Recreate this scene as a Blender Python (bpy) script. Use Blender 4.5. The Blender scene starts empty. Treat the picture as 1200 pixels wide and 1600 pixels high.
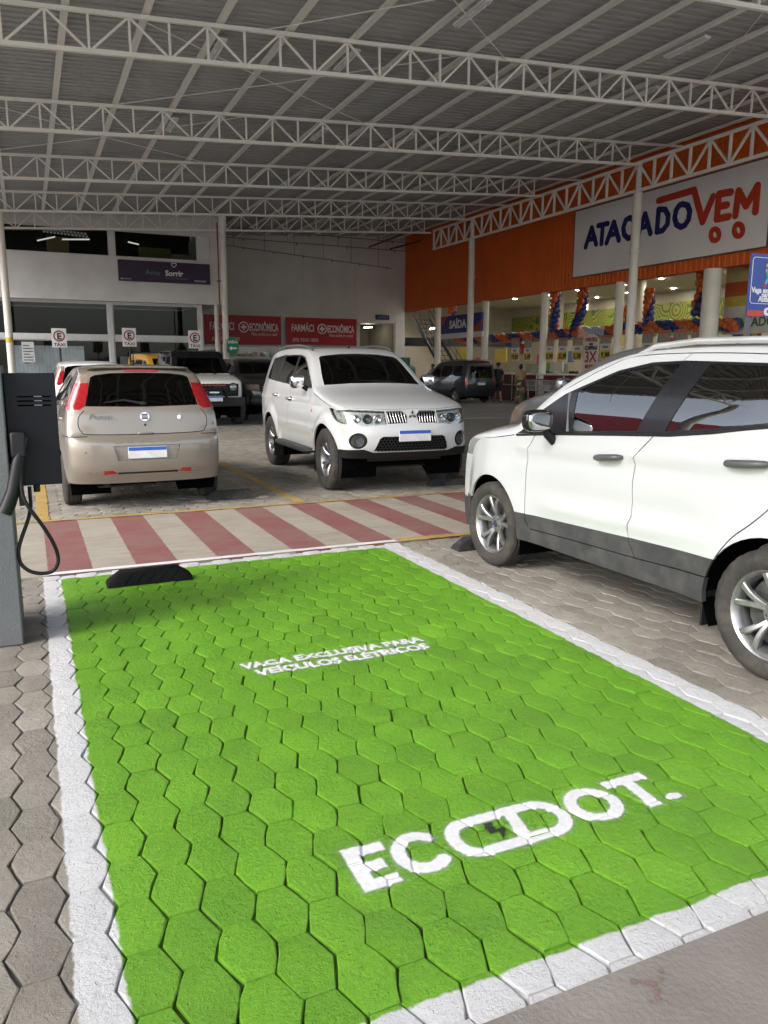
import bpy, bmesh, math, random
import numpy as np
from mathutils import Vector, Matrix, Euler, Quaternion
from mathutils.geometry import delaunay_2d_cdt

R_ = math.radians
random.seed(7)
rng = np.random.default_rng(11)
SC = bpy.context.scene
COL = SC.collection

# ------------------------------------------------------------------ camera, sky, sun, exposure
CAM_H = 1.55
FPX = 1214.0                       # focal length in pixels of the 1200 x 1600 picture
def _basis():
    d1 = np.array([41 - 600., 572 - 800., FPX]); d1 /= np.linalg.norm(d1)
    d2 = np.array([3350 - 600., 583 - 800., FPX]); d2 -= d1 * d1.dot(d2); d2 /= np.linalg.norm(d2)
    return np.stack([d2, d1, np.cross(d2, d1)], 0)
RB = _basis()                      # rows: world X, Y, Z in camera axes (right, down, forward)
cam_data = bpy.data.cameras.new('camera')
cam = bpy.data.objects.new('camera', cam_data); COL.objects.link(cam)
cam_data.sensor_fit = 'VERTICAL'; cam_data.sensor_height = 36.0
cam_data.lens = FPX / 1600.0 * 36.0
cam_data.clip_start = 0.05; cam_data.clip_end = 2000
mw = Matrix.Identity(4)
for i in range(3):
    mw[i][0] = RB[i, 0]; mw[i][1] = -RB[i, 1]; mw[i][2] = -RB[i, 2]
mw[2][3] = CAM_H
cam.matrix_world = mw
SC.camera = cam

SUN_EL, SUN_AZ = 37.0, 254.0       # degrees; azimuth clockwise from +Y: the light comes from behind, left
world = bpy.data.worlds.new('World'); SC.world = world; world.use_nodes = True
wn = world.node_tree.nodes; wl = world.node_tree.links
bg = wn['Background']
sky = wn.new('ShaderNodeTexSky'); sky.sky_type = 'NISHITA'; sky.sun_disc = False
sky.sun_elevation = R_(SUN_EL); sky.sun_rotation = R_(SUN_AZ)
sky.air_density = 1.0; sky.dust_density = 2.5; sky.ozone_density = 1.0
hs = wn.new('ShaderNodeHueSaturation'); hs.inputs['Saturation'].default_value = 0.55
wl.new(sky.outputs[0], hs.inputs['Color']); wl.new(hs.outputs[0], bg.inputs[0])
bg.inputs[1].default_value = 0.15
sd = bpy.data.lights.new('sun', 'SUN'); sd.energy = 0.66; sd.angle = R_(14); sd.color = (1.0, 0.985, 0.95)
sun = bpy.data.objects.new('sun', sd); COL.objects.link(sun)
az, el = R_(SUN_AZ), R_(SUN_EL)
sdir = Vector((math.sin(az) * math.cos(el), math.cos(az) * math.cos(el), math.sin(el)))
sun.rotation_euler = sdir.to_track_quat('Z', 'Y').to_euler(); sun.location = sdir * 60
SC.view_settings.view_transform = 'Standard'; SC.view_settings.look = 'None'
SC.view_settings.gamma = 1.0; SC.view_settings.use_curve_mapping = False
SC.view_settings.exposure = 1.74
SC.render.engine = 'CYCLES'
try:
    SC.cycles.use_denoising = True
    SC.cycles.max_bounces = 9; SC.cycles.diffuse_bounces = 5; SC.cycles.glossy_bounces = 4
    SC.cycles.transparent_max_bounces = 12; SC.cycles.transmission_bounces = 6
    SC.cycles.sample_clamp_indirect = 6.0
    SC.cycles.caustics_reflective = False; SC.cycles.caustics_refractive = False
except Exception:
    pass

# ------------------------------------------------------------------ measuring: a picture point on a known plane of the place
def ray(px, py):
    return RB @ np.array([px - 600., py - 800., FPX])
def onY(px, py, Y):
    d = ray(px, py); t = Y / d[1]; return Vector((d[0] * t, Y, CAM_H + d[2] * t))
def onX(px, py, X):
    d = ray(px, py); t = X / d[0]; return Vector((X, d[1] * t, CAM_H + d[2] * t))
def onZ(px, py, Z=0.0):
    d = ray(px, py); t = (Z - CAM_H) / d[2]; return Vector((d[0] * t, d[1] * t, Z))
def proj(p):
    c = RB.T @ np.array([p[0], p[1], p[2] - CAM_H]); return c[0] / c[2] * FPX + 600, c[1] / c[2] * FPX + 800, c[2]

# ------------------------------------------------------------------ materials
def nodes_of(name):
    m = bpy.data.materials.new(name); m.use_nodes = True
    return m, m.node_tree.nodes, m.node_tree.links, m.node_tree.nodes['Principled BSDF']
MATS = {}
def mat(name, col, rough=0.5, metal=0.0, var=0.10, scale=5.0, bump=0.0, bscale=60.0, coat=0.0, spec=0.4, rvar=0.08, dirt=0.0, dirtcol=(0.12, 0.10, 0.08), coords='Object', emit=None):
    if name in MATS: return MATS[name]
    m, n, l, b = nodes_of(name)
    tc = n.new('ShaderNodeTexCoord')
    nz = n.new('ShaderNodeTexNoise'); nz.inputs['Scale'].default_value = scale; nz.inputs['Detail'].default_value = 6
    l.new(tc.outputs[coords], nz.inputs['Vector'])
    mr = n.new('ShaderNodeMapRange'); mr.inputs[1].default_value = 0.3; mr.inputs[2].default_value = 0.7
    mr.inputs[3].default_value = 1 - var; mr.inputs[4].default_value = 1 + var
    l.new(nz.outputs['Fac'], mr.inputs[0])
    mx = n.new('ShaderNodeMix'); mx.data_type = 'RGBA'; mx.blend_type = 'MULTIPLY'; mx.inputs[0].default_value = 1.0
    mx.inputs[6].default_value = (*col, 1); l.new(mr.outputs[0], mx.inputs[7])
    out = mx.outputs[2]
    if dirt > 0:
        n2 = n.new('ShaderNodeTexNoise'); n2.inputs['Scale'].default_value = scale * 0.6; n2.inputs['Detail'].default_value = 9; n2.inputs['Roughness'].default_value = 0.7
        l.new(tc.outputs[coords], n2.inputs['Vector'])
        m2 = n.new('ShaderNodeMapRange'); m2.inputs[1].default_value = 0.45; m2.inputs[2].default_value = 0.75; m2.inputs[3].default_value = 0; m2.inputs[4].default_value = dirt
        l.new(n2.outputs['Fac'], m2.inputs[0])
        m3 = n.new('ShaderNodeMix'); m3.data_type = 'RGBA'; m3.inputs[7].default_value = (*dirtcol, 1)
        l.new(m2.outputs[0], m3.inputs[0]); l.new(out, m3.inputs[6]); out = m3.outputs[2]
    l.new(out, b.inputs['Base Color'])
    rr = n.new('ShaderNodeMapRange'); rr.inputs[1].default_value = 0.3; rr.inputs[2].default_value = 0.7
    rr.inputs[3].default_value = max(0.02, rough - rvar); rr.inputs[4].default_value = min(1, rough + rvar)
    l.new(nz.outputs['Fac'], rr.inputs[0]); l.new(rr.outputs[0], b.inputs['Roughness'])
    b.inputs['Metallic'].default_value = metal
    b.inputs['Coat Weight'].default_value = coat; b.inputs['Coat Roughness'].default_value = 0.04
    b.inputs['Specular IOR Level'].default_value = spec
    if bump > 0:
        nb = n.new('ShaderNodeTexNoise'); nb.inputs['Scale'].default_value = bscale; nb.inputs['Detail'].default_value = 5
        l.new(tc.outputs[coords], nb.inputs['Vector'])
        bp = n.new('ShaderNodeBump'); bp.inputs['Strength'].default_value = bump; bp.inputs['Distance'].default_value = 0.01
        l.new(nb.outputs['Fac'], bp.inputs['Height']); l.new(bp.outputs[0], b.inputs['Normal'])
    if emit:
        b.inputs['Emission Color'].default_value = (*emit[0], 1); b.inputs['Emission Strength'].default_value = emit[1]
    MATS[name] = m
    return m

def glass_mat(name, tint, gloss=0.06, rough=0.01, ior=1.5):
    """thin pane: transparent with a tint, mirror reflection by Fresnel"""
    if name in MATS: return MATS[name]
    m = bpy.data.materials.new(name); m.use_nodes = True
    n, l = m.node_tree.nodes, m.node_tree.links
    n.remove(n['Principled BSDF']); out = n['Material Output']
    tr = n.new('ShaderNodeBsdfTransparent'); tr.inputs[0].default_value = (*tint, 1)
    gl = n.new('ShaderNodeBsdfGlossy'); gl.inputs['Roughness'].default_value = rough
    geo = n.new('ShaderNodeNewGeometry'); dt = n.new('ShaderNodeVectorMath'); dt.operation = 'DOT_PRODUCT'
    l.new(geo.outputs['Incoming'], dt.inputs[0]); l.new(geo.outputs['Normal'], dt.inputs[1])
    def mth(op, a, b=None):
        k = n.new('ShaderNodeMath'); k.operation = op
        for i, v in enumerate((a, b)):
            if v is None: continue
            if isinstance(v, float): k.inputs[i].default_value = v
            else: l.new(v, k.inputs[i])
        return k.outputs[0]
    f0 = ((ior - 1) / (ior + 1)) ** 2
    fr_ = mth('ADD', mth('MULTIPLY', mth('POWER', mth('SUBTRACT', 1.0, mth('ABSOLUTE', dt.outputs['Value'])), 5.0), 1 - f0), f0)
    ad = n.new('ShaderNodeMath'); ad.operation = 'ADD'; ad.inputs[1].default_value = gloss; ad.use_clamp = True
    l.new(fr_, ad.inputs[0])
    mx = n.new('ShaderNodeMixShader'); l.new(ad.outputs[0], mx.inputs[0]); l.new(tr.outputs[0], mx.inputs[1]); l.new(gl.outputs[0], mx.inputs[2])
    l.new(mx.outputs[0], out.inputs['Surface'])
    MATS[name] = m
    return m

M_cream = mat('cream_steel', (0.86, 0.84, 0.77), 0.5, var=0.08, scale=2.5, dirt=0.15, dirtcol=(0.35, 0.31, 0.25))
M_purlin = mat('purlin_steel', (0.88, 0.86, 0.80), 0.5, var=0.08, scale=2.0, dirt=0.15, dirtcol=(0.4, 0.36, 0.3))
M_roof = mat('galvanised_roof', (0.43, 0.425, 0.41), 0.6, metal=0.0, var=0.10, scale=0.7, dirt=0.2, dirtcol=(0.25, 0.23, 0.21))
M_column = mat('column_paint', (0.72, 0.70, 0.63), 0.45, var=0.06, scale=2, dirt=0.15)
M_wall_grey = mat('grey_render', (0.70, 0.69, 0.66), 0.85, var=0.10, scale=0.8, bump=0.15, bscale=30, dirt=0.2, dirtcol=(0.26, 0.25, 0.22))
M_wall_dim = mat('grey_panel', (0.66, 0.65, 0.62), 0.8, var=0.08, scale=0.7, dirt=0.2, dirtcol=(0.24, 0.22, 0.2))
M_white_frame = mat('white_frame', (0.62, 0.62, 0.60), 0.45, var=0.06)
M_orange = mat('orange_cladding', (0.70, 0.128, 0.012), 0.42, var=0.10, scale=1.0, dirt=0.15, dirtcol=(0.3, 0.06, 0.02))
M_black = mat('black_plastic', (0.012, 0.012, 0.013), 0.5, var=0.2, scale=30, bump=0.05, bscale=250, spec=0.3)
M_gloss_black = mat('gloss_black', (0.008, 0.008, 0.009), 0.10, var=0.1)
M_void = mat('dark_void', (0.003, 0.003, 0.003), 1.0, var=0.1, spec=0.0, rvar=0.0)  # gloss-free black put in for the shade under cars and in gaps
M_dark_int = mat('dark_interior', (0.025, 0.025, 0.026), 0.8, var=0.3, scale=3)
M_chrome = mat('chrome', (0.78, 0.78, 0.79), 0.09, metal=1.0, var=0.05)
M_alloy = mat('alloy', (0.33, 0.33, 0.335), 0.34, metal=0.85, var=0.08, scale=20, dirt=0.25, dirtcol=(0.12, 0.10, 0.085))
M_alloy_dark = mat('alloy_dark', (0.09, 0.09, 0.095), 0.5, metal=0.7, var=0.2, scale=20)
M_tyre = mat('tyre_rubber', (0.030, 0.028, 0.026), 0.85, var=0.25, scale=14, bump=0.25, bscale=90, dirt=0.55, dirtcol=(0.11, 0.092, 0.072))
M_clad = mat('grey_cladding', (0.035, 0.036, 0.038), 0.55, var=0.12, scale=12, bump=0.06, bscale=300, dirt=0.3, dirtcol=(0.16, 0.14, 0.12))
M_red_lamp = mat('red_lamp', (0.27, 0.008, 0.011), 0.12, var=0.12, scale=20, coat=1.0)
M_clear_lamp = mat('clear_lamp', (0.20, 0.15, 0.12), 0.15, var=0.15, scale=30, coat=1.0)
M_orange_lamp = mat('amber_lamp', (0.65, 0.20, 0.02), 0.2, coat=1.0)
M_white = mat('white_plastic', (0.75, 0.75, 0.73), 0.4, var=0.04)
M_tint = glass_mat('tinted_glass', (0.11, 0.11, 0.11), 0.12)
M_tint2 = glass_mat('dark_tinted_glass', (0.05, 0.052, 0.05), 0.0)
M_clear = glass_mat('clear_glass', (0.80, 0.84, 0.82), 0.02)
M_shop = glass_mat('shop_glass', (0.93, 0.95, 0.94), -0.02)
M_mirror = mat('mirror_glass', (0.45, 0.46, 0.47), 0.02, metal=1.0, var=0.02, rvar=0.0)
M_seat = mat('seat_fabric', (0.05, 0.05, 0.052), 0.9, var=0.2, scale=40)
M_lt_seat = mat('light_fabric', (0.30, 0.29, 0.27), 0.9, var=0.15, scale=40)
M_plate = mat('plate_white', (0.62, 0.62, 0.63), 0.4, var=0.10, scale=9)
M_plate_blue = mat('plate_blue', (0.03, 0.10, 0.42), 0.4, var=0.08, scale=9)
M_navy = mat('navy_print', (0.012, 0.014, 0.12), 0.5, var=0.05)
M_red_print = mat('red_print', (0.52, 0.045, 0.012), 0.5, var=0.05)
M_white_print = mat('white_print', (0.74, 0.74, 0.73), 0.5, var=0.05)
M_black_print = mat('black_print', (0.015, 0.015, 0.017), 0.5, var=0.05)
M_yellow_paint = mat('yellow_road_paint', (0.40, 0.26, 0.06), 0.8, var=0.2, scale=8, dirt=0.95, dirtcol=(0.20, 0.17, 0.125), bump=0.2, bscale=60)

# ------------------------------------------------------------------ objects
def tag(o, label=None, cat=None, group=None, kind=None):
    if label: o['label'] = label
    if cat: o['category'] = cat
    if group: o['group'] = group
    if kind: o['kind'] = kind
    return o
def empty(name, loc=(0, 0, 0), rz=0.0, parent=None):
    o = bpy.data.objects.new(name, None); COL.objects.link(o)
    o.location = loc; o.rotation_euler = (0, 0, rz); o.empty_display_size = 0.2
    if parent: o.parent = parent
    return o
def link(name, me, parent=None, loc=None):
    o = bpy.data.objects.new(name, me); COL.objects.link(o)
    if parent: o.parent = parent
    if loc is not None: o.location = loc
    return o

class MB:
    """collects simple solids and links them as one mesh object"""
    def __init__(s): s.v = []; s.f = []; s.m = []
    def add(s, vs, fs, mi=0):
        k = len(s.v); s.v += [tuple(p) for p in vs]; s.f += [tuple(i + k for i in f) for f in fs]; s.m += [mi] * len(fs); return s
    def box(s, c, d, rot=None, mi=0):
        hx, hy, hz = d[0] / 2, d[1] / 2, d[2] / 2
        vs = [Vector((x, y, z)) for x in (-hx, hx) for y in (-hy, hy) for z in (-hz, hz)]
        if rot is not None: vs = [rot @ p for p in vs]
        vs = [p + Vector(c) for p in vs]
        return s.add(vs, [(0, 1, 3, 2), (4, 6, 7, 5), (0, 4, 5, 1), (2, 3, 7, 6), (0, 2, 6, 4), (1, 5, 7, 3)], mi)
    def bx(s, x0, x1, y0, y1, z0, z1, mi=0):
        return s.box(((x0 + x1) / 2, (y0 + y1) / 2, (z0 + z1) / 2), (x1 - x0, y1 - y0, z1 - z0), None, mi)
    def bar(s, a, b, w, h=None, up=(0, 0, 1), mi=0):
        """rectangular bar from a to b"""
        a, b = Vector(a), Vector(b); d = (b - a); L = d.length; d.normalize(); h = h or w
        u = Vector(up)
        if abs(d.dot(u)) > 0.99: u = Vector((0, 1, 0))
        x = d.cross(u).normalized(); y = x.cross(d).normalized()
        vs = [p + x * (sx * w / 2) + y * (sy * h / 2) for p in (a, b) for sx, sy in ((-1, -1), (1, -1), (1, 1), (-1, 1))]
        return s.add(vs, [(0, 1, 2, 3), (7, 6, 5, 4), (0, 4, 5, 1), (1, 5, 6, 2), (2, 6, 7, 3), (3, 7, 4, 0)], mi)
    def tube(s, pts, r, n=10, cap=True, mi=0):
        pts = [Vector(p) for p in pts]; rs = r if isinstance(r, (list, tuple)) else [r] * len(pts)
        rings = []; prev = None
        for i, p in enumerate(pts):
            t = (pts[min(i + 1, len(pts) - 1)] - pts[max(i - 1, 0)]).normalized()
            if prev is None:
                u = Vector((0, 0, 1)) if abs(t.z) < 0.9 else Vector((1, 0, 0))
                x = t.cross(u).normalized()
            else:
                x = (prev - t * prev.dot(t)).normalized()
            prev = x; y = t.cross(x)
            rings.append([p + (x * math.cos(2 * math.pi * k / n) + y * math.sin(2 * math.pi * k / n)) * rs[i] for k in range(n)])
        vs = [q for ring in rings for q in ring]; fs = []
        for i in range(len(rings) - 1):
            for k in range(n):
                a, b2 = i * n + k, i * n + (k + 1) % n
                fs.append((a, b2, b2 + n, a + n))
        if cap:
            fs.append(tuple(range(n - 1, -1, -1))); fs.append(tuple(range((len(rings) - 1) * n, len(rings) * n)))
        return s.add(vs, fs, mi)
    def lathe(s, prof, c=(0, 0, 0), axis='z', n=24, mi=0, caps=False):
        """prof: list of (radius, height along the axis)"""
        vs = []; fs = []; c = Vector(c)
        for r, h in prof:
            for k in range(n):
                a = 2 * math.pi * k / n; x, y = r * math.cos(a), r * math.sin(a)
                p = {'z': (x, y, h), 'y': (x, h, -y), 'x': (h, x, y)}[axis]
                vs.append(c + Vector(p))
        for i in range(len(prof) - 1):
            for k in range(n):
                a, b2 = i * n + k, i * n + (k + 1) % n
                fs.append((a, b2, b2 + n, a + n))
        if caps:
            fs.append(tuple(range(n - 1, -1, -1))); fs.append(tuple(range((len(prof) - 1) * n, len(prof) * n)))
        return s.add(vs, fs, mi)
    def superell(s, c, rad, e=0.5, nu=16, nv=10, rot=None, mi=0):
        """rounded box: superellipsoid with exponent e (1 = ellipsoid, small = box)"""
        sp = lambda v: math.copysign(abs(v) ** e, v)
        vs = []; fs = []; c = Vector(c)
        for j in range(nv + 1):
            ph = -math.pi / 2 + math.pi * j / nv
            for i in range(nu):
                th = 2 * math.pi * i / nu
                p = Vector((rad[0] * sp(math.cos(ph)) * sp(math.cos(th)), rad[1] * sp(math.cos(ph)) * sp(math.sin(th)), rad[2] * sp(math.sin(ph))))
                vs.append((rot @ p if rot is not None else p) + c)
        for j in range(nv):
            for i in range(nu):
                a, b2 = j * nu + i, j * nu + (i + 1) % nu
                fs.append((a, b2, b2 + nu, a + nu))
        return s.add(vs, fs, mi)
    def prism(s, poly, z0, z1, mi=0, fr=None):
        """polygon (list of 2D points) extruded from z0 to z1; fr maps (x,y,z) to 3D"""
        fr = fr or (lambda x, y, z: (x, y, z)); k = len(poly)
        vs = [fr(x, y, z0) for x, y in poly] + [fr(x, y, z1) for x, y in poly]
        fs = [tuple(range(k - 1, -1, -1)), tuple(range(k, 2 * k))] + [(i, (i + 1) % k, k + (i + 1) % k, k + i) for i in range(k)]
        return s.add(vs, fs, mi)
    def mesh(s, name, mats, smooth=None):
        me = bpy.data.meshes.new(name); me.from_pydata(s.v, [], s.f)
        for m in (mats if isinstance(mats, (list, tuple)) else [mats]): me.materials.append(m)
        if any(s.m): me.polygons.foreach_set('material_index', s.m)
        bm = bmesh.new(); bm.from_mesh(me); bmesh.ops.recalc_face_normals(bm, faces=bm.faces); bm.to_mesh(me); bm.free()
        if smooth is not None:
            me.polygons.foreach_set('use_smooth', [True] * len(me.polygons)); me.set_sharp_from_angle(angle=R_(smooth))
        me.update(); return me
    def build(s, name, mats, parent=None, smooth=None, bevel=0.0, loc=None, seg=2):
        o = link(name, s.mesh(name, mats, smooth), parent, loc)
        if bevel > 0:
            b = o.modifiers.new('bevel', 'BEVEL'); b.width = bevel; b.segments = seg; b.limit_method = 'ANGLE'; b.angle_limit = R_(40)
            if smooth is None:
                o.data.polygons.foreach_set('use_smooth', [True] * len(o.data.polygons)); o.data.set_sharp_from_angle(angle=R_(40))
        return o

def copy_tree(o, parent=None):
    c = o.copy(); COL.objects.link(c)
    if parent: c.parent = parent
    for ch in list(o.children): copy_tree(ch, c)
    return c

# lettering: curve text turned into a mesh
def text_mesh(txt, size=1.0, bold=0.0, ext=0.0, shear=0.0, align='LEFT', xs=1.0):
    cu = bpy.data.curves.new('lettering', 'FONT'); cu.body = txt; cu.size = size; cu.offset = bold; cu.extrude = ext
    cu.shear = shear; cu.align_x = align; cu.align_y = 'BOTTOM_BASELINE'; cu.resolution_u = 4
    ob = bpy.data.objects.new('lettering', cu)
    me = bpy.data.meshes.new_from_object(ob)
    if xs != 1.0:
        for v in me.vertices: v.co.x *= xs
    bpy.data.objects.remove(ob); bpy.data.curves.remove(cu)
    return me
def lettering(name, txt, m, parent, origin, ux, uz, size, bold=0.0, ext=0.003, shear=0.0, align='LEFT', xs=1.0, fit=None):
    """text at origin, running along ux, letters upright along uz"""
    me = text_mesh(txt, size, bold, ext, shear, align, xs); me.materials.append(m)
    ux, uz = Vector(ux).normalized(), Vector(uz).normalized(); un = ux.cross(uz)
    rot = Matrix((ux, uz, un)).transposed().to_4x4()
    if fit:
        wd = max(v.co.x for v in me.vertices) - min(v.co.x for v in me.vertices)
        for v in me.vertices: v.co.x *= fit / wd
    me.transform(Matrix.Translation(Vector(origin)) @ rot)
    return link(name, me, parent)
def strokes_mesh(strokes, w, frame, d0, d1, n=7):
    """rounded strokes: each polyline becomes a row of capsule prisms; frame(x, y, depth) -> 3D"""
    mb = MB(); q = 0
    for st in strokes:
        for (a, b) in zip(st[:-1], st[1:]):
            ang = math.atan2(b[1] - a[1], b[0] - a[0]); poly = []
            for k in range(n + 1):
                t = ang + math.pi / 2 + math.pi * k / n; poly.append((a[0] + w / 2 * math.cos(t), a[1] + w / 2 * math.sin(t)))
            for k in range(n + 1):
                t = ang - math.pi / 2 + math.pi * k / n; poly.append((b[0] + w / 2 * math.cos(t), b[1] + w / 2 * math.sin(t)))
            mb.prism(poly, d0, d1 + 0.0012 * (q % 7), 0, frame); q += 1
    return mb
def arc(cx, cy, rx, ry, a0, a1, n=10):
    return [(cx + rx * math.cos(R_(a0 + (a1 - a0) * k / n)), cy + ry * math.sin(R_(a0 + (a1 - a0) * k / n))) for k in range(n + 1)]
# ------------------------------------------------------------------ paving: hexagonal concrete pavers, painted bay, crossing
PX, PY = 0.1285, 0.2205            # column pitch, row pitch of the pavers
BAY = dict(x0=0.0, x0i=0.118, x1i=2.738, x1=2.925, y0=1.362, y0i=1.483, y1i=6.045, y1=6.165)
SLAB_Y0, SLAB_Y1 = 6.165, 8.46     # smooth crossing strip

def math_node(n, l, op, a, b=None, c=None):
    k = n.new('ShaderNodeMath'); k.operation = op
    for i, v in enumerate((a, b, c)):
        if v is None: continue
        if isinstance(v, (int, float)): k.inputs[i].default_value = v
        else: l.new(v, k.inputs[i])
    return k.outputs[0]

def paver_material(name, joint=False):
    m, n, l, b = nodes_of(name)
    geo = n.new('ShaderNodeNewGeometry'); sx = n.new('ShaderNodeSeparateXYZ')
    l.new(geo.outputs['Position'], sx.inputs[0])
    def noise(scale, det=4, rough=0.6, vec=None):
        q = n.new('ShaderNodeTexNoise'); q.inputs['Scale'].default_value = scale; q.inputs['Detail'].default_value = det; q.inputs['Roughness'].default_value = rough
        l.new(vec or geo.outputs['Position'], q.inputs['Vector']); return q.outputs['Fac']
    def rng_(f, a, b2, c=0.0, d=1.0):
        q = n.new('ShaderNodeMapRange'); q.inputs[1].default_value = a; q.inputs[2].default_value = b2; q.inputs[3].default_value = c; q.inputs[4].default_value = d
        l.new(f, q.inputs[0]); return q.outputs[0]
    def mixc(f, a, b2, bt='MIX'):
        q = n.new('ShaderNodeMix'); q.data_type = 'RGBA'; q.blend_type = bt
        if isinstance(f, float): q.inputs[0].default_value = f
        else: l.new(f, q.inputs[0])
        for i, v in ((6, a), (7, b2)):
            if isinstance(v, tuple): q.inputs[i].default_value = (*v, 1)
            else: l.new(v, q.inputs[i])
        return q.outputs[2]
    M = lambda op, a, b2=None, c=None: math_node(n, l, op, a, b2, c)
    wob = rng_(noise(5.0, 3), 0.3, 0.7, -0.008, 0.008)
    wob2 = rng_(noise(30.0, 4), 0.3, 0.7, -0.0035, 0.0035)
    X = M('ADD', M('ADD', sx.outputs[0], wob), wob2); Y = M('ADD', M('SUBTRACT', sx.outputs[1], wob), wob2)
    def inside(x0, x1, y0, y1):
        e = 0.004
        a = rng_(X, x0 - e, x0 + e); c = rng_(X, x1 - e, x1 + e, 1, 0)
        d = rng_(Y, y0 - e, y0 + e); f = rng_(Y, y1 - e, y1 + e, 1, 0)
        return M('MULTIPLY', M('MULTIPLY', a, c), M('MULTIPLY', d, f))
    out_m = inside(BAY['x0'], BAY['x1'], BAY['y0'] - 0.02, BAY['y1'] + .02)
    in_m = inside(BAY['x0i'], BAY['x1i'], BAY['y0i'], BAY['y1i'])
    # bare concrete
    att = n.new('ShaderNodeAttribute'); att.attribute_name = 'tone'
    oi = n.new('ShaderNodeObjectInfo')
    tone = M('ADD', att.outputs['Fac'], M('MULTIPLY', oi.outputs['Random'], 0.0)) if joint else M('ADD', att.outputs['Fac'], M('MULTIPLY', oi.outputs['Random'], 1.0))
    c0 = mixc(rng_(noise(1.1, 5), 0.35, 0.65), (0.235, 0.214, 0.178), (0.325, 0.302, 0.262))
    c0 = mixc(rng_(noise(14.0, 8, 0.7), 0.35, 0.75, 0.0, 0.55), c0, (0.18, 0.155, 0.128))
    c0 = mixc(rng_(noise(160.0, 3), 0.55, 0.75, 0.0, 0.35), c0, (0.42, 0.38, 0.33))
    c0 = mixc(rng_(noise(2.4, 6, 0.7), 0.58, 0.72, 0.0, 0.3), c0, (0.13, 0.14, 0.075))
    tn = rng_(tone, 0.0, 1.0, 0.80, 1.18)
    tnc = n.new('ShaderNodeCombineColor'); [l.new(tn, tnc.inputs[i]) for i in range(3)]
    c0 = mixc(1.0, c0, tnc.outputs[0], 'MULTIPLY')
    # green coat, rolled on by hand
    g = mixc(rng_(noise(3.2, 6, 0.65), 0.3, 0.7), (0.090, 0.262, 0.006), (0.136, 0.345, 0.010))
    g = mixc(rng_(noise(60.0, 6, 0.75), 0.48, 0.74, 0.0, 0.6), g, (0.22, 0.40, 0.04))
    mp = n.new('ShaderNodeMapping'); mp.inputs['Rotation'].default_value = (0, 0, 0.5); mp.inputs['Scale'].default_value = (8, 46, 1)
    l.new(geo.outputs['Position'], mp.inputs[0])
    g = mixc(rng_(noise(1.0, 5, 0.6, mp.outputs[0]), 0.6, 0.78, 0.0, 0.5), g, (0.17, 0.37, 0.06))
    g = mixc(1.0, g, mixc(0.5, tnc.outputs[0], (1.0, 1.0, 1.0)), 'MULTIPLY')
    wn_ = rng_(noise(22.0, 10, 0.82), 0.62, 0.76, 0.0, 0.8)
    g = mixc(rng_(noise(1.7, 8, 0.72), 0.48, 0.76, 0.0, 0.42), g, (0.075, 0.16, 0.02))
    g = mixc(wn_, g, (0.10, 0.085, 0.045))
    w = mixc(rng_(noise(6.0, 7, 0.7), 0.35, 0.75, 0.0, 0.35), (0.58, 0.58, 0.59), (0.45, 0.44, 0.42))
    w = mixc(rng_(noise(34.0, 9, 0.8), 0.63, 0.78, 0.0, 0.7), w, (0.24, 0.22, 0.19))
    if joint:
        c0 = mixc(0.35, c0, (0.12, 0.10, 0.08)); g = mixc(rng_(noise(7.0, 5), 0.38, 0.58, 0.1, 0.92), g, (0.045, 0.04, 0.018)); w = mixc(rng_(noise(9.0, 5), 0.46, 0.66, 0.0, 0.75), w, (0.13, 0.11, 0.09))
    col = mixc(out_m, c0, w); col = mixc(in_m, col, g)
    l.new(col, b.inputs['Base Color'])
    b.inputs['Roughness'].default_value = 0.78 if not joint else 0.95
    rgh = rng_(in_m, 0, 1, 0.82, 0.52); l.new(rgh, b.inputs['Roughness'])
    b.inputs['Specular IOR Level'].default_value = 0.35
    bp = n.new('ShaderNodeBump'); bp.inputs['Strength'].default_value = 1.0; bp.inputs['Distance'].default_value = 0.012
    h = M('ADD', M('MULTIPLY', noise(48.0, 8, 0.78), 1.3), M('MULTIPLY', noise(13.0, 4), 1.0))
    h = M('ADD', h, M('MULTIPLY', rng_(noise(75.0, 3), 0.60, 0.70), 0.40))
    l.new(h, bp.inputs['Height']); l.new(bp.outputs[0], b.inputs['Normal'])
    return m
M_paver = paver_material('concrete_paver'); M_joint = paver_material('paver_joint', True)

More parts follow.
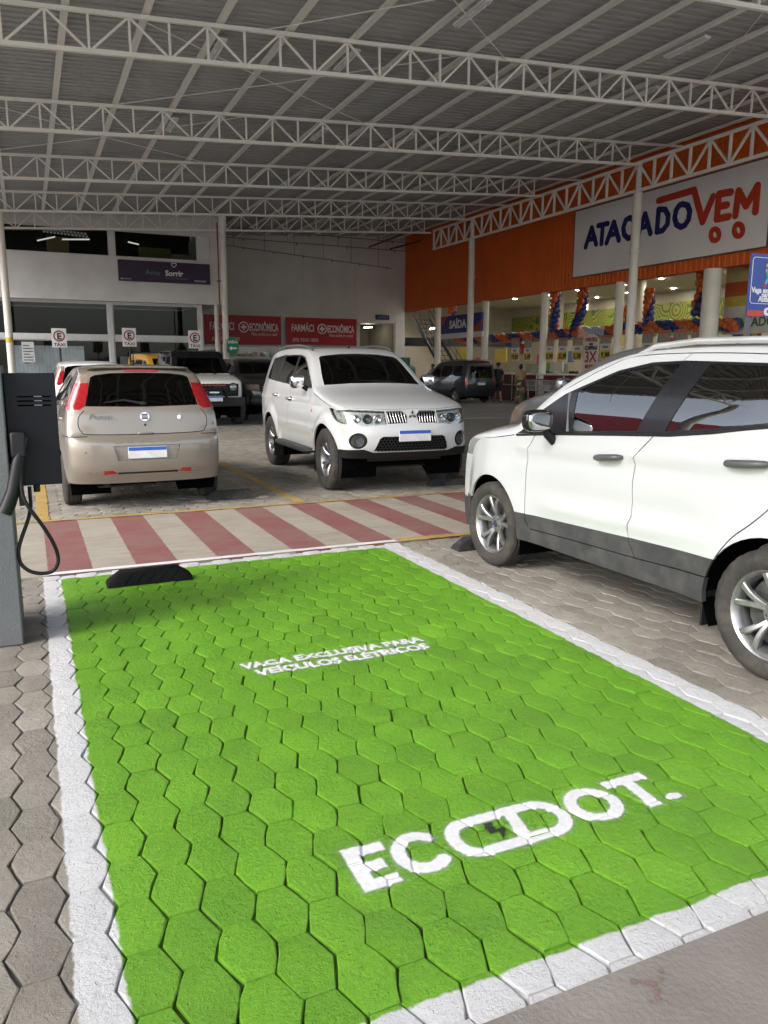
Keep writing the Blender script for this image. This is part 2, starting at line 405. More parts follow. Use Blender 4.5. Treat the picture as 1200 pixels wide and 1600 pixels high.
# ground sheet to the horizon
def far_ground_material():
    m, n, l, b = nodes_of('far_paving')
    geo = n.new('ShaderNodeNewGeometry')
    mp = n.new('ShaderNodeMapping'); mp.inputs['Scale'].default_value = (3.9, 3.9, 1); l.new(geo.outputs['Position'], mp.inputs[0])
    br = n.new('ShaderNodeTexBrick'); br.inputs['Scale'].default_value = 1.0; br.inputs['Mortar Size'].default_value = 0.03; br.inputs['Brick Width'].default_value = 0.9; br.inputs['Row Height'].default_value = 0.5
    br.inputs['Color1'].default_value = (0.20, 0.188, 0.166, 1); br.inputs['Color2'].default_value = (0.25, 0.236, 0.212, 1); br.inputs['Mortar'].default_value = (0.06, 0.053, 0.045, 1)
    l.new(mp.outputs[0], br.inputs['Vector'])
    nz = n.new('ShaderNodeTexNoise'); nz.inputs['Scale'].default_value = 0.5; nz.inputs['Detail'].default_value = 8; l.new(geo.outputs['Position'], nz.inputs['Vector'])
    mx = n.new('ShaderNodeMix'); mx.data_type = 'RGBA'; mx.blend_type = 'MULTIPLY'; mx.inputs[0].default_value = 0.6
    l.new(br.outputs['Color'], mx.inputs[6]); l.new(nz.outputs['Color'], mx.inputs[7])
    hsn = n.new('ShaderNodeHueSaturation'); hsn.inputs['Saturation'].default_value = 0.35; hsn.inputs['Value'].default_value = 1.5; l.new(mx.outputs[2], hsn.inputs['Color'])
    l.new(hsn.outputs[0], b.inputs['Base Color']); b.inputs['Roughness'].default_value = 0.8
    bp = n.new('ShaderNodeBump'); bp.inputs['Strength'].default_value = 0.5; bp.inputs['Distance'].default_value = 0.01
    l.new(br.outputs['Fac'], bp.inputs['Height']); bp.invert = True; l.new(bp.outputs[0], b.inputs['Normal'])
    return m
M_far = far_ground_material()
def sheet(name, x0, x1, y0, y1, z, m, parent=None, kind='structure', t=None):
    mb = MB()
    if t: mb.bx(x0, x1, y0, y1, z - t, z)
    else: mb.add([(x0, y0, z), (x1, y0, z), (x1, y1, z), (x0, y1, z)], [(0, 1, 2, 3)])
    o = mb.build(name, m, parent)
    if kind: o['kind'] = kind
    return o
sheet('ground', -400, 400, -400, 500, -0.05, mat('open_ground', (.50, .48, .45), .9, var=.15, scale=.3))  # unseen stretches kept pale so they bounce daylight up under the canopy
FARY = 21.0
sheet('car_park_ground', -60, 60, FARY, 80, 0.0, M_far, t=0.04)
M_conc = mat('smooth_concrete', (0.165, 0.148, 0.132), 0.8, var=0.16, scale=3.0, bump=0.35, bscale=70, dirt=0.55, dirtcol=(0.135, 0.118, 0.103), coords='Object')
mbc = MB(); mbc.bx(-6, 8, -8, BAY['y0'], -0.03, 0.006)
conc = mbc.build('concrete_apron', M_conc); conc['kind'] = 'structure'

# joint bed = the paving structure; the pavers are its pieces
paving = sheet('paving', -9, 22, BAY['y0'], FARY, -0.0120, M_joint)
HEXP = [(-0.0400, -0.1090), (0.0, -0.1097), (0.0400, -0.1090), (0.0604, -0.062), (0.0800, -0.004), (0.0612, 0.052), (0.0400, 0.1090), (0.0, 0.1097), (-0.0400, 0.1090), (-0.0604, 0.062), (-0.0800, 0.004), (-0.0612, -0.052)]
def paver_geo(r, hi=True):
    """one paver: worn edges, chamfer, slightly domed top; returns verts, faces"""
    P = np.array(HEXP if hi else HEXP[0::2]); k = len(P)
    J = r.normal(0, 0.0024 if hi else 0.0016, P.shape); J[np.abs(P[:, 1]) > .1, 1] *= .15; P = P + J
    ins = 1 - (0.035 + r.uniform(0, 0.03)) ; ins2 = 0.72
    z1 = -0.0032 - r.uniform(0, 0.0035, k); z1 = np.where(np.abs(P[:, 1]) > .1, z1 * .45, z1)
    top = P * ins; top[:, 1] = P[:, 1] * (1 - (1 - ins) * np.where(np.abs(P[:, 1]) > .1, .3, .6))
    vs = [(x, y, -0.03) for x, y in P] + [(x, y, zz) for (x, y), zz in zip(P, z1)] + [(x, y, -0.0008 - r.uniform(0, 0.0012)) for x, y in top]
    if hi: vs += [(x * ins2, y * ins2, 0.0 + r.uniform(-0.0006, 0.0006)) for x, y in P]
    fs = []
    for a in range(0, len(vs) - k, k):
        for i in range(k):
            fs.append((a + i, a + (i + 1) % k, a + k + (i + 1) % k, a + k + i))
    fs.append(tuple(range(len(vs) - k, len(vs))))
    return vs, fs
var_meshes = []
for q in range(26):
    vs, fs = paver_geo(rng)
    me = bpy.data.meshes.new('paver'); me.from_pydata(vs, [], fs); me.materials.append(M_paver)
    me.polygons.foreach_set('use_smooth', [True] * len(me.polygons)); me.set_sharp_from_angle(angle=R_(14))
    var_meshes.append(me)
cells = []
for k in range(-14, 60):
    cx = 0.175 + PX * k
    for j in range(-6, 96):
        cy = 1.946 + PY * j + (0.5 * PY if k % 2 == 0 else 0.0)
        if cy < BAY['y0'] - 0.08 or cy > FARY: continue
        if SLAB_Y0 + 0.06 < cy < SLAB_Y1 - 0.06: continue
        if cy > SLAB_Y1 and not (-0.6 < cx < 7.2): continue
        if cy < SLAB_Y0 and cx > 6.0: continue
        px, py, dz = proj((cx, cy, 0))
        if dz < 0.3 or px < -220 or px > 1420 or py > 1900: continue
        hidden = cx > 3.45 and 1.6 < cy < 6.0
        seen = -12 < px < 1212 and py < 1612 and not hidden and not (cx < -0.12 and cy > 4.6)
        cells.append((dz if seen else dz + 50, cx, cy, k, j))
cells.sort()
KJ = {}
def paver_pose(k, j):
    if (k, j) not in KJ: KJ[(k, j)] = (rng.normal(0, .0014), rng.normal(0, .011), rng.normal(0, .013))
    return KJ[(k, j)]
V_all = []; F_all = []; T_all = []; base = 0
for idx, (d, cx, cy, k_, j_) in enumerate(cells):
    dz, *tilt = paver_pose(k_, j_)
    if idx < 300:
        o = link('paver', var_meshes[idx % 26], paving)
        o.location = (cx, cy, dz); o.rotation_euler = (Euler((tilt[0], tilt[1], 0)).to_matrix() @ Matrix.Rotation(math.pi * (idx // 26 % 2), 3, 'Z')).to_euler()
    else:
        vs, fs = paver_geo(rng, d < 14 or d > 50 and d < 64)
        a = np.array(vs); a[:, 2] += dz + a[:, 1] * tilt[0] - a[:, 0] * tilt[1]; a[:, 0] += cx; a[:, 1] += cy
        V_all.append(a); F_all += [tuple(i + base for i in f) for f in fs]; base += len(vs)
        T_all.append(np.full(len(vs), rng.uniform(0, 1)))
me = bpy.data.meshes.new('paver_field'); me.from_pydata(np.concatenate(V_all).tolist(), [], F_all); me.materials.append(M_paver)
at_ = me.attributes.new('tone', 'FLOAT', 'POINT'); at_.data.foreach_set('value', np.concatenate(T_all).astype(np.float32))
me.polygons.foreach_set('use_smooth', [True] * len(me.polygons)); me.set_sharp_from_angle(angle=R_(14))
pf = link('paver_field', me, paving); pf['kind'] = 'stuff'

# crossing strip: smooth concrete painted in red and cream bars
def crossing_material():
    m, n, l, b = nodes_of('crossing_paint')
    geo = n.new('ShaderNodeNewGeometry'); sx = n.new('ShaderNodeSeparateXYZ'); l.new(geo.outputs['Position'], sx.inputs[0])
    def noise(vec, scale, det=6, rough=0.6):
        q = n.new('ShaderNodeTexNoise'); q.inputs['Scale'].default_value = scale; q.inputs['Detail'].default_value = det; q.inputs['Roughness'].default_value = rough
        l.new(vec, q.inputs['Vector']); return q.outputs['Fac']
    def rng_(f, a, b2, c=0.0, d=1.0):
        q = n.new('ShaderNodeMapRange'); q.inputs[1].default_value = a; q.inputs[2].default_value = b2; q.inputs[3].default_value = c; q.inputs[4].default_value = d
        l.new(f, q.inputs[0]); return q.outputs[0]
    def mixc(f, a, b2):
        q = n.new('ShaderNodeMix'); q.data_type = 'RGBA'
        l.new(f, q.inputs[0])
        for i, v in ((6, a), (7, b2)):
            if isinstance(v, tuple): q.inputs[i].default_value = (*v, 1)
            else: l.new(v, q.inputs[i])
        return q.outputs[2]
    pos = geo.outputs['Position']
    wob = rng_(noise(pos, 12), 0.3, 0.7, -0.005, 0.005)
    xs = math_node(n, l, 'ADD', sx.outputs[0], wob)
    fr = math_node(n, l, 'PINGPONG', math_node(n, l, 'SUBTRACT', xs, 0.037 + 0.161), 0.322)
    red = rng_(fr, 0.157, 0.165, 1, 0)
    left = rng_(xs, 0.03, 0.04); red = math_node(n, l, 'MULTIPLY', red, left)
    mp = n.new('ShaderNodeMapping'); mp.inputs['Scale'].default_value = (2.2, 26, 1); l.new(pos, mp.inputs[0])
    streak = noise(mp.outputs[0], 1.0, 7, 0.65)
    cr = mixc(rng_(streak, 0.4, 0.72), (0.36, 0.325, 0.27), (0.245, 0.22, 0.18))
    rd = mixc(rng_(streak, 0.4, 0.75), (0.19, 0.054, 0.056), (0.22, 0.10, 0.092))
    rd = mixc(rng_(noise(pos, 40, 8, .75), 0.5, 0.8, 0, .5), rd, (0.33, 0.16, 0.14))
    c = mixc(red, cr, rd)
    c = mixc(rng_(noise(pos, 1.6, 8, 0.7), 0.42, 0.72, 0, 0.6), c, (0.20, 0.17, 0.135))
    c = mixc(rng_(noise(pos, 55, 8, 0.8), 0.55, 0.72, 0, 0.35), c, (0.14, 0.12, 0.10))
    c = mixc(rng_(noise(mp.outputs[0], 2.6, 4), 0.66, 0.72, 0, 0.55), c, (0.12, 0.10, 0.085))
    l.new(c, b.inputs['Base Color']); b.inputs['Roughness'].default_value = 0.72
    bp = n.new('ShaderNodeBump'); bp.inputs['Strength'].default_value = 0.4; bp.inputs['Distance'].default_value = 0.004
    l.new(math_node(n, l, 'ADD', streak, noise(pos, 90)), bp.inputs['Height']); l.new(bp.outputs[0], b.inputs['Normal'])
    return m
sheet('crossing_strip', -5, 14, SLAB_Y0, SLAB_Y1 - 0.09, 0.008, crossing_material(), t=0.03)
def strip_line(name, pts, w, m, z=0.0125, jag=0.006, step=0.07, t=0.004):
    """painted line with uneven edges along a polyline"""
    mb = MB(); L = []; Rr = []
    for a, b in zip(pts[:-1], pts[1:]):
        a, b = Vector((*a, 0)), Vector((*b, 0)); d = (b - a); k = max(2, int(d.length / step)); d.normalize(); nn = Vector((-d.y, d.x, 0))
        for i in range(k + 1):
            p = a.lerp(b, i / k)
            L.append(p + nn * (w / 2 + rng.normal(0, jag))); Rr.append(p - nn * (w / 2 + rng.normal(0, jag)))
    vs = [(p.x, p.y, z) for p in L] + [(p.x, p.y, z) for p in Rr]; k = len(L)
    mb.add(vs, [(i, k + i, k + i + 1, i + 1) for i in range(k - 1)])
    o = mb.build(name, m); o['kind'] = 'structure'; return o
M_wline = mat('white_road_paint', (0.64, 0.64, 0.64), 0.7, var=0.08, scale=9, dirt=0.45, dirtcol=(0.34, 0.31, 0.27), bump=0.25, bscale=70)
strip_line('white_line', [(0.0, 6.195), (2.93, 6.20)], 0.075, M_wline, jag=0.003)
strip_line('yellow_line', [(-4, SLAB_Y1 - 0.045), (9, SLAB_Y1 - 0.045)], 0.075, M_yellow_paint, z=0.0125)
strip_line('yellow_line', [(2.96, 6.20), (9, 6.22)], 0.10, M_yellow_paint, z=0.0125)
strip_line('yellow_line', [(2.79, 8.52), (2.76, 17.0)], 0.115, M_yellow_paint, z=0.006)
strip_line('yellow_line', [(0.045, 8.50), (0.07, 18.0)], 0.12, M_yellow_paint, z=0.006)
strip_line('yellow_line', [(5.75, 8.52), (5.73, 17.0)], 0.115, M_yellow_paint, z=0.006)

# lettering sprayed on the pavers: a thin coat that follows them, fading at its edges
def seg_dist(P, a, b):
    a, b = np.array(a), np.array(b); d = b - a; L = d.dot(d)
    t = np.clip(((P - a) @ d) / max(L, 1e-12), 0, 1); return np.linalg.norm(P - (a + t[:, None] * d), axis=1)
def poly_sd(P, loops):
    ins = np.zeros(len(P), bool); dist = np.full(len(P), 9.0)
    for lp in loops:
        for a, b in zip(lp, lp[1:] + lp[:1]):
            dist = np.minimum(dist, seg_dist(P, a, b))
            cond = (a[1] > P[:, 1]) != (b[1] > P[:, 1])
            if a[1] != b[1]:
                xi = (b[0] - a[0]) * (P[:, 1] - a[1]) / (b[1] - a[1]) + a[0]; ins ^= cond & (P[:, 0] < xi)
    return np.where(ins, -dist, dist)
def ground_z(x, y):
    """height of the paving under a point: pavers with chamfered edges and joints"""
    k = np.round((x - 0.175) / PX); best = np.full(len(x), 9.0); zt = np.zeros(len(x))
    for dk in (-1, 0, 1):
        kk = k + dk; cx = 0.175 + PX * kk; ph = np.where(np.mod(kk, 2) == 0, 0.5 * PY, 0.0)
        j = np.round((y - 1.946 - ph) / PY); cy = 1.946 + ph + PY * j
        u, v = np.abs(x - cx), np.abs(y - cy)
        s = np.maximum(v / 0.1085, (u + v * 0.039 / 0.1085) / 0.0815); 
        b_ = s < best; best = np.where(b_, s, best)
        pr = np.array([paver_pose(int(a), int(c)) for a, c in zip(kk, j)]); zt = np.where(b_, pr[:, 0] + (y - cy) * pr[:, 1] - (x - cx) * pr[:, 2], zt)
    return zt + np.where(best < 0.92, 0.0, np.where(best < 0.985, -(best - 0.92) / 0.065 * 0.003, -0.0042))
def sprayed(name, x0, x1, y0, y1, sdf, m, res=0.006, soft=0.014, blur=0.004, halo=0.25, z=0.0030, flat=None):
    nx, ny = int((x1 - x0) / res) + 1, int((y1 - y0) / res) + 1
    gx, gy = np.meshgrid(np.linspace(x0, x1, nx), np.linspace(y0, y1, ny)); P = np.stack([gx.ravel(), gy.ravel()], 1)
    sd = sdf(P) + 0.0015 * np.sin(P[:, 0] * 171) * np.sin(P[:, 1] * 203)
    a = np.clip((blur - sd) / (2 * blur), 0, 1); hal = halo * np.clip(1 - sd / (soft * 3), 0, 1) ** 1.5
    a = np.maximum(a, hal)
    zz = ground_z(P[:, 0], P[:, 1]) + z if flat is None else np.full(len(P), flat)
    keep = a > 0.004; idx = np.arange(nx * ny).reshape(ny, nx)
    kk = keep.reshape(ny, nx); q = kk[:-1, :-1] | kk[1:, :-1] | kk[:-1, 1:] | kk[1:, 1:]
    F = np.stack([idx[:-1, :-1], idx[:-1, 1:], idx[1:, 1:], idx[1:, :-1]], -1)[q]
    used = np.unique(F); mp_ = np.zeros(nx * ny, int); mp_[used] = np.arange(len(used))
    me = bpy.data.meshes.new(name); me.from_pydata(np.column_stack([P, zz])[used].tolist(), [], mp_[F].tolist()); me.materials.append(m)
    t = me.attributes.new('coat', 'FLOAT', 'POINT'); t.data.foreach_set('value', a[used].astype(np.float32))
    return link(name, me, paving)
def spray_material(name, col):
    m, n, l, b = nodes_of(name); out = n['Material Output']
    at = n.new('ShaderNodeAttribute'); at.attribute_name = 'coat'
    geo = n.new('ShaderNodeNewGeometry'); nz = n.new('ShaderNodeTexNoise'); nz.inputs['Scale'].default_value = 48; nz.inputs['Detail'].default_value = 9; nz.inputs['Roughness'].default_value = 0.75
    l.new(geo.outputs['Position'], nz.inputs['Vector'])
    k = math_node(n, l, 'MULTIPLY', at.outputs['Fac'], 1.0)
    mr = n.new('ShaderNodeMapRange'); mr.inputs[1].default_value = 0.36; mr.inputs[2].default_value = 0.68; mr.inputs[3].default_value = 0.0; mr.inputs[4].default_value = -0.22
    l.new(nz.outputs['Fac'], mr.inputs[0])
    k = math_node(n, l, 'MULTIPLY', math_node(n, l, 'ADD', at.outputs['Fac'], mr.outputs[0]), math_node(n, l, 'GREATER_THAN', at.outputs['Fac'], 0.01))
    cl = n.new('ShaderNodeClamp'); l.new(k, cl.inputs[0])
    b.inputs['Base Color'].default_value = (*col, 1); b.inputs['Roughness'].default_value = 0.75
    bp = n.new('ShaderNodeBump'); bp.inputs['Strength'].default_value = 0.6; bp.inputs['Distance'].default_value = 0.005; l.new(nz.outputs['Fac'], bp.inputs['Height']); l.new(bp.outputs[0], b.inputs['Normal'])
    tr = n.new('ShaderNodeBsdfTransparent'); mx = n.new('ShaderNodeMixShader')
    l.new(cl.outputs[0], mx.inputs[0]); l.new(tr.outputs[0], mx.inputs[1]); l.new(b.outputs[0], mx.inputs[2]); l.new(mx.outputs[0], out.inputs['Surface'])
    return m
M_spray = spray_material('sprayed_white', (0.58, 0.58, 0.59)); M_sprayk = spray_material('sprayed_black', (0.012, 0.012, 0.012))
def loops_of(txt, size, bold, xs, x0, y0):
    cu = bpy.data.curves.new('lettering', 'FONT'); cu.body = txt; cu.size = size; cu.offset = bold; cu.resolution_u = 3; cu.fill_mode = 'NONE'
    ob = bpy.data.objects.new('lettering', cu); me = bpy.data.meshes.new_from_object(ob)
    adj = {}
    for e in me.edges: adj.setdefault(e.vertices[0], []).append(e.vertices[1]); adj.setdefault(e.vertices[1], []).append(e.vertices[0])
    seen = set(); loops = []
    for s in adj:
        if s in seen: continue
        lp = [s]; seen.add(s); cur = s
        while True:
            nx = [q for q in adj[cur] if q not in seen]
            if not nx: break
            cur = nx[0]; seen.add(cur); lp.append(cur)
        loops.append([(me.vertices[i].co.x * xs + x0, me.vertices[i].co.y + y0) for i in lp])
    bpy.data.objects.remove(ob); bpy.data.curves.remove(cu); bpy.data.meshes.remove(me)
    return loops
l1 = loops_of('VAGA EXCLUSIVA PARA', 0.105, 0.0030, 1.0, 0, 0); w1 = max(x for l in l1 for x, y in l)
l2 = loops_of('VEÍCULOS ELÉTRICOS', 0.105, 0.0030, 1.0, 0, 0); w2 = max(x for l in l2 for x, y in l)
l1 = [[(0.915 + x * 1.055 / w1, 3.785 + y) for x, y in l] for l in l1]
l2 = [[(0.965 + x * 0.985 / w2, 3.672 + y) for x, y in l] for l in l2]
sprayed('sprayed_lettering', 0.85, 2.04, 3.62, 3.93, lambda P: np.minimum(poly_sd(P, l1), poly_sd(P, l2)) - 0.0060, M_spray, res=0.0045, blur=0.004, soft=0.012, halo=0.24)
# big word: every letter from wide strokes (capital letters 0.22 m high)
HW = 0.0245
def butt(P, a, b, w=HW):
    a, b = np.array(a), np.array(b); d = b - a; L = np.linalg.norm(d); d = d / L; q = P - (a + b) / 2
    return np.maximum(np.abs(q @ d) - L / 2, np.abs(q @ np.array([-d[1], d[0]])) - w)
def chain(P, pts, w=HW):
    return np.min([seg_dist(P, a, b) for a, b in zip(pts[:-1], pts[1:])], axis=0) - w
EB, ET = 1.942, 2.108
def big_word(P):
    m_ = (EB + ET) / 2; s = []
    s += [butt(P, (0.836, EB - HW), (0.836, ET + HW), 0.026), butt(P, (0.81, EB), (0.94, EB)), butt(P, (0.81, m_), (0.925, m_)), butt(P, (0.81, ET), (0.955, ET))]
    s += [chain(P, arc(1.055, m_, 0.075, (ET - EB) / 2, 48, 312, 14))]
    cc = [(1.395, ET), (1.24, ET)] + arc(1.245, m_, 0.062, (ET - EB) / 2, 90, 270, 10) + [(1.24, EB), (1.415, EB)]
    s += [chain(P, cc)]
    s += [butt(P, (1.405, EB - HW), (1.445, ET + HW), 0.024), chain(P, [(1.42, ET), (1.50, ET)] + arc(1.525, m_, 0.085, (ET - EB) / 2, 80, -80, 10) + [(1.50, EB), (1.40, EB)])]
    s += [chain(P, arc(1.752, m_, 0.083, (ET - EB) / 2, 0, 360, 22))]
    s += [butt(P, (1.865, ET), (2.06, ET)), butt(P, (1.952, EB - HW), (1.967, ET), 0.026)]
    s += [np.linalg.norm((P - np.array([2.055, EB + 0.002])) / np.array([1.25, 0.75]), axis=1) - 0.027]
    return np.min(s, axis=0)
sprayed('sprayed_lettering', 0.74, 2.16, 1.84, 2.21, big_word, M_spray, res=0.0042, halo=0.20, soft=0.014, blur=0.0035)
bolt = [(1.318, 2.075), (1.352, 2.075), (1.343, 2.035), (1.385, 2.035), (1.335, 1.972), (1.347, 2.018), (1.312, 2.018)]
sprayed('sprayed_bolt', 1.28, 1.42, 1.94, 2.10, lambda P: poly_sd(P, [bolt]), M_sprayk, res=0.004, halo=0.05, blur=0.003, z=0.0042)

M_stain = spray_material('red_stain', (0.185, 0.118, 0.103))
_c = onZ(1018, 1543); _b = [(_c.x + rng.normal(0, .035), _c.y + rng.normal(0, .022), rng.uniform(.001, .011)) for _ in range(12)]
sprayed('paint_stain', _c.x - .12, _c.x + .12, _c.y - .09, _c.y + .09, lambda P: np.min([np.hypot(P[:, 0] - a, P[:, 1] - b) - r for a, b, r in _b], axis=0), M_stain, res=.004, halo=.18, soft=.01, flat=.0085)
# ------------------------------------------------------------------ canopy: roof sheet, trusses, purlins, columns
D_T = 5.55
TRY = [0.0, 5.6, 11.25, 2.97 * D_T, 3.97 * D_T, 4.96 * D_T, 5.96 * D_T, 37.1]  # nearest two are unseen, added with the roof extension that shades the foreground
CX0, CX1 = -4.7, 19.42  # unseen left edge, placed for the daylight let in and the window reflections
zb = lambda x: 7.17 + 0.060 * x                 # bottom chord
TD = 0.67
canopy = empty('canopy', (5, 20, 0)); OFF = Vector((5, 20, 0))
tag(canopy, 'tall open steel canopy with lattice trusses and corrugated roof over the parked cars', 'canopy')
unit = MB(); unit.bx(-.5, .5, -.5, .5, 0, 1); unit_me = unit.mesh('member', M_cream)
def member(name, parent, a, b, w, h):
    a, b = Vector(a), Vector(b); d = b - a
    o = bpy.data.objects.new(name, unit_me); COL.objects.link(o); o.parent = parent
    x = Vector((0, 1, 0)) if abs(d.normalized().y) < 0.9 else Vector((1, 0, 0))
    zc = d.normalized(); xc = (x - zc * x.dot(zc)).normalized(); yc = zc.cross(xc)
    rot = Matrix((xc, yc, zc)).transposed()
    o.matrix_local = Matrix.Translation(a) @ rot.to_4x4() @ Matrix.Diagonal((w, h, d.length, 1))
    return o
def part_empty(name, parent):
    return empty(name, (0, 0, 0), 0, parent)
for ti, Y in enumerate(TRY):
    t = part_empty('roof_truss', canopy); y = Y - OFF.y
    dep = TD
    xa = CX0
    Pt = lambda x, top: (x - OFF.x, y, zb(x) + (dep if top else 0))
    member('top_chord', t, Pt(CX0, 1), Pt(CX1 + 1.9, 1), 0.07, 0.075)
    member('bottom_chord', t, Pt(CX0, 0), Pt(CX1 - 0.03, 0), 0.085, 0.08)
    k = 0; x = 0.75 + 0.731 * math.ceil((CX0 - 0.75) / 0.731); k = int(round((x - 0.75) / 0.731))
    while x < CX1 - 0.1:
        member('post', t, (x - OFF.x, y, zb(x) + .045), (x - OFF.x, y, zb(x) + dep - .045), 0.044, 0.044)
        if x + 0.731 < CX1:
            a, b = (Pt(x + .06, 0), Pt(x + 0.731 - .03, 1)) if k % 2 else (Pt(x + .03, 1), Pt(x + 0.731 - .06, 0))
            member('diagonal', t, (a[0], y + .004, a[2] + (.045 if k % 2 else -.045)), (b[0], y + .004, b[2] + (-.045 if k % 2 else .045)), 0.040, 0.040)
        x += 0.731; k += 1
# beam along the shop front
t = part_empty('edge_truss', canopy); bxx = 19.5 - OFF.x; YB0, YB1 = -2.9, 37.0; zb0, zb1 = 7.52, 8.42
member('top_chord', t, (bxx, YB0 - OFF.y, zb1), (bxx, YB1 - OFF.y, zb1), 0.09, 0.09)
member('bottom_chord', t, (bxx, YB0 - OFF.y, zb0), (bxx, YB1 - OFF.y, zb0), 0.09, 0.09)
y = YB0 + 0.06; k = 0
while y < YB1:
    yy = y - OFF.y
    member('post', t, (bxx, yy, zb0 + .05), (bxx, yy, zb1 - .05), 0.07, 0.07)
    if y + 0.78 < YB1:
        a, b = ((bxx + .003, yy + .05, zb0 + .06), (bxx + .003, yy + .73, zb1 - .06)) if k % 2 else ((bxx + .003, yy + .05, zb1 - .06), (bxx + .003, yy + .73, zb0 + .06))
        member('diagonal', t, a, b, 0.06, 0.06)
    y += 0.78; k += 1
unit2 = MB(); unit2.bx(-.5, .5, -.5, .5, 0, 1); unit_me = unit2.mesh('purlin', M_purlin)
pz = lambda x: zb(x) + TD + 0.042 + 0.07
for k in range(-7, 15):
    x = 1.116 + 1.42 * k
    if x < CX0: continue
    y0, y1 = -2.9, (37.9 if x < 8.5 else 44.3)
    member('purlin', canopy, (x - OFF.x, y0 - OFF.y, pz(x)), (x - OFF.x, y1 - OFF.y, pz(x)), 0.13, 0.07)
# corrugated sheet, ribs running across
mb = MB(); prof = []; yy = -3.0  # near end is unseen, run out over the camera to shade the foreground
while yy < 44.4:
    prof += [(yy, 0.0), (yy + .14, 0.0), (yy + .155, .10), (yy + .235, .10)]; yy += .25
vs = []
for (a, h) in prof:
    for x in (CX0 - .2, 21.9): vs.append((x - OFF.x, a - OFF.y, pz(x) + .092 + h))
mb.add(vs, [(2 * i, 2 * i + 1, 2 * i + 3, 2 * i + 2) for i in range(len(prof) - 1)])
mb.build('roof_sheet', M_roof, canopy)
# columns
def column(x, y, r, z1, m, parent, ring=None, name='column', off=OFF):
    mb = MB(); mb.lathe([(r * 1.0, 0.0), (r, z1)], (x - off.x, y - off.y, 0), 'z', 20)
    mb.lathe([(0.0, .016), (r * 1.75, .016), (r * 1.75, 0.0)], (x - off.x, y - off.y, 0), 'z', 20)
    if ring:
        mb.lathe([(r, ring - .03), (r + .035, ring - .03), (r + .035, ring + .03), (r, ring + .03)], (x - off.x, y - off.y, 0), 'z', 20)
    return mb.build(name, m, parent, smooth=40)
for x, y, r, z1, ring in ((19.5, 33.1, .15, 7.46, 5.75), (19.5, 22.05, .155, 7.46, 5.5), (19.5, 11.0, .155, 7.46, None)):
    c = column(x, y, r, z1, M_column, canopy, ring)
    m2 = MB(); m2.lathe([(r * .62, z1 - .01), (r * .62, zb1 + .02)], (x - OFF.x, y - OFF.y - .0, 0), 'z', 14); m2.build('column_head', M_column, c, smooth=40)
for x, y in ((7.7, 33.08), (-.5, 33.08), (-4.55, 22.0), (-4.55, 11.05)):
    column(x, y, .13, zb(x) - .04, M_column, canopy)
mb = MB(); mb.lathe([(.1335, 2.42), (.1335, 2.60)], (-.5 - OFF.x, 33.08 - OFF.y, 0), 'z', 20); mb.build('yellow_band', mat('yellow_tape', (.6, .42, .04), .5), canopy, smooth=40)
# thin wind braces under the roof
mb = MB()
for (x0, y0, x1, y1) in ((4.7, TRY[2], 10.5, TRY[3]), (10.5, TRY[2], 4.7, TRY[3]), (13.3, TRY[2], 16.5, TRY[3]), (2.3, TRY[3], 9.4, TRY[4]), (9.4, TRY[3], 2.3, TRY[4]), (-1, TRY[4], 6, TRY[5]), (6, TRY[4], -1, TRY[5]), (-6, TRY[2], -.3, TRY[3]), (-.3, TRY[2], -6, TRY[3])):
    mb.tube([(x0 - OFF.x, y0 - OFF.y, zb(x0) + TD), ((x0 + x1) / 2 - OFF.x, (y0 + y1) / 2 - OFF.y, zb((x0 + x1) / 2) + TD - .05), (x1 - OFF.x, y1 - OFF.y, zb(x1) + TD)], .011, 6)
mb.build('brace_rods', M_cream, canopy)['kind'] = 'stuff'

# fluorescent battens under the purlins
tube_me = MB(); tube_me.bx(-.08, .08, -.62, .62, 0, .05, 0); tube_me.tube([(-.04, -.6, -.02), (-.04, .6, -.02)], .014, 8, mi=1); tube_me.tube([(.04, -.6, -.02), (.04, .6, -.02)], .014, 8, mi=1)
tm = tube_me.mesh('light_batten', [M_white, mat('tube_glass', (.82, .82, .80), .3)])
def batten(px, py, Yt, label):
    p = onY(px, py, Yt); k = round((p.x - 1.116) / 1.42); x = 1.116 + 1.42 * k + .15
    o = link('light_batten', tm); o.location = (x, p.y, pz(x) - .17); tag(o, label, 'light', 'unlit tube lights under the roof'); return o
for (px, py, Yt, lb) in ((305, 118, 17.6, 'unlit white tube batten just behind the left end of the nearest roof truss'), (572, 140, 17.4, 'unlit white tube batten behind the middle of the nearest roof truss'),
                         (800, 160, 17.4, 'unlit white tube batten right of middle behind the nearest roof truss'), (990, 177, 17.6, 'unlit white tube batten behind the right part of the nearest roof truss'),
                         (1028, 40, 14.6, 'unlit white tube batten in front of the nearest truss, at upper right'), (740, 8, 14.4, 'unlit white tube batten cut by the top edge, in front of the nearest truss'),
                         (245, 218, 23.2, 'unlit white tube batten left, behind the second roof truss'), (465, 230, 23.2, 'unlit white tube batten at the middle, behind the second roof truss'), (650, 242, 23.2, 'unlit white tube batten right of the middle, behind the second roof truss')):
    batten(px, py, Yt, lb)

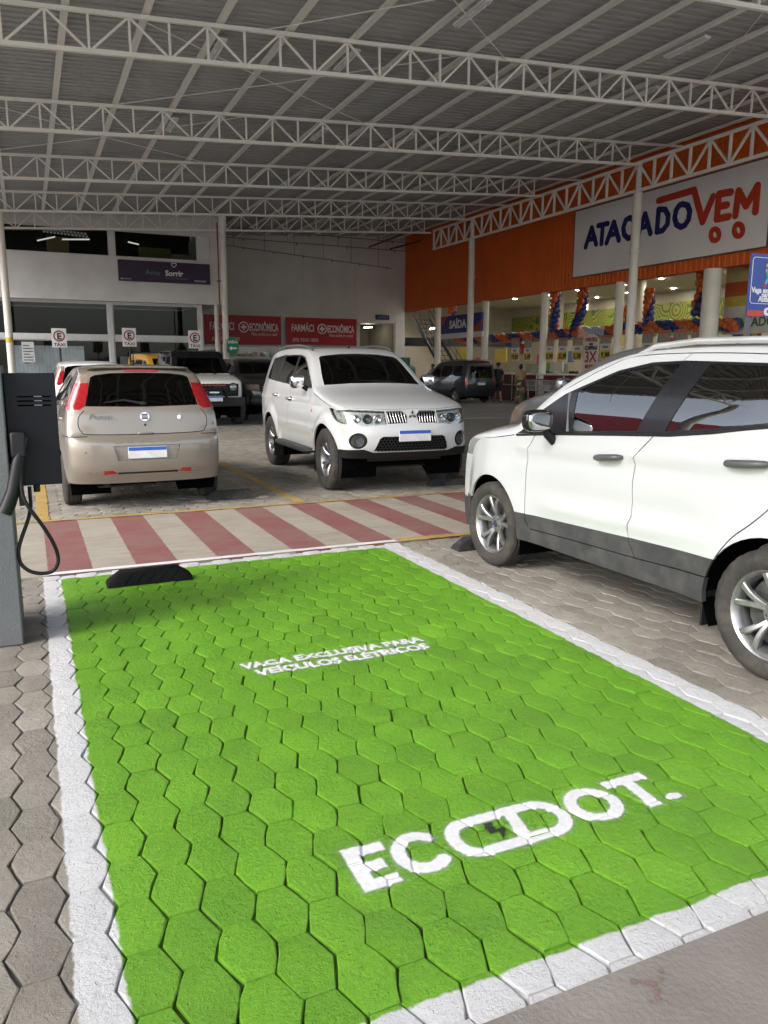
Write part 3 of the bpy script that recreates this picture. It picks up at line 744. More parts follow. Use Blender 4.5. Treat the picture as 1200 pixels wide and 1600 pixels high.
# sprinkler and fire pipes by the back wall
M_pipe_red = mat('red_pipe', (.20, .035, .02), .5); M_pipe_dark = mat('dark_pipe', (.16, .13, .115), .5)
fp = empty('fire_pipe', (7.45, 32.9, 0)); tag(fp, 'thin dark red vertical fire pipe beside the round steel column', 'pipe')
mb = MB(); mb.tube([(0, 0, 0.1), (0, 0, 7.3)], .03, 8); mb.build('riser', M_pipe_red, fp, smooth=50)
for z_ in (3.0, 5.0): mb = MB(); mb.box((0, 0, z_), (.14, .1, .06)); mb.build('pipe_clamp', M_pipe_red, fp)
for k, (a, b, c, lb) in enumerate((((340, 372), (612, 411), 40.5, 'lowest thin dark sprinkler pipe hung across the grey panel wall'), ((130, 353), (640, 393), 40.0, 'middle thin dark sprinkler pipe hung across the grey panel wall'), ((60, 326), (640, 378), 39.0, 'upper thin dark sprinkler pipe hung below the last truss'))):
    p, q = onY(*a, c), onY(*b, c); zz = (p.z + q.z) / 2 + .05
    sp_ = empty('sprinkler_pipe', (p.x, c, zz)); tag(sp_, lb, 'pipe', 'sprinkler pipes by the back wall')
    mb = MB(); mb.tube([(0, 0, 0), (q.x - p.x, 0, q.z - p.z)], .022, 6); mb.build('pipe', M_pipe_dark, sp_, smooth=60)
    mb = MB(); n_ = 6
    for i in range(n_):
        f = (i + .5) / n_; mb.bar(((q.x - p.x) * f, 0, (q.z - p.z) * f), ((q.x - p.x) * f, 0, 1.4), .018); mb.lathe([(.02, -.12), (.045, -.08), (.02, -.02)], ((q.x - p.x) * f + .5, 0, (q.z - p.z) * f), 'z', 6)
    mb.build('hanger_rods', M_pipe_dark, sp_)['kind'] = 'stuff'
for a, b, lb in (((577, 386), (634, 364), 'upper slanting red pipe in the corner by the orange wall'), ((610, 389), (672, 372), 'lower slanting red pipe in the corner by the orange wall')):
    p, q = onY(*a, 39.5), onY(*b, 43.5); mb = MB(); mb.tube([p, q], .05, 8); o = mb.build('fire_pipe', M_pipe_red, smooth=50); tag(o, lb, 'pipe', 'red pipes in the corner')

# ------------------------------------------------------------------ left building
LY = 38.0
lb_ = empty('clinic_building', (0, LY, 0)); O2 = Vector((0, LY, 0))
tag(lb_, 'grey rendered two storey building with dark strip windows behind the taxi signs', 'building')
Xc = onY(345, 430, LY).x; Xr1, Xr2 = onY(328, 400, LY).x, onY(309, 400, LY).x; Xp1, Xp0 = onY(180.5, 400, LY).x, onY(171, 400, LY).x
ZB, ZW0, ZW1 = 4.44, 6.40, 7.52
mb = MB()
mb.bx(-26, Xc, 0, .25, ZB, ZW0 - .002); mb.bx(-26, Xc, 0.001, .25, ZW1 + .002, 9.3)
mb.bx(Xp0, Xp1, .002, .25, ZW0, ZW1); mb.bx(Xr1, Xc, .002, .25, ZW0, ZW1)
mb.bx(Xc - .25, Xc - .003, .252, 6.4, ZB, 9.3); mb.bx(-26, Xc - .26, .26, 6.4, ZB - .0, ZB + .25)
mb.build('wall', M_wall_grey, lb_, bevel=.006)
mb = MB(); mb.bx(-26, Xc - .3, 5.6, 5.7, 4.7, 9); mb.bx(-26, Xc - .3, .3, 5.6, 8.6, 8.7); mb.build('upper_room', M_dark_int, lb_)
mb = MB(); mb.bx(Xr2, Xr1, .1, 2.2, ZW0, ZW1); mb.build('window_reveal', M_wall_grey, lb_)
def window(parent, x0, x1, z0, z1, y, fr=.05, gm=None, fm=None):
    w = empty('window', (0, 0, 0), 0, parent)
    mb = MB(); mb.bx(x0, x1, y - .03, y + .03, z0, z0 + fr); mb.bx(x0, x1, y - .03, y + .03, z1 - fr, z1); mb.bx(x0, x0 + fr, y - .028, y + .028, z0 + fr, z1 - fr); mb.bx(x1 - fr, x1, y - .028, y + .028, z0 + fr, z1 - fr)
    mb.build('frame', fm or M_white_frame, w)
    mb = MB(); mb.bx(x0 + fr, x1 - fr, y - .004, y + .004, z0 + fr, z1 - fr); mb.build('pane', gm or M_shop, w)
    return w
M_gdark = glass_mat('dark_shop_glass', (.70, .73, .71), -.025)
window(lb_, -14, Xp0 - .002, ZW0, ZW1, .15, .035, M_gdark); window(lb_, Xp1 + .002, Xr2, ZW0, ZW1, .15, .035, M_gdark)
# things seen dimly in the upper rooms
def room_item(name, px0, px1, py0, py1, dy, m, label=None):
    a = onY((px0 + px1) / 2, (py0 + py1) / 2, LY + dy); s = (LY + dy) / FPX * 1.02
    mb = MB(); mb.box((a.x, dy, a.z), ((px1 - px0) * s, .3, (py1 - py0) * s)); return mb.build(name, m, lb_, bevel=.02)
room_item('green_panel', 220, 263, 389, 403, 1.6, mat('green_panel', (.22, .25, .07), .6))
room_item('room_column', 76, 104, 372, 392, 3.2, mat('brown_column', (.35, .26, .14), .6))
room_item('shelf', 268, 305, 399, 407, 1.0, mat('beige_shelf', (.4, .35, .25), .6))
for (a, b, c, d) in ((58, 376, 86, 370), (97, 374, 140, 374), (200, 378, 217, 382)):
    p, q = onY(a, b, LY + 2.2), onY(c, d, LY + 2.2); mb = MB(); mb.tube([(p.x, 2.2, p.z), (q.x, 2.2, q.z)], .035, 6); mb.build('lamp_tube', mat('room_tube', (.7, .7, .66), .4, emit=((1, .97, .85), .3)), lb_)
mb = MB()
for i in range(13):
    for j in range(2):
        p = onY(66 + i * 5.6 + 2.5 * j, 357 + i * .7 + 4.5 * j, LY + 1.9); mb.superell((p.x, 1.9, p.z), (.055, .03, .055), 1, 8, 6)
mb.build('lamp_row', mat('lamp_row', (.2, .2, .19), .4, emit=((1, .97, .9), .04)), lb_)
# ground floor glazing
GY = .35; ZT0, ZT1 = 2.72, 2.93
gx = [-20., -13.5, -7.2, onY(4, 520, LY).x - .6, onY(175, 520, LY).x, onY(317, 540, LY).x]
for a, b in zip(gx[:-1], gx[1:]):
    window(lb_, a + .10, b - .10, ZT1, 4.36, GY, .05, M_gdark); window(lb_, a + .10, b - .10, .1, ZT0, GY, .05, M_shop)
for x in gx:
    mb = MB(); mb.bx(x - .098, x + .098, GY - .09, GY + .09, 0, 4.438); mb.build('mullion', M_white_frame, lb_, bevel=.008)
mb = MB(); mb.bx(-20, gx[-1], GY - .07, GY + .07, ZT0, ZT1); mb.build('transom', M_white_frame, lb_)
mb = MB(); mb.bx(-20, gx[-1], GY - .075, GY + .075, 4.362, 4.436); mb.build('head_rail', M_white_frame, lb_)
mb = MB(); mb.bx(-20, gx[-1], 4.5, 4.6, 0, 4.4); mb.bx(gx[-1] - .1, gx[-1] - .02, .5, 4.5, 0, 4.4); mb.build('shop_room', mat('shop_room', (.018, .019, .019), .8, var=.5, scale=.8), lb_)
mb = MB(); x = gx[3] + 1.0
while x < gx[4] - 1.3: mb.bx(x, x + .155, .62, .64, .1, 2.45); x += .16
mb.build('blinds', mat('blind_fabric', (.50, .53, .58), .7, var=.15, scale=3), lb_)
mb = MB(); mb.bx(gx[4] + .35, gx[4] + 2.6, .62, .64, .2, 2.0); mb.build('inner_board', mat('inner_board', (.30, .31, .33), .7), lb_)
M_paper = mat('paper_print', (.55, .57, .57), .6, var=.12, scale=9)
p0, p1 = onY(33, 534, LY + .28), onY(55, 566, LY + .28)
ps = empty('notice_board', (p0.x, LY + .25, p0.z)); tag(ps, 'white paper notice with printed rows on the clinic glass by the left column', 'notice')
mb = MB(); mb.bx(0, p1.x - p0.x, -.01, .0, p1.z - p0.z, 0); mb.build('sheet', M_paper, ps)
mb = MB()
for i in range(7): mb.bx(.06, (p1.x - p0.x) * (.9 if i % 3 else .6), -.014, -.0115, -.14 - i * .125 - .035, -.14 - i * .125)
mb.build('print_rows', M_black_print, ps)['kind'] = 'stuff'
# thin overhang columns
for px, lb in ((340, 'slim white post under the right corner of the grey building'),):
    x = onY(px, 520, LY).x; mb = MB(); mb.lathe([(.11, 0), (.11, 4.43)], (x, LY + .12, 0), 'z', 16); o = mb.build('support_post', M_column, smooth=40); tag(o, lb, 'post')

# ------------------------------------------------------------------ purple sign on the left building
def board(name, label, cat, px0, py0, px1, py1, Y, m, t=.06, kind=None):
    a, b = onY(px0, py0, Y), onY(px1, py1, Y)
    e = empty(name, ((a.x + b.x) / 2, Y, (a.z + b.z) / 2)); tag(e, label, cat)
    w, h = b.x - a.x, a.z - b.z
    mb = MB(); mb.bx(-w / 2, w / 2, -t / 2, t / 2, -h / 2, h / 2); mb.build('board', m, e, bevel=.008)
    return e, w, h
M_purple = mat('purple_sign', (.028, .010, .040), .45)
e, w, h = board('shop_sign', 'dark purple sign with a heart outline below the upper right window', 'sign', 183.5, 405, 328.5, 445, LY - .06, M_purple)
ux, uz = (1, 0, 0), (0, 0, 1); fy = -.036
M_teal = mat('teal_print', (.10, .22, .26), .5)
lettering('lettering', 'Amo', M_teal, e, (-w * .215, fy, -h * .16), ux, uz, h * .36, -.001)
lettering('lettering', 'Sorrir', M_white_print, e, (-.0 * w, fy, -h * .16), ux, uz, h * .36, .011)
lettering('lettering', 'Instituto Odontológico', M_teal, e, (.0, fy, -h * .31), ux, uz, h * .12)
lettering('lettering', '@amosorrir', M_white_print, e, (-w * .48, fy, -h * .42), ux, uz, h * .10)
lettering('lettering', '99229-2678', M_white_print, e, (w * .32, fy, -h * .40), ux, uz, h * .12)
hs_ = [(.12 + .34 * x, .03 + .34 * y) for x, y in [(.05, .02), (-.18, .28), (-.20, .48), (-.06, .58), (.08, .46), (.24, .58), (.44, .50), (.42, .28), (.2, .08), (.1, .02)]]
strokes_mesh([hs_], .028, lambda x, y, d: (x + w * .06, fy - d, y + h * .22), -.002, .003).build('heart_outline', M_white_print, e)

# ------------------------------------------------------------------ pharmacy wall at the back
FY = 44.4
fb = empty('pharmacy_building', (15, FY, 0)); O3 = Vector((15, FY, 0))
tag(fb, 'grey panel wall building at the back with shop fronts below red signs', 'building')
x0 = Xc - .3 - 15; x1 = 21.49 - 15
xo0, xo1 = onY(564, 520, FY).x - 15, onY(617, 520, FY).x - 15
mb = MB(); xs_ = np.linspace(x0, x1, 5)
for i in range(4): mb.bx(xs_[i] + .004, xs_[i + 1] - .004, 0, .2, 4.34, 10)
mb.build('panel_wall', M_wall_dim, fb)
mb = MB(); mb.bx(x0, x1, .06, .22, 4.2, 9.9); mb.build('wall_core', M_wall_dim, fb)
mb = MB(); mb.bx(xo1 + .05, x1, 0.01, .3, 0, 4.33); mb.build('pier', M_wall_dim, fb)
mb = MB(); mb.bx(x0, xo0, .18, .3, 2.75, 4.33); mb.build('fascia', M_wall_dim, fb)
# passage on the right with tube lamp
mb = MB(); mb.bx(xo0 + .3, xo1 + .2, 4.0, 4.1, 0, 4.3); mb.bx(xo1 - .05, xo1 + .04, .3, 4.0, 0, 4.3); mb.bx(xo0 - .1, xo0 + .0, .3, 4.0, 0, 4.3); mb.bx(xo0, xo1, .3, 4.0, 4.22, 4.3)
mb.build('passage_wall', mat('beige_wall', (.33, .29, .215), .8), fb)
M_lamp = mat('lit_tube', (.9, .9, .85), .4, emit=((1.0, .97, .88), 9.0))
p = onY(576, 512, FY + 1.5)
o = MB(); o.bar((0, 0, 0), (.62, .25, 0.05), .07, .05); o = o.build('tube_lamp', M_lamp, loc=(p.x - .3, FY + 1.5, p.z)); tag(o, 'lit tube lamp in the passage right of the red pharmacy signs', 'lamp')
# glazed shop fronts with shelves of goods
gxs = [x0 + .1, onY(443, 560, FY).x - 15, onY(560, 560, FY).x - 15]
for a, b in zip(gxs[:-1], gxs[1:]):
    window(fb, a + .12, b - .12, .1, 2.72, .25, .05, M_shop)
for x in gxs:
    mb = MB(); mb.bx(x - .11, x + .11, .08, .4, 0, 4.33); mb.build('post', M_white_frame, fb)
M_sh = [mat('goods_red', (.30, .03, .03), .5), mat('goods_white', (.45, .45, .43), .5), mat('goods_grey', (.18, .18, .17), .5), mat('goods_green', (.05, .16, .12), .5)]
for a, b in zip(gxs[:-1], gxs[1:]):
    mb = MB()
    for r_ in range(6):
        x = a + .3; z = .25 + r_ * .38
        mb.bx(a + .2, b - .2, 1.0, 1.4, z - .03, z, 2)
        while x < b - .5:
            w_ = rng.uniform(.08, .3); mb.bx(x, x + w_, 1.05, 1.25, z + .001, z + rng.uniform(.12, .28), int(rng.integers(0, 4))); x += w_ + .02
    mb.build('stocked_shelves', M_sh, fb)['kind'] = 'stuff'
mb = MB(); mb.bx(x0, xo0 - .1, 3.0, 3.1, 0, 4.2); mb.build('shop_back', mat('shop_back', (.2, .19, .17), .8), fb)
M_redsign = mat('red_sign', (.40, .016, .026), .45)
M_pale = mat('pale_print', (.80, .78, .77), .5)
def pharm_sign(px0, py0, px1, py1, label, first):
    e, w, h = board('shop_sign', label, 'sign', px0, py0, px1, py1, FY - .12, M_redsign); e['group'] = 'red pharmacy signs'
    z0 = h * -.02; s = h * .37
    lettering('lettering', 'FARMÁCI', M_pale, e, (-w * (.43 if not first else .44), fy, z0 + .02), ux, uz, s, .010, fit=w * .31)
    lettering('lettering', 'ECONÔMICA', M_pale, e, (w * .075, fy, z0), ux, uz, s, .014, fit=w * .385)
    lettering('lettering', 'Mais saúde pra você', M_pale, e, (w * .10, fy, z0 - h * .16), ux, uz, s * .42, fit=w * .34)
    lettering('lettering', '(00) 9242-1860', M_pale, e, (-w * .42, fy, z0 - h * .36), ux, uz, s * .5, fit=w * .36)
    cx, cz, r_ = w * .0, h * .10, h * .19
    mb = MB(); mb.lathe([(r_, -.004), (r_, .008), (r_ * .8, .008), (r_ * .8, -.004), (r_, -.004)], (cx, fy, cz), 'y', 28)
    mb.bx(cx - r_ * .52, cx + r_ * .52, fy - .006, fy + .002, cz - r_ * .19, cz + r_ * .19); mb.bx(cx - r_ * .19, cx + r_ * .19, fy - .0075, fy + .002, cz - r_ * .52, cz + r_ * .52)
    mb.build('cross_emblem', M_pale, e)
pharm_sign(319, 491, 439.5, 539, 'red pharmacy sign at the back, left one, partly behind the slim posts', True)
pharm_sign(446.5, 495.5, 557, 540, 'red pharmacy sign at the back, right one, above the white off-roader roof', False)
e, w, h = board('wall_sign', 'small dark blue sign low on the grey panel wall', 'sign', 587, 492, 608, 500, FY - .08, M_navy)
mb = MB(); mb.bx(-w * .42, w * .42, -.036, -.03, -h * .25, h * .25); mb.build('print_panel', mat('slate_print', (.09, .11, .2), .5), e)

# ------------------------------------------------------------------ store on the right: orange facade on columns
SX = 21.5; ZO = 4.88
st = empty('store_building', (SX, 28, 0)); O4 = Vector((SX, 28, 0))
tag(st, 'long store with orange ribbed metal facade raised on white columns', 'building')
mb = MB(); prof = []; yy = 10.0
while yy < 44.38:
    prof += [(yy, 0.), (yy + .15, 0.), (yy + .17, -.016), (yy + .23, -.016)]; yy += .25
vs = []
for a, h in prof:
    for z in (ZO, 9.9): vs.append((h, a - 28, z))
mb.add(vs, [(2 * i, 2 * i + 1, 2 * i + 3, 2 * i + 2) for i in range(len(prof) - 1)])
mb.build('ribbed_cladding', M_orange, st)
mb = MB(); mb.bx(.02, .3, 10 - 28, 44.4 - 28, ZO - .01, 9.9); mb.build('facade_core', mat('orange_core', (.30, .06, .012), .7), st)
for i, (y, r) in enumerate(((40.1, .18), (35.0, .18), (29.95, .165), (25.0, .17), (20.4, .30), (15.0, .17))):
    column(SX, y, r, ZO - .012, M_column, st, None, 'column', Vector((SX, 28, 0)))
# inside: floor, ceiling, walls
IX = 33.0
mb = MB(); mb.bx(.3, IX - SX + 6, 10 - 28, 24, .0, .012); mb.build('floor', mat('store_floor', (.45, .42, .36), .3), st)
mb = MB(); mb.bx(.301, IX - SX + 6, 10 - 28, 24, 5.75, 5.85); mb.build('ceiling', mat('store_ceiling', (.42, .36, .26), .8, var=.05), st)
M_beige = mat('store_wall', (.40, .355, .27), .8, var=.06)
mb = MB(); mb.bx(IX - SX, IX - SX + .1, 10 - 28, 24, 0, 6.9); mb.bx(.31, IX - SX, 22.0, 22.1, 0, 6.9); mb.build('inner_wall', M_beige, st)
def ring_material():
    m, n, l, b = nodes_of('ring_pattern'); geo = n.new('ShaderNodeNewGeometry')
    vo = n.new('ShaderNodeTexVoronoi'); vo.inputs['Scale'].default_value = .85; vo.inputs['Randomness'].default_value = .8; l.new(geo.outputs['Position'], vo.inputs['Vector'])
    s = math_node(n, l, 'SINE', math_node(n, l, 'MULTIPLY', vo.outputs['Distance'], 52.0)); g = math_node(n, l, 'GREATER_THAN', s, .1)
    mx = n.new('ShaderNodeMix'); mx.data_type = 'RGBA'; mx.inputs[6].default_value = (.30, .28, .02, 1); mx.inputs[7].default_value = (.05, .10, .015, 1); l.new(g, mx.inputs[0]); l.new(mx.outputs[2], b.inputs['Base Color'])
    return m
mb = MB(); mb.bx(IX - SX - .03, IX - SX - .002, 10 - 28, 49.9 - 28, 4.05, 5.15); mb.build('pattern_band', ring_material(), st)
mb = MB(); mb.bx(IX - SX - .028, IX - SX - .002, 10 - 28, 49.9 - 28, 3.35, 4.046); mb.build('green_band', mat('green_band', (.07, .14, .02), .6), st)
mb = MB()
M_spot = mat('downlight', (1, 1, 1), .5, emit=((1, .95, .86), 150.0))
for i in range(3):
    for j in range(11):
        mb.lathe([(0, 5.73), (.10, 5.73)], (3.0 + i * 3.4 + .4 * (j % 2), 11 + j * 3.1 - 28, 0), 'z', 10)
mb.build('downlights', M_spot, st)['kind'] = 'stuff'
for x_, y_ in ((7.2, 38.5), (6.0, 30.5), (6.5, 23.0)):
    mb = MB(); mb.lathe([(.24, .02), (.24, 5.745)], (x_, y_ - 28, 0), 'z', 18); mb.build('inner_column', M_beige, st, smooth=40)
M_winlit = mat('lit_window', (.6, .56, .45), .5, emit=((1, .93, .75), .9))
for y_ in (44.6, 41.6):
    mb = MB(); mb.bx(IX - SX - .04, IX - SX - .003, y_ - 28.3, y_ - 27.3, 5.2, 5.72); mb.build('inner_window', M_winlit, st)
# glazing between the columns, low red wall, rail
cols_y = [35.0, 29.95, 25.0, 20.4, 15.0, 10.2]
for a, b in zip(cols_y[:-1], cols_y[1:]):
    for c_ in range(2):
        ya = a - .2 - (a - b - .4) * c_ / 2; yb_ = a - .2 - (a - b - .4) * (c_ + 1) / 2
        mb = MB(); mb.bx(.10, .108, yb_ - 28 + .02, ya - 28 - .02, 1.30, ZO - .02); mb.build('pane', M_shop, st)
    mb = MB(); mb.bx(.05, .16, b - 28 + .2, a - 28 - .2, 1.22, 1.298); mb.build('sill', M_white_frame, st)
M_lowred = mat('dark_red_paint', (.13, .018, .02), .5, var=.2, dirt=.3)
mb = MB(); mb.bx(-.02, .2, 10 - 28, 34.8 - 28, 0, 1.218); mb.build('low_wall', M_lowred, st)
# mezzanine and stair seen through the open bay at the far end
mb = MB(); mb.bx(.4, 9, 45 - 28, 45.2 - 28, 2.9, 3.4); mb.bx(.4, 5, 45.2 - 28, 48 - 28, 2.95, 3.05); mb.build('mezzanine', mat('dark_steel', (.025, .023, .022), .6), st)
stair = empty('metal_stair', (22.5, 43.0, 0)); tag(stair, 'dark metal stair with railings in the far corner of the store', 'stair')
mb = MB()
for s_ in range(14): mb.bx(-.2, .9, .0 - s_ * .0, .0, 0, 0)
mb = MB(); a, b = Vector((.1, -3.0, 0.1)), Vector((.1, 2.4, 4.6))
mb.bar(a, b, .06, .22); mb.bar(a + Vector((1.1, 0, 0)), b + Vector((1.1, 0, 0)), .06, .22); mb.build('stringer', M_black, stair)
for s_ in range(16):
    p = a.lerp(b, (s_ + .5) / 16); mb = MB(); mb.box((p.x + .55, p.y, p.z + .05), (1.04, .28, .03)); mb.build('tread', M_black, stair)
mb = MB()
for xo in (0, 1.1):
    for hh in (.55, 1.0): mb.tube([a + Vector((xo, 0, hh)), b + Vector((xo, 0, hh))], .022, 6)
    for s_ in range(7):
        p = a.lerp(b, s_ / 6) + Vector((xo, 0, 0)); mb.tube([p, p + Vector((0, 0, 1.0))], .018, 6)
mb.build('railing', M_black, stair)
p = onX(652, 516, 23.0)
o = MB(); o.bar((0, 0, 0), (0, -.9, .05), .09, .06); o = o.build('tube_lamp', M_lamp, loc=(23.0, 43.9, p.z)); tag(o, 'lit tube lamp under the dark mezzanine in the far store corner', 'lamp')

# facade sign
SYL, SYR, SZ0, SZ1 = 27.85, 18.25, 5.32, 7.95
sg = empty('facade_sign', (SX - .10, (SYL + SYR) / 2, (SZ0 + SZ1) / 2)); tag(sg, 'big pale grey store sign with navy and red lettering on the orange facade', 'sign')
Ls, Hs = SYL - SYR, SZ1 - SZ0
M_signgrey = mat('sign_sheet', (.84, .84, .83), .5, var=.05, scale=.6)
mb = MB(); mb.bx(-.03, .03, -Ls / 2, Ls / 2, -Hs / 2, Hs / 2); mb.build('sign_sheet', M_signgrey, sg)
mb = MB()
for y, z, a, b in ((0, -Hs / 2 - .02, Ls + .06, .04), (0, Hs / 2 + .02, Ls + .06, .04)): mb.box((.0, y, z), (.07, a, b))
for y in (-Ls / 2 - .02, Ls / 2 + .02): mb.box((0, y, 0), (.068, .04, Hs))
mb.build('sign_frame', mat('sign_frame', (.10, .10, .10), .5), sg)
def SG(zx, zy):
    p = onX(880 + zx / 3.75, 250 + zy / 3.75, SX - .14); return (p.y - sg.location.y, p.z - sg.location.z)
fr_ = lambda y, z, d: (-.032 - d, y, z)
navy = [[(132, 510), (168, 397), (194, 494)], [(150, 466), (186, 458)], [(207, 385), (262, 372)], [(233, 380), (225, 490)], [(255, 486), (298, 364), (327, 470)], [(272, 440), (316, 430)],
        [(412, 350), (392, 338), (368, 352), (353, 395), (358, 437), (382, 460), (410, 446)], [(440, 440), (480, 316), (512, 430)], [(462, 395), (500, 383)],
        [(560, 290), (550, 422), (585, 412), (612, 376), (616, 325), (598, 290), (560, 290)],
        [(700, 258), (730, 266), (743, 300), (736, 348), (715, 382), (690, 393), (664, 378), (654, 340), (663, 292), (682, 265), (700, 258)]]
redl = [[(560, 238), (768, 177), (818, 362), (878, 215)], [(983, 188), (914, 200), (901, 346), (970, 332)], [(908, 274), (960, 264)], [(1010, 325), (1028, 182), (1074, 268), (1140, 150), (1128, 302)],
        [(890 + 24 * math.cos(R_(k * 24)), 438 + 34 * math.sin(R_(k * 24))) for k in range(16)], [(1028 + 25 * math.cos(R_(k * 24)), 411 + 36 * math.sin(R_(k * 24))) for k in range(16)]]
cv = lambda S: [[SG(*p) for p in s] for s in S]
strokes_mesh(cv(navy), .20, fr_, 0, .03).build('navy_lettering', M_navy, sg)
strokes_mesh(cv(redl[:4]), .235, fr_, 0, .03).build('red_lettering', M_red_print, sg)
for rg in cv(redl[4:]): strokes_mesh([rg], .17, fr_, 0, .03).build('wheel_ring', M_red_print, sg)
# EXIT board
a, b = onX(690, 500, SX - .25), onX(753.5, 500, SX - .25)
ex = empty('exit_sign', (SX - .25, (a.y + b.y) / 2, 0)); tag(ex, 'blue exit board with orange corners hung over the store doorway', 'sign')
Le = a.y - b.y; ez0, ez1 = 3.72, 5.05
ez1 = onX(722, 491.5, SX - .25).z; ez0 = onX(722, 519.5, SX - .25).z; He = ez1 - ez0
mb = MB(); mb.bx(-.05, .05, -Le / 2, Le / 2, ez0, ez1); mb.build('board', mat('exit_blue', (.018, .025, .20), .5), ex)
mb = MB(); f2 = lambda y, z, d: (-.052 - d, y, z)
mb.prism([(Le / 2, ez1), (Le / 2, ez1 - He * .62), (Le / 2 - Le * .20, ez1)], 0, .006, 0, f2); mb.build('orange_corner', mat('exit_orange', (.38, .06, .02), .5), ex); mb = MB(); mb.prism([(-Le / 2, ez0), (-Le / 2, ez0 + He * .62), (-Le / 2 + Le * .24, ez0)], 0, .006, 0, f2); mb.build('orange_corner', mat('exit_orange', (.38, .06, .02), .5), ex)
lettering('lettering', 'SAÍDA', M_white_print, ex, (-.058, Le * .27, ez0 + He * .28), (0, -1, 0), (0, 0, 1), He * .62, .02, xs=1.12)
mb = MB(); mb.bx(-.06, .06, -Le / 2 - .1, Le / 2, ez0 - .28, ez0 - .02); mb.build('lintel', M_white_frame, ex)
# ------------------------------------------------------------------ vehicles: skins cut into panels
def catmull(P):
    P = np.asarray(P, float); k = len(P)
    ext = np.vstack([2 * P[0] - P[1], P, 2 * P[-1] - P[-2]])
    def f(s):
        s = np.clip(np.asarray(s, float), 0, k - 1 - 1e-9); i = s.astype(int); t = (s - i)[:, None]
        p0, p1, p2, p3 = ext[i], ext[i + 1], ext[i + 2], ext[i + 3]
        return 0.5 * (2 * p1 + (p2 - p0) * t + (2 * p0 - 5 * p1 + 4 * p2 - p3) * t ** 2 + (3 * p1 - p0 - 3 * p2 + p3) * t ** 3)
    return f
def smooth_table(xs, ys, w):
    g = np.linspace(xs[0] - .3, xs[-1] + .3, 700); v = np.interp(g, xs, ys); k = max(1, int(w / (g[1] - g[0])))
    ker = np.hanning(2 * k + 3); ker /= ker.sum(); v = np.convolve(np.pad(v, k + 1, mode='edge'), ker, 'valid')
    return lambda x: np.interp(x, g, v)
def pip(P, poly):
    ins = np.zeros(len(P), bool); q = np.asarray(poly); x, y = P[:, 0], P[:, 1]
    for i in range(len(q)):
        a, b = q[i - 1], q[i]
        if a[1] == b[1]: continue
        c = (a[1] > y) != (b[1] > y); xi = (b[0] - a[0]) * (y - a[1]) / (b[1] - a[1]) + a[0]
        ins ^= c & (x < xi)
    return ins
def dens(poly, step, closed=True):
    out = []; n = len(poly)
    for i in range(n if closed else n - 1):
        a, b = np.array(poly[i], float), np.array(poly[(i + 1) % n], float); k = max(1, int(np.linalg.norm(b - a) / step))
        for j in range(k): out.append(tuple(a + (b - a) * j / k))
    if not closed: out.append(tuple(poly[-1]))
    return out
def curve(pts, n=6):
    f = catmull(pts); return [tuple(p) for p in f(np.linspace(0, len(pts) - 1, (len(pts) - 1) * n + 1))]
def ribbon(pts, w):
    """thin closed strip along a polyline (for panel gaps)"""
    P = [np.array(p, float) for p in pts]; L = []; Q = []
    for i, p in enumerate(P):
        t = P[min(i + 1, len(P) - 1)] - P[max(i - 1, 0)]; t /= np.linalg.norm(t); nn = np.array([-t[1], t[0]])
        L.append(tuple(p + nn * w / 2)); Q.append(tuple(p - nn * w / 2))
    return L + Q[::-1]

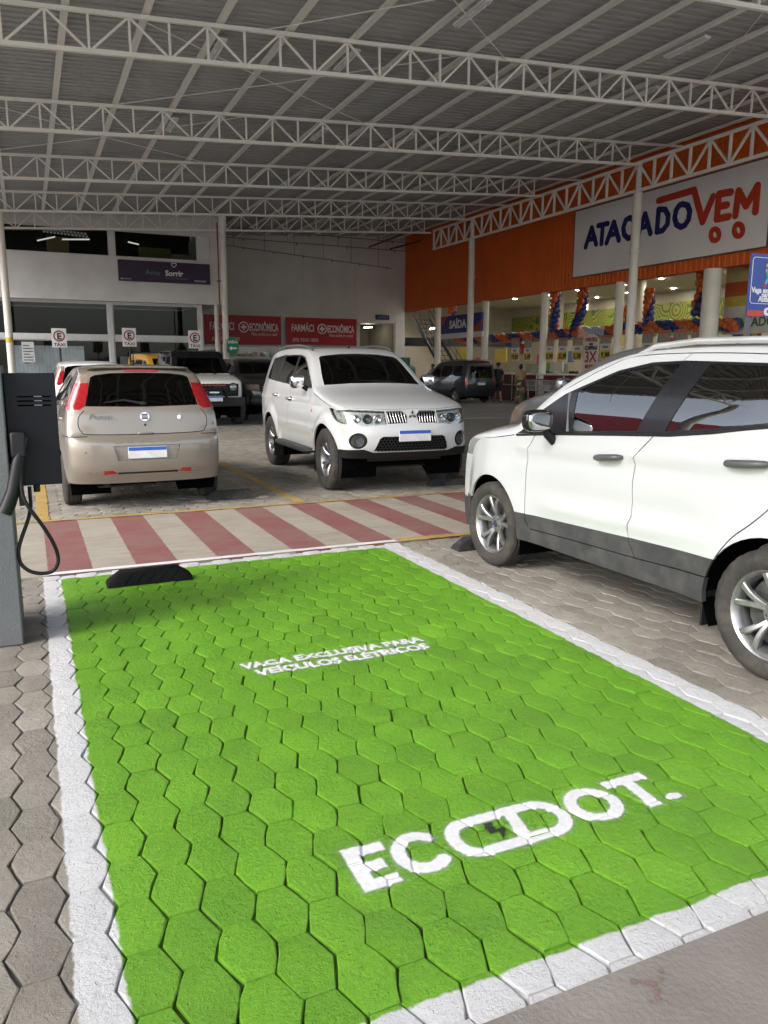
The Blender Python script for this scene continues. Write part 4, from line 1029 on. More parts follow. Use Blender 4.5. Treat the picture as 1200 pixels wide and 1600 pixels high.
class Skin:
    """car skin: two side charts (x,z)->half width and one strip over the nose, roof and tail"""
    def __init__(s, rows, width, plan, extra=None, arches=(), zb=None, step=0.045):
        s.rows = np.array([r[:4] for r in rows], float); s.N = len(rows)
        s.nexp = np.array([r[4] if len(r) > 4 else 2.6 for r in rows], float)[:, None]
        s.fE = catmull(s.rows[:, :2]); s.fC = catmull(s.rows[:, 2:4]); s.fn = catmull(np.hstack([s.nexp, s.nexp]))
        s.wz = smooth_table([p[0] for p in width], [p[1] for p in width], .05); s.pl = smooth_table([p[0] for p in plan], [p[1] for p in plan], .10)
        s.extra = extra; s.arches = arches; s.zb = zb; s.step = step; s.regs = []
        ss = np.linspace(0, s.N - 1, 900); e = s.fE(ss); L = np.concatenate([[0], np.cumsum(np.linalg.norm(np.diff(e, axis=0), axis=1))])
        s.ss, s.L = ss, L
        c = s.fC(ss); s.apex = ss[np.argmax(c[:, 1])]
    def yside(s, x, z):
        y = s.wz(z) * s.pl(x)
        return y + (s.extra(x, z) if s.extra else 0)
    def strip(s, sv, t):
        e, c, n = s.fE(sv), s.fC(sv), s.fn(sv)[:, 0]
        f = np.clip(1 - np.abs(t) ** n, 0, 1) ** (1 / n)
        p = e + (c - e) * f[:, None]; y = s.yside(e[:, 0], e[:, 1]) * t
        return np.column_stack([p[:, 0], y, p[:, 1]])
    def solve(s, pts, end):
        """(y,z) seen from the front 'F' or rear 'R' -> chart coordinates"""
        P = np.array(pts, float); lo = np.full(len(P), 0. if end == 'F' else s.N - 1.); hi = np.full(len(P), s.apex)
        for _ in range(40):
            m = (lo + hi) / 2; e = s.fE(m); yb = s.yside(e[:, 0], e[:, 1]); t = np.clip(P[:, 0] / yb, -1, 1)
            z = s.strip(m, t)[:, 2]; up = z < P[:, 1]; lo = np.where(up, m, lo); hi = np.where(up, hi, m)
        m = (lo + hi) / 2; e = s.fE(m); t = np.clip(P[:, 0] / s.yside(e[:, 0], e[:, 1]), -1.02, 1.02)
        return [tuple(q) for q in np.column_stack([np.interp(m, s.ss, s.L), t * .8])]
    def side(s, name, poly): s.regs.append((name, 'S', dens(poly, s.step * 1.3)))
    def front(s, name, poly, mirror=False):
        d = s.solve(dens(poly, .04), 'F'); s.regs.append((name, 'T', d))
        if mirror: s.regs.append((name, 'T', [(a, -b) for a, b in d]))
    def rear(s, name, poly, mirror=False):
        d = s.solve(dens(poly, .04), 'R'); s.regs.append((name, 'T', d))
        if mirror: s.regs.append((name, 'T', [(a, -b) for a, b in d]))
    def top(s, name, poly):
        """(s index, t) polygon on the strip"""
        s.regs.append((name, 'T', [(float(np.interp(a, s.ss, s.L)), b * .8) for a, b in dens(poly, .2)]))
    def outline(s):
        k = int(s.L[-1] / s.step) + 1; sv = np.interp(np.linspace(0, s.L[-1], k), s.L, s.ss); s.sv = sv
        E = s.fE(sv); bot = []
        xr, xf = E[-1, 0], E[0, 0]; arcs = sorted(s.arches)
        pts = [(xr, E[-1, 1])]
        for (ax, az, ar) in arcs:
            zl = s.zb(ax); h = math.sqrt(max(ar * ar - (az - zl) ** 2, 0)); a0 = math.atan2(zl - az, -h); a1 = math.atan2(zl - az, h)
            if a0 < 0: a0 += 2 * math.pi
            pts += [(ax + ar * math.cos(a0 + (a1 - a0) * q / 22), az + ar * math.sin(a0 + (a1 - a0) * q / 22)) for q in range(23)]
        pts += [(xf, E[0, 1])]
        full = []
        for a, b in zip(pts[:-1], pts[1:]):
            d = math.dist(a, b); k = max(1, int(d / s.step))
            full += [(a[0] + (b[0] - a[0]) * q / k, a[1] + (b[1] - a[1]) * q / k) for q in range(k)]
        full = full[1:]
        return [tuple(p) for p in E] + full
    def _cdt(s, outline, regs, grid):
        V = []; Ed = []
        def loop(poly):
            b = len(V); V.extend(Vector(p) for p in poly); k = len(poly); Ed.extend((b + i, b + (i + 1) % k) for i in range(k))
        loop(outline)
        for r in regs: loop(r[2])
        g = np.array(grid); g = g[pip(g, outline)]
        if regs or True:
            allp = np.array([tuple(v) for v in V]); keep = np.ones(len(g), bool)
            for i in range(0, len(allp), 400):
                d = np.min(np.linalg.norm(g[:, None, :] - allp[None, i:i + 400, :], axis=2), axis=1); keep &= d > s.step * .42
            g = g[keep]
        V.extend(Vector(p) for p in g)
        v, e, f, *_ = delaunay_2d_cdt(V, Ed, [], 0, 1e-5)
        v = np.array([tuple(q) for q in v]); f = np.array([tuple(q) for q in f]); c = v[f].mean(axis=1)
        ok = pip(c, outline); f = f[ok]; c = c[ok]
        lab = np.zeros(len(f), int)
        for i, r in enumerate(regs): lab[pip(c, r[2])] = i + 1
        return v, f, lab
    def solve_skin(s):
        ol = s.outline(); sr = [r for r in s.regs if r[1] == 'S']; tr = [r for r in s.regs if r[1] == 'T']
        O = np.array(ol); gx = np.arange(O[:, 0].min(), O[:, 0].max(), s.step); gz = np.arange(O[:, 1].min(), O[:, 1].max(), s.step)
        v, f, lab = s._cdt(ol, sr, [(a + (j % 2) * s.step / 2, b) for j, b in enumerate(gz) for a in gx])
        y = s.yside(v[:, 0], v[:, 1]); A = np.column_stack([v[:, 0], y, v[:, 1]])
        def orient(P, F, ref):
            n = np.cross(P[F[:, 1]] - P[F[:, 0]], P[F[:, 2]] - P[F[:, 0]]); fl = np.einsum('ij,ij->i', n, ref) < 0
            F = F.copy(); F[fl] = F[fl][:, ::-1]; return F
        fl_ = orient(A, f, np.tile([0, 1., 0], (len(f), 1)))
        B = A * [1, -1, 1]; fr_ = fl_[:, ::-1]
        Ls = np.interp(s.sv, s.ss, s.L)
        T = np.array([0, .14, .28, .42, .55, .66, .75, .83, .89, .935, .965, .985, .995, 1.0])
        ring = [(a, .8) for a in Ls] + [(Ls[-1], b * .8) for b in T[::-1][1:]] + [(Ls[-1], -b * .8) for b in T[1:]] + [(a, -.8) for a in Ls[::-1][1:]] + [(Ls[0], -b * .8) for b in T[::-1][1:]] + [(Ls[0], b * .8) for b in T[1:-1]]
        g = [(a, sg * b * .8) for a in Ls[1:-1] for b in T[:-1] for sg in ((1, -1) if b else (1,))]
        st_ = s.step; s.step = .022; v2, f2, lab2 = s._cdt(ring, tr, g); s.step = st_
        sv2 = np.interp(v2[:, 0], s.L, s.ss); C = s.strip(sv2, np.clip(v2[:, 1] / .8, -1, 1))
        cen = C[f2].mean(axis=1); mid = np.column_stack([cen[:, 0] * .55, np.zeros(len(cen)), np.full(len(cen), .75)])
        f2 = orient(C, f2, cen - mid)
        P = np.vstack([A, B, C]); F = np.vstack([fl_, fr_ + len(A), f2 + 2 * len(A)])
        names = ['body'] + [r[0] for r in sr]; names2 = ['body'] + [r[0] for r in tr]
        lab_all = [(names[i], 'L') for i in lab] + [(names[i], 'R') for i in lab]
        lab_all += [(names2[i], 'L' if c[1] > 0 else 'R') for i, c in zip(lab2, cen)]
        key = np.round(P / 4e-4).astype(np.int64); _, inv = np.unique(key, axis=0, return_inverse=True); inv = inv.ravel()
        fn = np.cross(P[F[:, 1]] - P[F[:, 0]], P[F[:, 2]] - P[F[:, 0]])
        N = np.zeros((inv.max() + 1, 3))
        for q in range(3): np.add.at(N, inv[F[:, q]], fn)
        N = N[inv]; N /= np.maximum(np.linalg.norm(N, axis=1), 1e-12)[:, None]
        s.P, s.F, s.lab, s.Nn, s.inv = P, F, lab_all, N, inv
    def part(s, want, name, m, parent, off=0.0, lip=0.014, sideflag=None, loc=None):
        """one panel as a mesh: skin faces of a region, moved out by off, edges turned in by lip"""
        want = want if isinstance(want, (list, tuple, set)) else [want]
        sel = np.array([i for i, (nm, sd) in enumerate(s.lab) if nm in want and (sideflag is None or sd == sideflag)])
        if len(sel) == 0: return None
        F = s.F[sel]; used = np.unique(F); mp_ = np.full(len(s.P), -1); mp_[used] = np.arange(len(used))
        P = s.P[used] + s.Nn[used] * off; N = s.Nn[used]; f = mp_[F]
        W = s.inv[F]; cnt = {}
        for tri, w in zip(f, W):
            for q in range(3):
                a, b = w[q], w[(q + 1) % 3]; k = (min(a, b), max(a, b)); cnt.setdefault(k, []).append((tri[q], tri[(q + 1) % 3]))
        V = [tuple(p) for p in P]; NN = [tuple(p) for p in N]; FF = [tuple(t) for t in f]
        if lip:
            for k, l in cnt.items():
                if len(l) != 1: continue
                a, b = l[0]; pa, pb = P[a], P[b]; qa, qb = pa - N[a] * lip, pb - N[b] * lip
                nn = np.cross(pb - pa, N[a]); ln = np.linalg.norm(nn)
                if ln < 1e-12: continue
                nn = nn / ln; i0 = len(V); V += [tuple(pa), tuple(pb), tuple(qb), tuple(qa)]; NN += [tuple(nn)] * 4; FF.append((i0 + 1, i0, i0 + 3, i0 + 2))
        me = bpy.data.meshes.new(name); me.from_pydata(V, [], FF); me.materials.append(m)
        me.polygons.foreach_set('use_smooth', [True] * len(me.polygons))
        me.normals_split_custom_set_from_vertices(NN)
        return link(name, me, parent)
    def at_side(s, x, z, off=0.0): return Vector((x, float(s.yside(np.array([x]), np.array([z]))[0]) + off, z))
    def at_end(s, y, z, end, off=0.0):
        q = s.solve([(y, z)], end)[0]; sv = np.array([np.interp(q[0], s.L, s.ss)]); t = np.array([q[1] / .8])
        p = s.strip(sv, t)[0]; e = 1e-3
        a = s.strip(sv + .01, t)[0] - s.strip(sv - .01, t)[0]; b = s.strip(sv, np.clip(t + .01, -1, 1))[0] - s.strip(sv, np.clip(t - .01, -1, 1))[0]
        n = np.cross(b, a); n /= np.linalg.norm(n)
        if n[0] * (1 if end == 'F' else -1) < 0 and abs(n[0]) > .05: n = -n
        return Vector(p + n * off), Vector(n)

def paint(name, col, metallic=0.0, rough=0.32, dust=0.12, dustcol=(0.30, 0.27, 0.23)):
    m, n, l, b = nodes_of(name)
    tc = n.new('ShaderNodeTexCoord'); nz = n.new('ShaderNodeTexNoise'); nz.inputs['Scale'].default_value = 2.2; nz.inputs['Detail'].default_value = 8; nz.inputs['Roughness'].default_value = .65
    l.new(tc.outputs['Object'], nz.inputs['Vector'])
    mr = n.new('ShaderNodeMapRange'); mr.inputs[1].default_value = .38; mr.inputs[2].default_value = .78; mr.inputs[3].default_value = 0.0; mr.inputs[4].default_value = dust; l.new(nz.outputs['Fac'], mr.inputs[0])
    mx = n.new('ShaderNodeMix'); mx.data_type = 'RGBA'; mx.inputs[6].default_value = (*col, 1); mx.inputs[7].default_value = (*dustcol, 1); l.new(mr.outputs[0], mx.inputs[0]); l.new(mx.outputs[2], b.inputs['Base Color'])
    b.inputs['Metallic'].default_value = metallic; b.inputs['Roughness'].default_value = rough
    b.inputs['Coat Weight'].default_value = 1.0
    n2 = n.new('ShaderNodeTexNoise'); n2.inputs['Scale'].default_value = 6; n2.inputs['Detail'].default_value = 7; l.new(tc.outputs['Object'], n2.inputs['Vector'])
    m2 = n.new('ShaderNodeMapRange'); m2.inputs[1].default_value = .35; m2.inputs[2].default_value = .75; m2.inputs[3].default_value = .03; m2.inputs[4].default_value = .03 + dust * .9; l.new(n2.outputs['Fac'], m2.inputs[0]); l.new(m2.outputs[0], b.inputs['Coat Roughness'])
    return m

# ---- wheels
def wheel_meshes(r, w, rr, spokes=5, pair=13, sw=0.034, dish=0.03, twin=True):
    """tyre, rim, hub meshes; axle along y, outer face at +y"""
    t = MB(); n = 96; h = w / 2
    prof = [(rr - .004, -h * .72), (rr + .012, -h * .88), ((r + rr) / 2, -h * 1.02), (r - .035, -h * .96), (r - .012, -h * .86), (r - .003, -h * .7)]
    for g in (-.42, 0, .42):
        prof += [(r, h * g - .010 - .0), (r - .009, h * g - .006), (r - .009, h * g + .006), (r, h * g + .010)]
    prof += [(r - .003, h * .7), (r - .012, h * .86), (r - .035, h * .96), ((r + rr) / 2, h * 1.02), (rr + .012, h * .88), (rr - .004, h * .72)]
    t.lathe(prof, (0, 0, 0), 'y', n)
    for i, (rad, hh) in enumerate(prof):
        if rad > r - .02 and (abs(hh) > h * .5):
            for k in range(n):
                if k % 3 < 1:
                    v = Vector(t.v[i * n + k]); q = Vector((v.x, 0, v.z)); q *= (rad - .003) / q.length; t.v[i * n + k] = (q.x, v.y, q.z)
    tyre = t.mesh('tyre', M_tyre, 45)
    m = MB(); y0 = h * .70
    m.lathe([(rr - .003, -h * .75), (rr - .03, -h * .4), (rr - .035, h * .3), (rr - .022, h * .55), (rr - .012, y0), (rr - .002, y0 + .006), (rr + .004, y0 - .002)], (0, 0, 0), 'y', 48)
    hub = .068; ny = 9
    def spoke(a0, a1, w0, w1):
        rs = np.linspace(hub * .8, rr - .018, ny); vs = []; fs = []
        for i, q in enumerate(rs):
            f = i / (ny - 1); a = R_(a0 + (a1 - a0) * f ** 1.2); wd = w0 + (w1 - w0) * f; d = y0 - .004 - dish * (1 - f) ** 2 * 1.2
            c = Vector((math.cos(a), 0, math.sin(a))); tt = Vector((-math.sin(a), 0, math.cos(a)))
            for u, dd in ((-.5, -.030), (-.5, -.007), (-.30, 0), (.30, 0), (.5, -.007), (.5, -.030)):
                vs.append(c * q + tt * wd * u + Vector((0, d + dd, 0)))
        for i in range(ny - 1):
            for k in range(5): fs.append((i * 6 + k, i * 6 + k + 1, i * 6 + 7 + k, i * 6 + 6 + k))
        m.add(vs, fs)
    for k in range(spokes):
        a = 90 + 360 / spokes * k
        if twin:
            spoke(a - 5, a - pair, sw * .75, sw * 1.0); spoke(a + 5, a + pair, sw * .75, sw * 1.0)
        else: spoke(a, a, sw * 1.25, sw)
    m.lathe([(0, y0 - dish * 1.2 + .010), (hub * .55, y0 - dish * 1.2 + .008), (hub, y0 - dish * 1.2 - .002), (hub * 1.15, y0 - dish * 1.2 - .03)], (0, 0, 0), 'y', 24)
    rim = m.mesh('rim', M_alloy, 40)
    b = MB(); b.lathe([(rr - .03, -h * .4), (rr - .05, .0 - .01), (.02, -.015)], (0, 0, 0), 'y', 32); b.lathe([(0, y0 - .085), (.115, y0 - .085), (.115, y0 - .10)], (0, 0, 0), 'y', 28)
    brake = b.mesh('brake_disc', M_alloy_dark, 40)
    c = MB(); c.lathe([(0, y0 - dish * 1.2 + .0175), (.024, y0 - dish * 1.2 + .016), (.030, y0 - dish * 1.2 + .008)], (0, 0, 0), 'y', 20)
    cap = c.mesh('hub_cap', mat('hub_cap', (.03, .035, .09), .3), 40)
    nt = MB()
    for k in range(5):
        a = R_(90 + 36 + 72 * k); nt.lathe([(0, y0 - dish * 1.2 + .006), (.009, y0 - dish * 1.2 + .006), (.009, y0 - dish * 1.2 - .02)], (.045 * math.cos(a), 0, .045 * math.sin(a)), 'y', 8)
    nuts = nt.mesh('wheel_nuts', M_alloy_dark)
    return tyre, rim, brake, cap, nuts
def add_wheels(root, meshes, fx, rx, yo, r, zr=None, steer=0.0):
    names = ('tyre', 'rim', 'brake_disc', 'hub_cap', 'wheel_nuts')
    for x, fz in ((fx, 1), (rx, 0)):
        for sgn in (1, -1):
            w = empty('wheel', (x, sgn * yo, r if fz or zr is None else zr), 0 if sgn > 0 else math.pi, root)
            if fz: w.rotation_euler.z += R_(steer)
            for nm, me in zip(names, meshes): link(nm, me, w)
def wheel_wells(root, s, fx, rx, R, zc, yin=.36):
    for x in (fx, rx):
        for sg in (1, -1):
            mb = MB(); n = 18; vs = []
            for k in range(n + 1):
                a = R_(-25 + 230 * k / n)
                px, pz = x + (R + .012) * math.cos(a), zc + (R + .012) * math.sin(a)
                yo = float(s.yside(np.array([px]), np.array([pz]))[0]) - .012
                vs += [(px, sg * yin, pz), (px, sg * yo, pz)]
            mb.add(vs, [(2 * k, 2 * k + 1, 2 * k + 3, 2 * k + 2) for k in range(n)])
            c0 = len(mb.v); mb.add([(x, sg * yin, zc)] + vs[0::2], [(0, k + 1, k + 2) for k in range(n)])
            mb.build('wheel_well', M_void, root)
def seats(root, rows, z0, y=.36, m=None, hr=True):
    for x in rows:
        for sg in (1, -1):
            st_ = empty('seat', (x, sg * y, z0), 0, root)
            mb = MB(); mb.superell((.1, 0, .12), (.27, .24, .10), .5, 14, 8); mb.build('cushion', m or M_seat, st_, smooth=60)
            mb = MB(); mb.superell((-.2, 0, .45), (.08, .24, .33), .5, 14, 8, Matrix.Rotation(R_(-12), 3, 'Y')); mb.build('backrest', m or M_seat, st_, smooth=60)
            if hr:
                mb = MB(); mb.superell((-.29, 0, .87), (.05, .14, .10), .6, 12, 8); mb.build('headrest', m or M_seat, st_, smooth=60)
def plate(root, p, n, w=.40, h=.13, tilt=None):
    """number plate with blank blurred face: blue band over white"""
    e = empty('number_plate', p, 0, root); e.rotation_euler = Vector(n).to_track_quat('X', 'Z').to_euler()
    mb = MB(); mb.bx(-.012, .004, -w / 2, w / 2, -h / 2, h / 2); mb.build('plate_sheet', M_plate, e, bevel=.003)
    mb = MB(); mb.bx(.002, .0055, -w / 2 + .004, w / 2 - .004, h * .18, h / 2 - .004); mb.build('blue_band', M_plate_blue, e)
    return e
def box_mirror(root, s, x, z, size, m_shell, m_arm, sg, chrome=False, drop=.0):
    p = s.at_side(x, z); e = empty('door_mirror', (p.x, sg * p.y, p.z), 0, root)
    L, H, D = size
    mb = MB(); mb.superell((-.02, sg * (L * .5 + .05), H * .3), (D / 2, L / 2, H / 2), .62, 18, 12); mb.build('shell', m_shell, e, smooth=70)
    mb = MB(); mb.superell((-.02 - D * .36, sg * (L * .5 + .05), H * .3), (D * .2, L * .44, H * .40), .55, 18, 10); mb.build('mirror_glass', M_mirror, e, smooth=70)
    mb = MB(); mb.tube([(0, -sg * .02, -.06 - drop), (0, sg * .06, -.02 - drop * .5), (-.01, sg * (.10 + L * .1), H * .15)], [.035, .032, .028], 10); mb.build('arm', m_arm, e, smooth=60)
    return e
def handle(parent, s, x, z, L, m, sg, rise=0.0, cup=None):
    a, b = s.at_side(x + L / 2, z - rise / 2), s.at_side(x - L / 2, z + rise / 2)
    mid = s.at_side(x, z)
    f = lambda p, o: Vector((p.x, sg * (p.y + o), p.z))
    mb = MB(); mb.tube([f(a, -.006), f(a.lerp(mid, .18), .022), f(a.lerp(mid, .55), .034), f(mid, .036), f(mid.lerp(b, .45), .034), f(mid.lerp(b, .85), .022), f(b, -.006)], [.010, .019, .0215, .0215, .0215, .019, .010], 12)
    o = mb.build('door_handle', m, parent, smooth=70)
    if cup:
        mb = MB(); mb.superell(f(mid, -.010), (L * .42, .014, .030), 1, 16, 8); mb.build('handle_recess', cup, parent, smooth=70)
    return o
def underbody(root, x0, x1, y, z0, z1):
    mb = MB(); mb.bx(x0, x1, -y, y, z0, z1); mb.build('underbody', M_void, root)
def arc_poly(cx, cz, r, a0, a1, n=16): return [(cx + r * math.cos(R_(a0 + (a1 - a0) * k / n)), cz + r * math.sin(R_(a0 + (a1 - a0) * k / n))) for k in range(n + 1)]
def wiper(parent, p0, p1, m=None, r=.009, name='wiper'):
    mb = MB(); p0, p1 = Vector(p0), Vector(p1); mb.tube([p0, p0.lerp(p1, .5), p1], [r * 1.5, r * 1.1, r * .7], 6); return mb.build(name, m or M_black, parent, smooth=60)
# ------------------------------------------------------------------ white compact crossover, right of the bay
P_white = paint('paint_white', (.455, .47, .48), rough=.25, dust=.05)
def build_crossover():
    Y0 = 3.87; u = lambda pts: [(a - Y0, b) for a, b in pts]
    fx, rx, R, zc = 1.275, -1.265, .395, .335
    rows = [(1.72, .24, 1.93, .22, 3), (1.79, .40, 2.03, .40), (1.77, .56, 2.05, .56), (1.71, .76, 2.04, .76), (1.62, .92, 1.99, .92), (1.48, .992, 1.89, 1.0), (1.22, 1.03, 1.56, 1.10),
            (.97, 1.075, 1.20, 1.165), (.86, 1.135, 1.06, 1.215), (.53, 1.395, .64, 1.47), (.30, 1.515, .38, 1.575), (.12, 1.59, .18, 1.635), (-.08, 1.628, -.04, 1.675), (-.48, 1.645, -.48, 1.70), (-1.02, 1.632, -1.02, 1.695),
            (-1.55, 1.59, -1.6, 1.645), (-1.80, 1.50, -1.92, 1.54), (-1.88, 1.2, -2.02, 1.2), (-1.86, .9, -2.04, .9), (-1.88, .6, -2.07, .6), (-1.78, .28, -1.95, .28)]
    width = [(.2, .845), (.33, .872), (.5, .878), (.62, .884), (.80, .884), (.95, .876), (1.08, .866), (1.2, .845), (1.30, .824), (1.42, .782), (1.52, .735), (1.6, .69), (1.75, .62)]
    plan = [(-2.1, .80), (-1.8, .91), (-1.5, .965), (-1.0, 1.0), (1.0, 1.0), (1.35, .985), (1.6, .94), (1.8, .86), (2.0, .78)]
    def extra(x, z):
        e = np.zeros_like(x)
        for ax in (fx, rx):
            d = np.hypot(x - ax, z - zc); e = e + .020 * np.exp(-np.clip((d - R) / .13, 0, 9) ** 2)
        zl = .985 + (.55 - x) * .046; e = e + .016 * np.exp(-((z - zl) / .028) ** 2) * (x < .95) - .014 * np.exp(-((z - zl + .05) / .04) ** 2) * (x < .95)
        zl2 = .60 + (.5 - x) * .035; e = e + .021 * np.exp(-((z - zl2) / .032) ** 2) * np.clip((.75 - x) / .3, 0, 1) * np.clip((x + .95) / .3, 0, 1)
        return e - .012 * np.exp(-((z - zl2 - .10) / .07) ** 2) * np.clip((.75 - x) / .3, 0, 1) * np.clip((x + .95) / .3, 0, 1)
    s = Skin(rows, width, plan, extra, [(fx, zc, R), (rx, zc, R)], lambda x: .30, .042)
    belt = [(4.42, 1.105), (3.77, 1.152), (3.354, 1.180), (3.06, 1.217), (2.68, 1.277), (2.3, 1.335), (2.06, 1.38)]
    topl = [(2.06, 1.40), (2.2, 1.49), (2.45, 1.553), (2.81, 1.577), (3.304, 1.591), (3.434, 1.594), (3.68, 1.585), (3.94, 1.535), (4.374, 1.375), (4.60, 1.245), (4.83, 1.075)]
    s.side('window_surround', u(belt + topl))
    g1 = u([(4.21, 1.138), (3.62, 1.182), (3.452, 1.578), (3.66, 1.568), (3.93, 1.518), (4.25, 1.40)])
    g2 = u([(3.398, 1.197), (3.06, 1.236), (2.68, 1.296), (2.50, 1.326), (2.60, 1.550), (2.81, 1.561), (3.235, 1.577)])
    g0 = u([(4.27, 1.135), (4.66, 1.105), (4.33, 1.355)])
    s.side('front_glass', g1); s.side('rear_glass', g2)
    ftop = u(belt[:3]); split = u([(3.469, 1.170), (3.52, 1.115), (3.583, 1.045), (3.597, .98), (3.585, .67), (3.608, .58), (3.600, .54), (3.585, .50), (3.528, .417)])
    fd = u([(4.60, 1.088), (4.64, 1.02), (4.672, .95), (4.672, .75), (4.668, .511), (4.655, .46), (4.62, .415)])
    rd = u([(2.43, 1.312), (2.47, 1.15), (2.56, .99), (2.66, .86), (2.74, .775), (2.83, .695), (2.90, .605), (2.935, .55), (2.955, .48), (2.965, .43)])
    fdc, spc, rdc = curve(fd, 3), curve(split, 3), curve(rd, 3)
    s.side('front_door', fdc + spc[::-1] + u([(3.77, 1.150), (4.42, 1.103)])); s.side('rear_door', spc + rdc[::-1] + u([(2.68, 1.275), (3.06, 1.215), (3.354, 1.178)]))
    cl = u([(5.75, .505), (5.50, .51), (5.38, .51)]); 
    s.side('front_cladding', u([(4.812, .498), (4.672, .502)]) + u([(4.668, .30), (4.66, .2), (5.2, .2), (4.9, .25)])[:2] + u([(4.95, .2), (4.95, .36), (4.86, .42)]))
    s.side('bumper_cladding', u([(5.78, .50), (5.50, .505), (5.46, .50), (5.40, .34), (5.40, .1), (5.9, .1)]))
    s.side('door_cladding', u([(4.672, .502), (3.600, .537)]) + [p for p in spc if p[1] < .537] + u([(3.528, .38), (4.58, .35), (4.668, .43)]))
    s.side('rear_door_cladding', [p for p in spc if p[1] < .536] + u([(2.968, .44), (2.95, .505), (2.936, .548), (3.594, .537)][0:0]) + u([(2.975, .38), (2.972, .437), (2.932, .553), (3.600, .539)]))
    s.side('sill', u([(4.668, .47), (4.64, .432), (4.585, .388), (3.528, .418), (2.968, .440), (2.96, .2), (4.97, .2), (4.86, .40), (4.78, .50), (4.668, .503)]))
    s.side('rear_cladding', u([(2.93, .555), (2.86, .56), (2.80, .5), (2.85, .2), (2.966, .2), (2.966, .43)]))
    s.side('headlamp', u([(5.50, .985), (5.62, .97), (5.75, .86), (5.56, .85), (5.50, .91)]))
    s.side('tail_lamp', u([(2.2, 1.17), (1.8, 1.2), (1.8, .98), (2.12, 1.0)]))
    sw = .0075
    s.side('seam', ribbon(u([(4.60, .400), (4.05, .415), (3.5, .425), (2.968, .446)]), .007)); s.side('seam', ribbon(fdc, sw)); s.side('seam', ribbon(spc, sw)); s.side('seam', ribbon(rdc, sw))
    s.side('seam', ribbon(curve(u([(4.52, 1.335), (4.394, 1.402), (3.993, 1.585), (3.79, 1.625), (3.387, 1.636), (2.85, 1.622), (2.3, 1.58)]), 4), .006))
    s.side('seam', ribbon(u([(3.445, 1.596), (3.40, 1.633)]), .005))
    s.side('seam', ribbon(curve(u([(5.44, .992), (5.10, 1.026), (4.86, 1.062)]), 4), .006))
    s.front('windscreen', [(-.60, 1.23), (0, 1.235), (.60, 1.23), (.585, 1.40), (.545, 1.585), (0, 1.63), (-.545, 1.585), (-.585, 1.40)])
    s.front('headlamp', [(.42, .86), (.9, .84), (.9, .99), (.44, .97)], True)
    s.front('grille', [(-.40, .72), (.40, .72), (.46, .92), (-.46, .92)])
    s.front('bumper_cladding', [(-.9, .2), (.9, .2), (.9, .47), (-.9, .47)])
    s.rear('rear_screen', [(-.55, 1.15), (.55, 1.15), (.5, 1.48), (-.5, 1.48)])
    s.rear('tail_lamp', [(.62, .98), (.9, .98), (.9, 1.2), (.62, 1.15)], True)
    s.solve_skin()
    root = empty('parked_car', (0, 0, 0), 0)
    tag(root, 'white compact crossover with grey lower cladding and black pillars parked right of the green bay', 'car')
    s.part(['body'], 'body_shell', P_white, root)
    M_sur = mat('satin_black', (.010, .010, .012), .28, var=.1, coat=.15, spec=.3)
    hnd = mat('grey_handle', (.07, .07, .072), .38, var=.1)
    for sd, sg in (('L', 1), ('R', -1)):
        d1 = s.part('front_door', 'front_door', P_white, root, sideflag=sd); d2 = s.part('rear_door', 'rear_door', P_white, root, sideflag=sd)
        s.part('door_cladding', 'cladding', M_clad, d1, .005, sideflag=sd); s.part('rear_door_cladding', 'cladding', M_clad, d2, .005, sideflag=sd)
        s.part('front_glass', 'door_glass', M_tint, d1, -.004, 0, sideflag=sd); s.part('rear_glass', 'door_glass', M_tint, d2, -.004, 0, sideflag=sd)
        handle(d1, s, 3.81 - Y0, 1.005, .235, hnd, sg, .026, P_white); handle(d2, s, 2.80 - Y0, 1.078, .25, hnd, sg, .02, P_white)
        s.part('window_surround', 'window_surround', M_sur, root, -.001, .01, sideflag=sd)
        s.part(['front_cladding', 'sill', 'rear_cladding'], 'sill_cladding', M_clad, root, .004, .03, sideflag=sd)
        s.part('headlamp', 'headlamp', mat('lamp_grey', (.22, .225, .23), .12, coat=1), root, -.002, sideflag=sd); s.part('tail_lamp', 'tail_lamp', M_red_lamp, root, 0, sideflag=sd)
        m_ = box_mirror(root, s, 4.40 - Y0, 1.155, (.225, .150, .10), M_gloss_black, M_black, sg, drop=.06)
        # roof rail
        mb = MB(); pts = [s.at_side(x - Y0, z) for x, z in ((3.86, 1.615), (3.72, 1.635), (3.4, 1.645), (2.9, 1.64), (2.4, 1.6))]
        pts = [Vector((p.x, sg * (p.y - .035), p.z + h)) for p, h in zip(pts, (.015, .045, .058, .058, .05))]
        mb.tube(pts, [.012, .018, .02, .02, .016], 10); mb.build('roof_rail', mat('rail_silver', (.62, .62, .63), .3, metal=.6), root, smooth=60)
        # belt moulding
        mb = MB(); pts = [s.at_side(x - Y0, z) for x, z in [(4.83, 1.068)] + belt]; mb.tube([Vector((p.x, sg * (p.y + .002), p.z - .004)) for p in pts], .0085, 8); mb.build('belt_moulding', M_black, root, smooth=60)
        mb = MB(); a_, b_ = s.at_side(4.255 - Y0, 1.13), s.at_side(4.325 - Y0, 1.385); mb.bar(Vector((a_.x, sg * (a_.y + .0), a_.z)), Vector((b_.x, sg * (b_.y + .0), b_.z)), .022, .012); mb.build('quarter_bar', M_alloy_dark, root)
    s.part('seam', 'panel_gaps', M_void, root, -.012, 0)['kind'] = 'stuff'
    s.part('bumper_cladding', 'bumper_cladding', M_clad, root, .004); s.part('grille', 'grille', M_black, root, -.01)
    s.part('windscreen', 'windscreen', M_tint2, root, -.003, .01); s.part('rear_screen', 'rear_screen', M_tint2, root, -.003, .01)
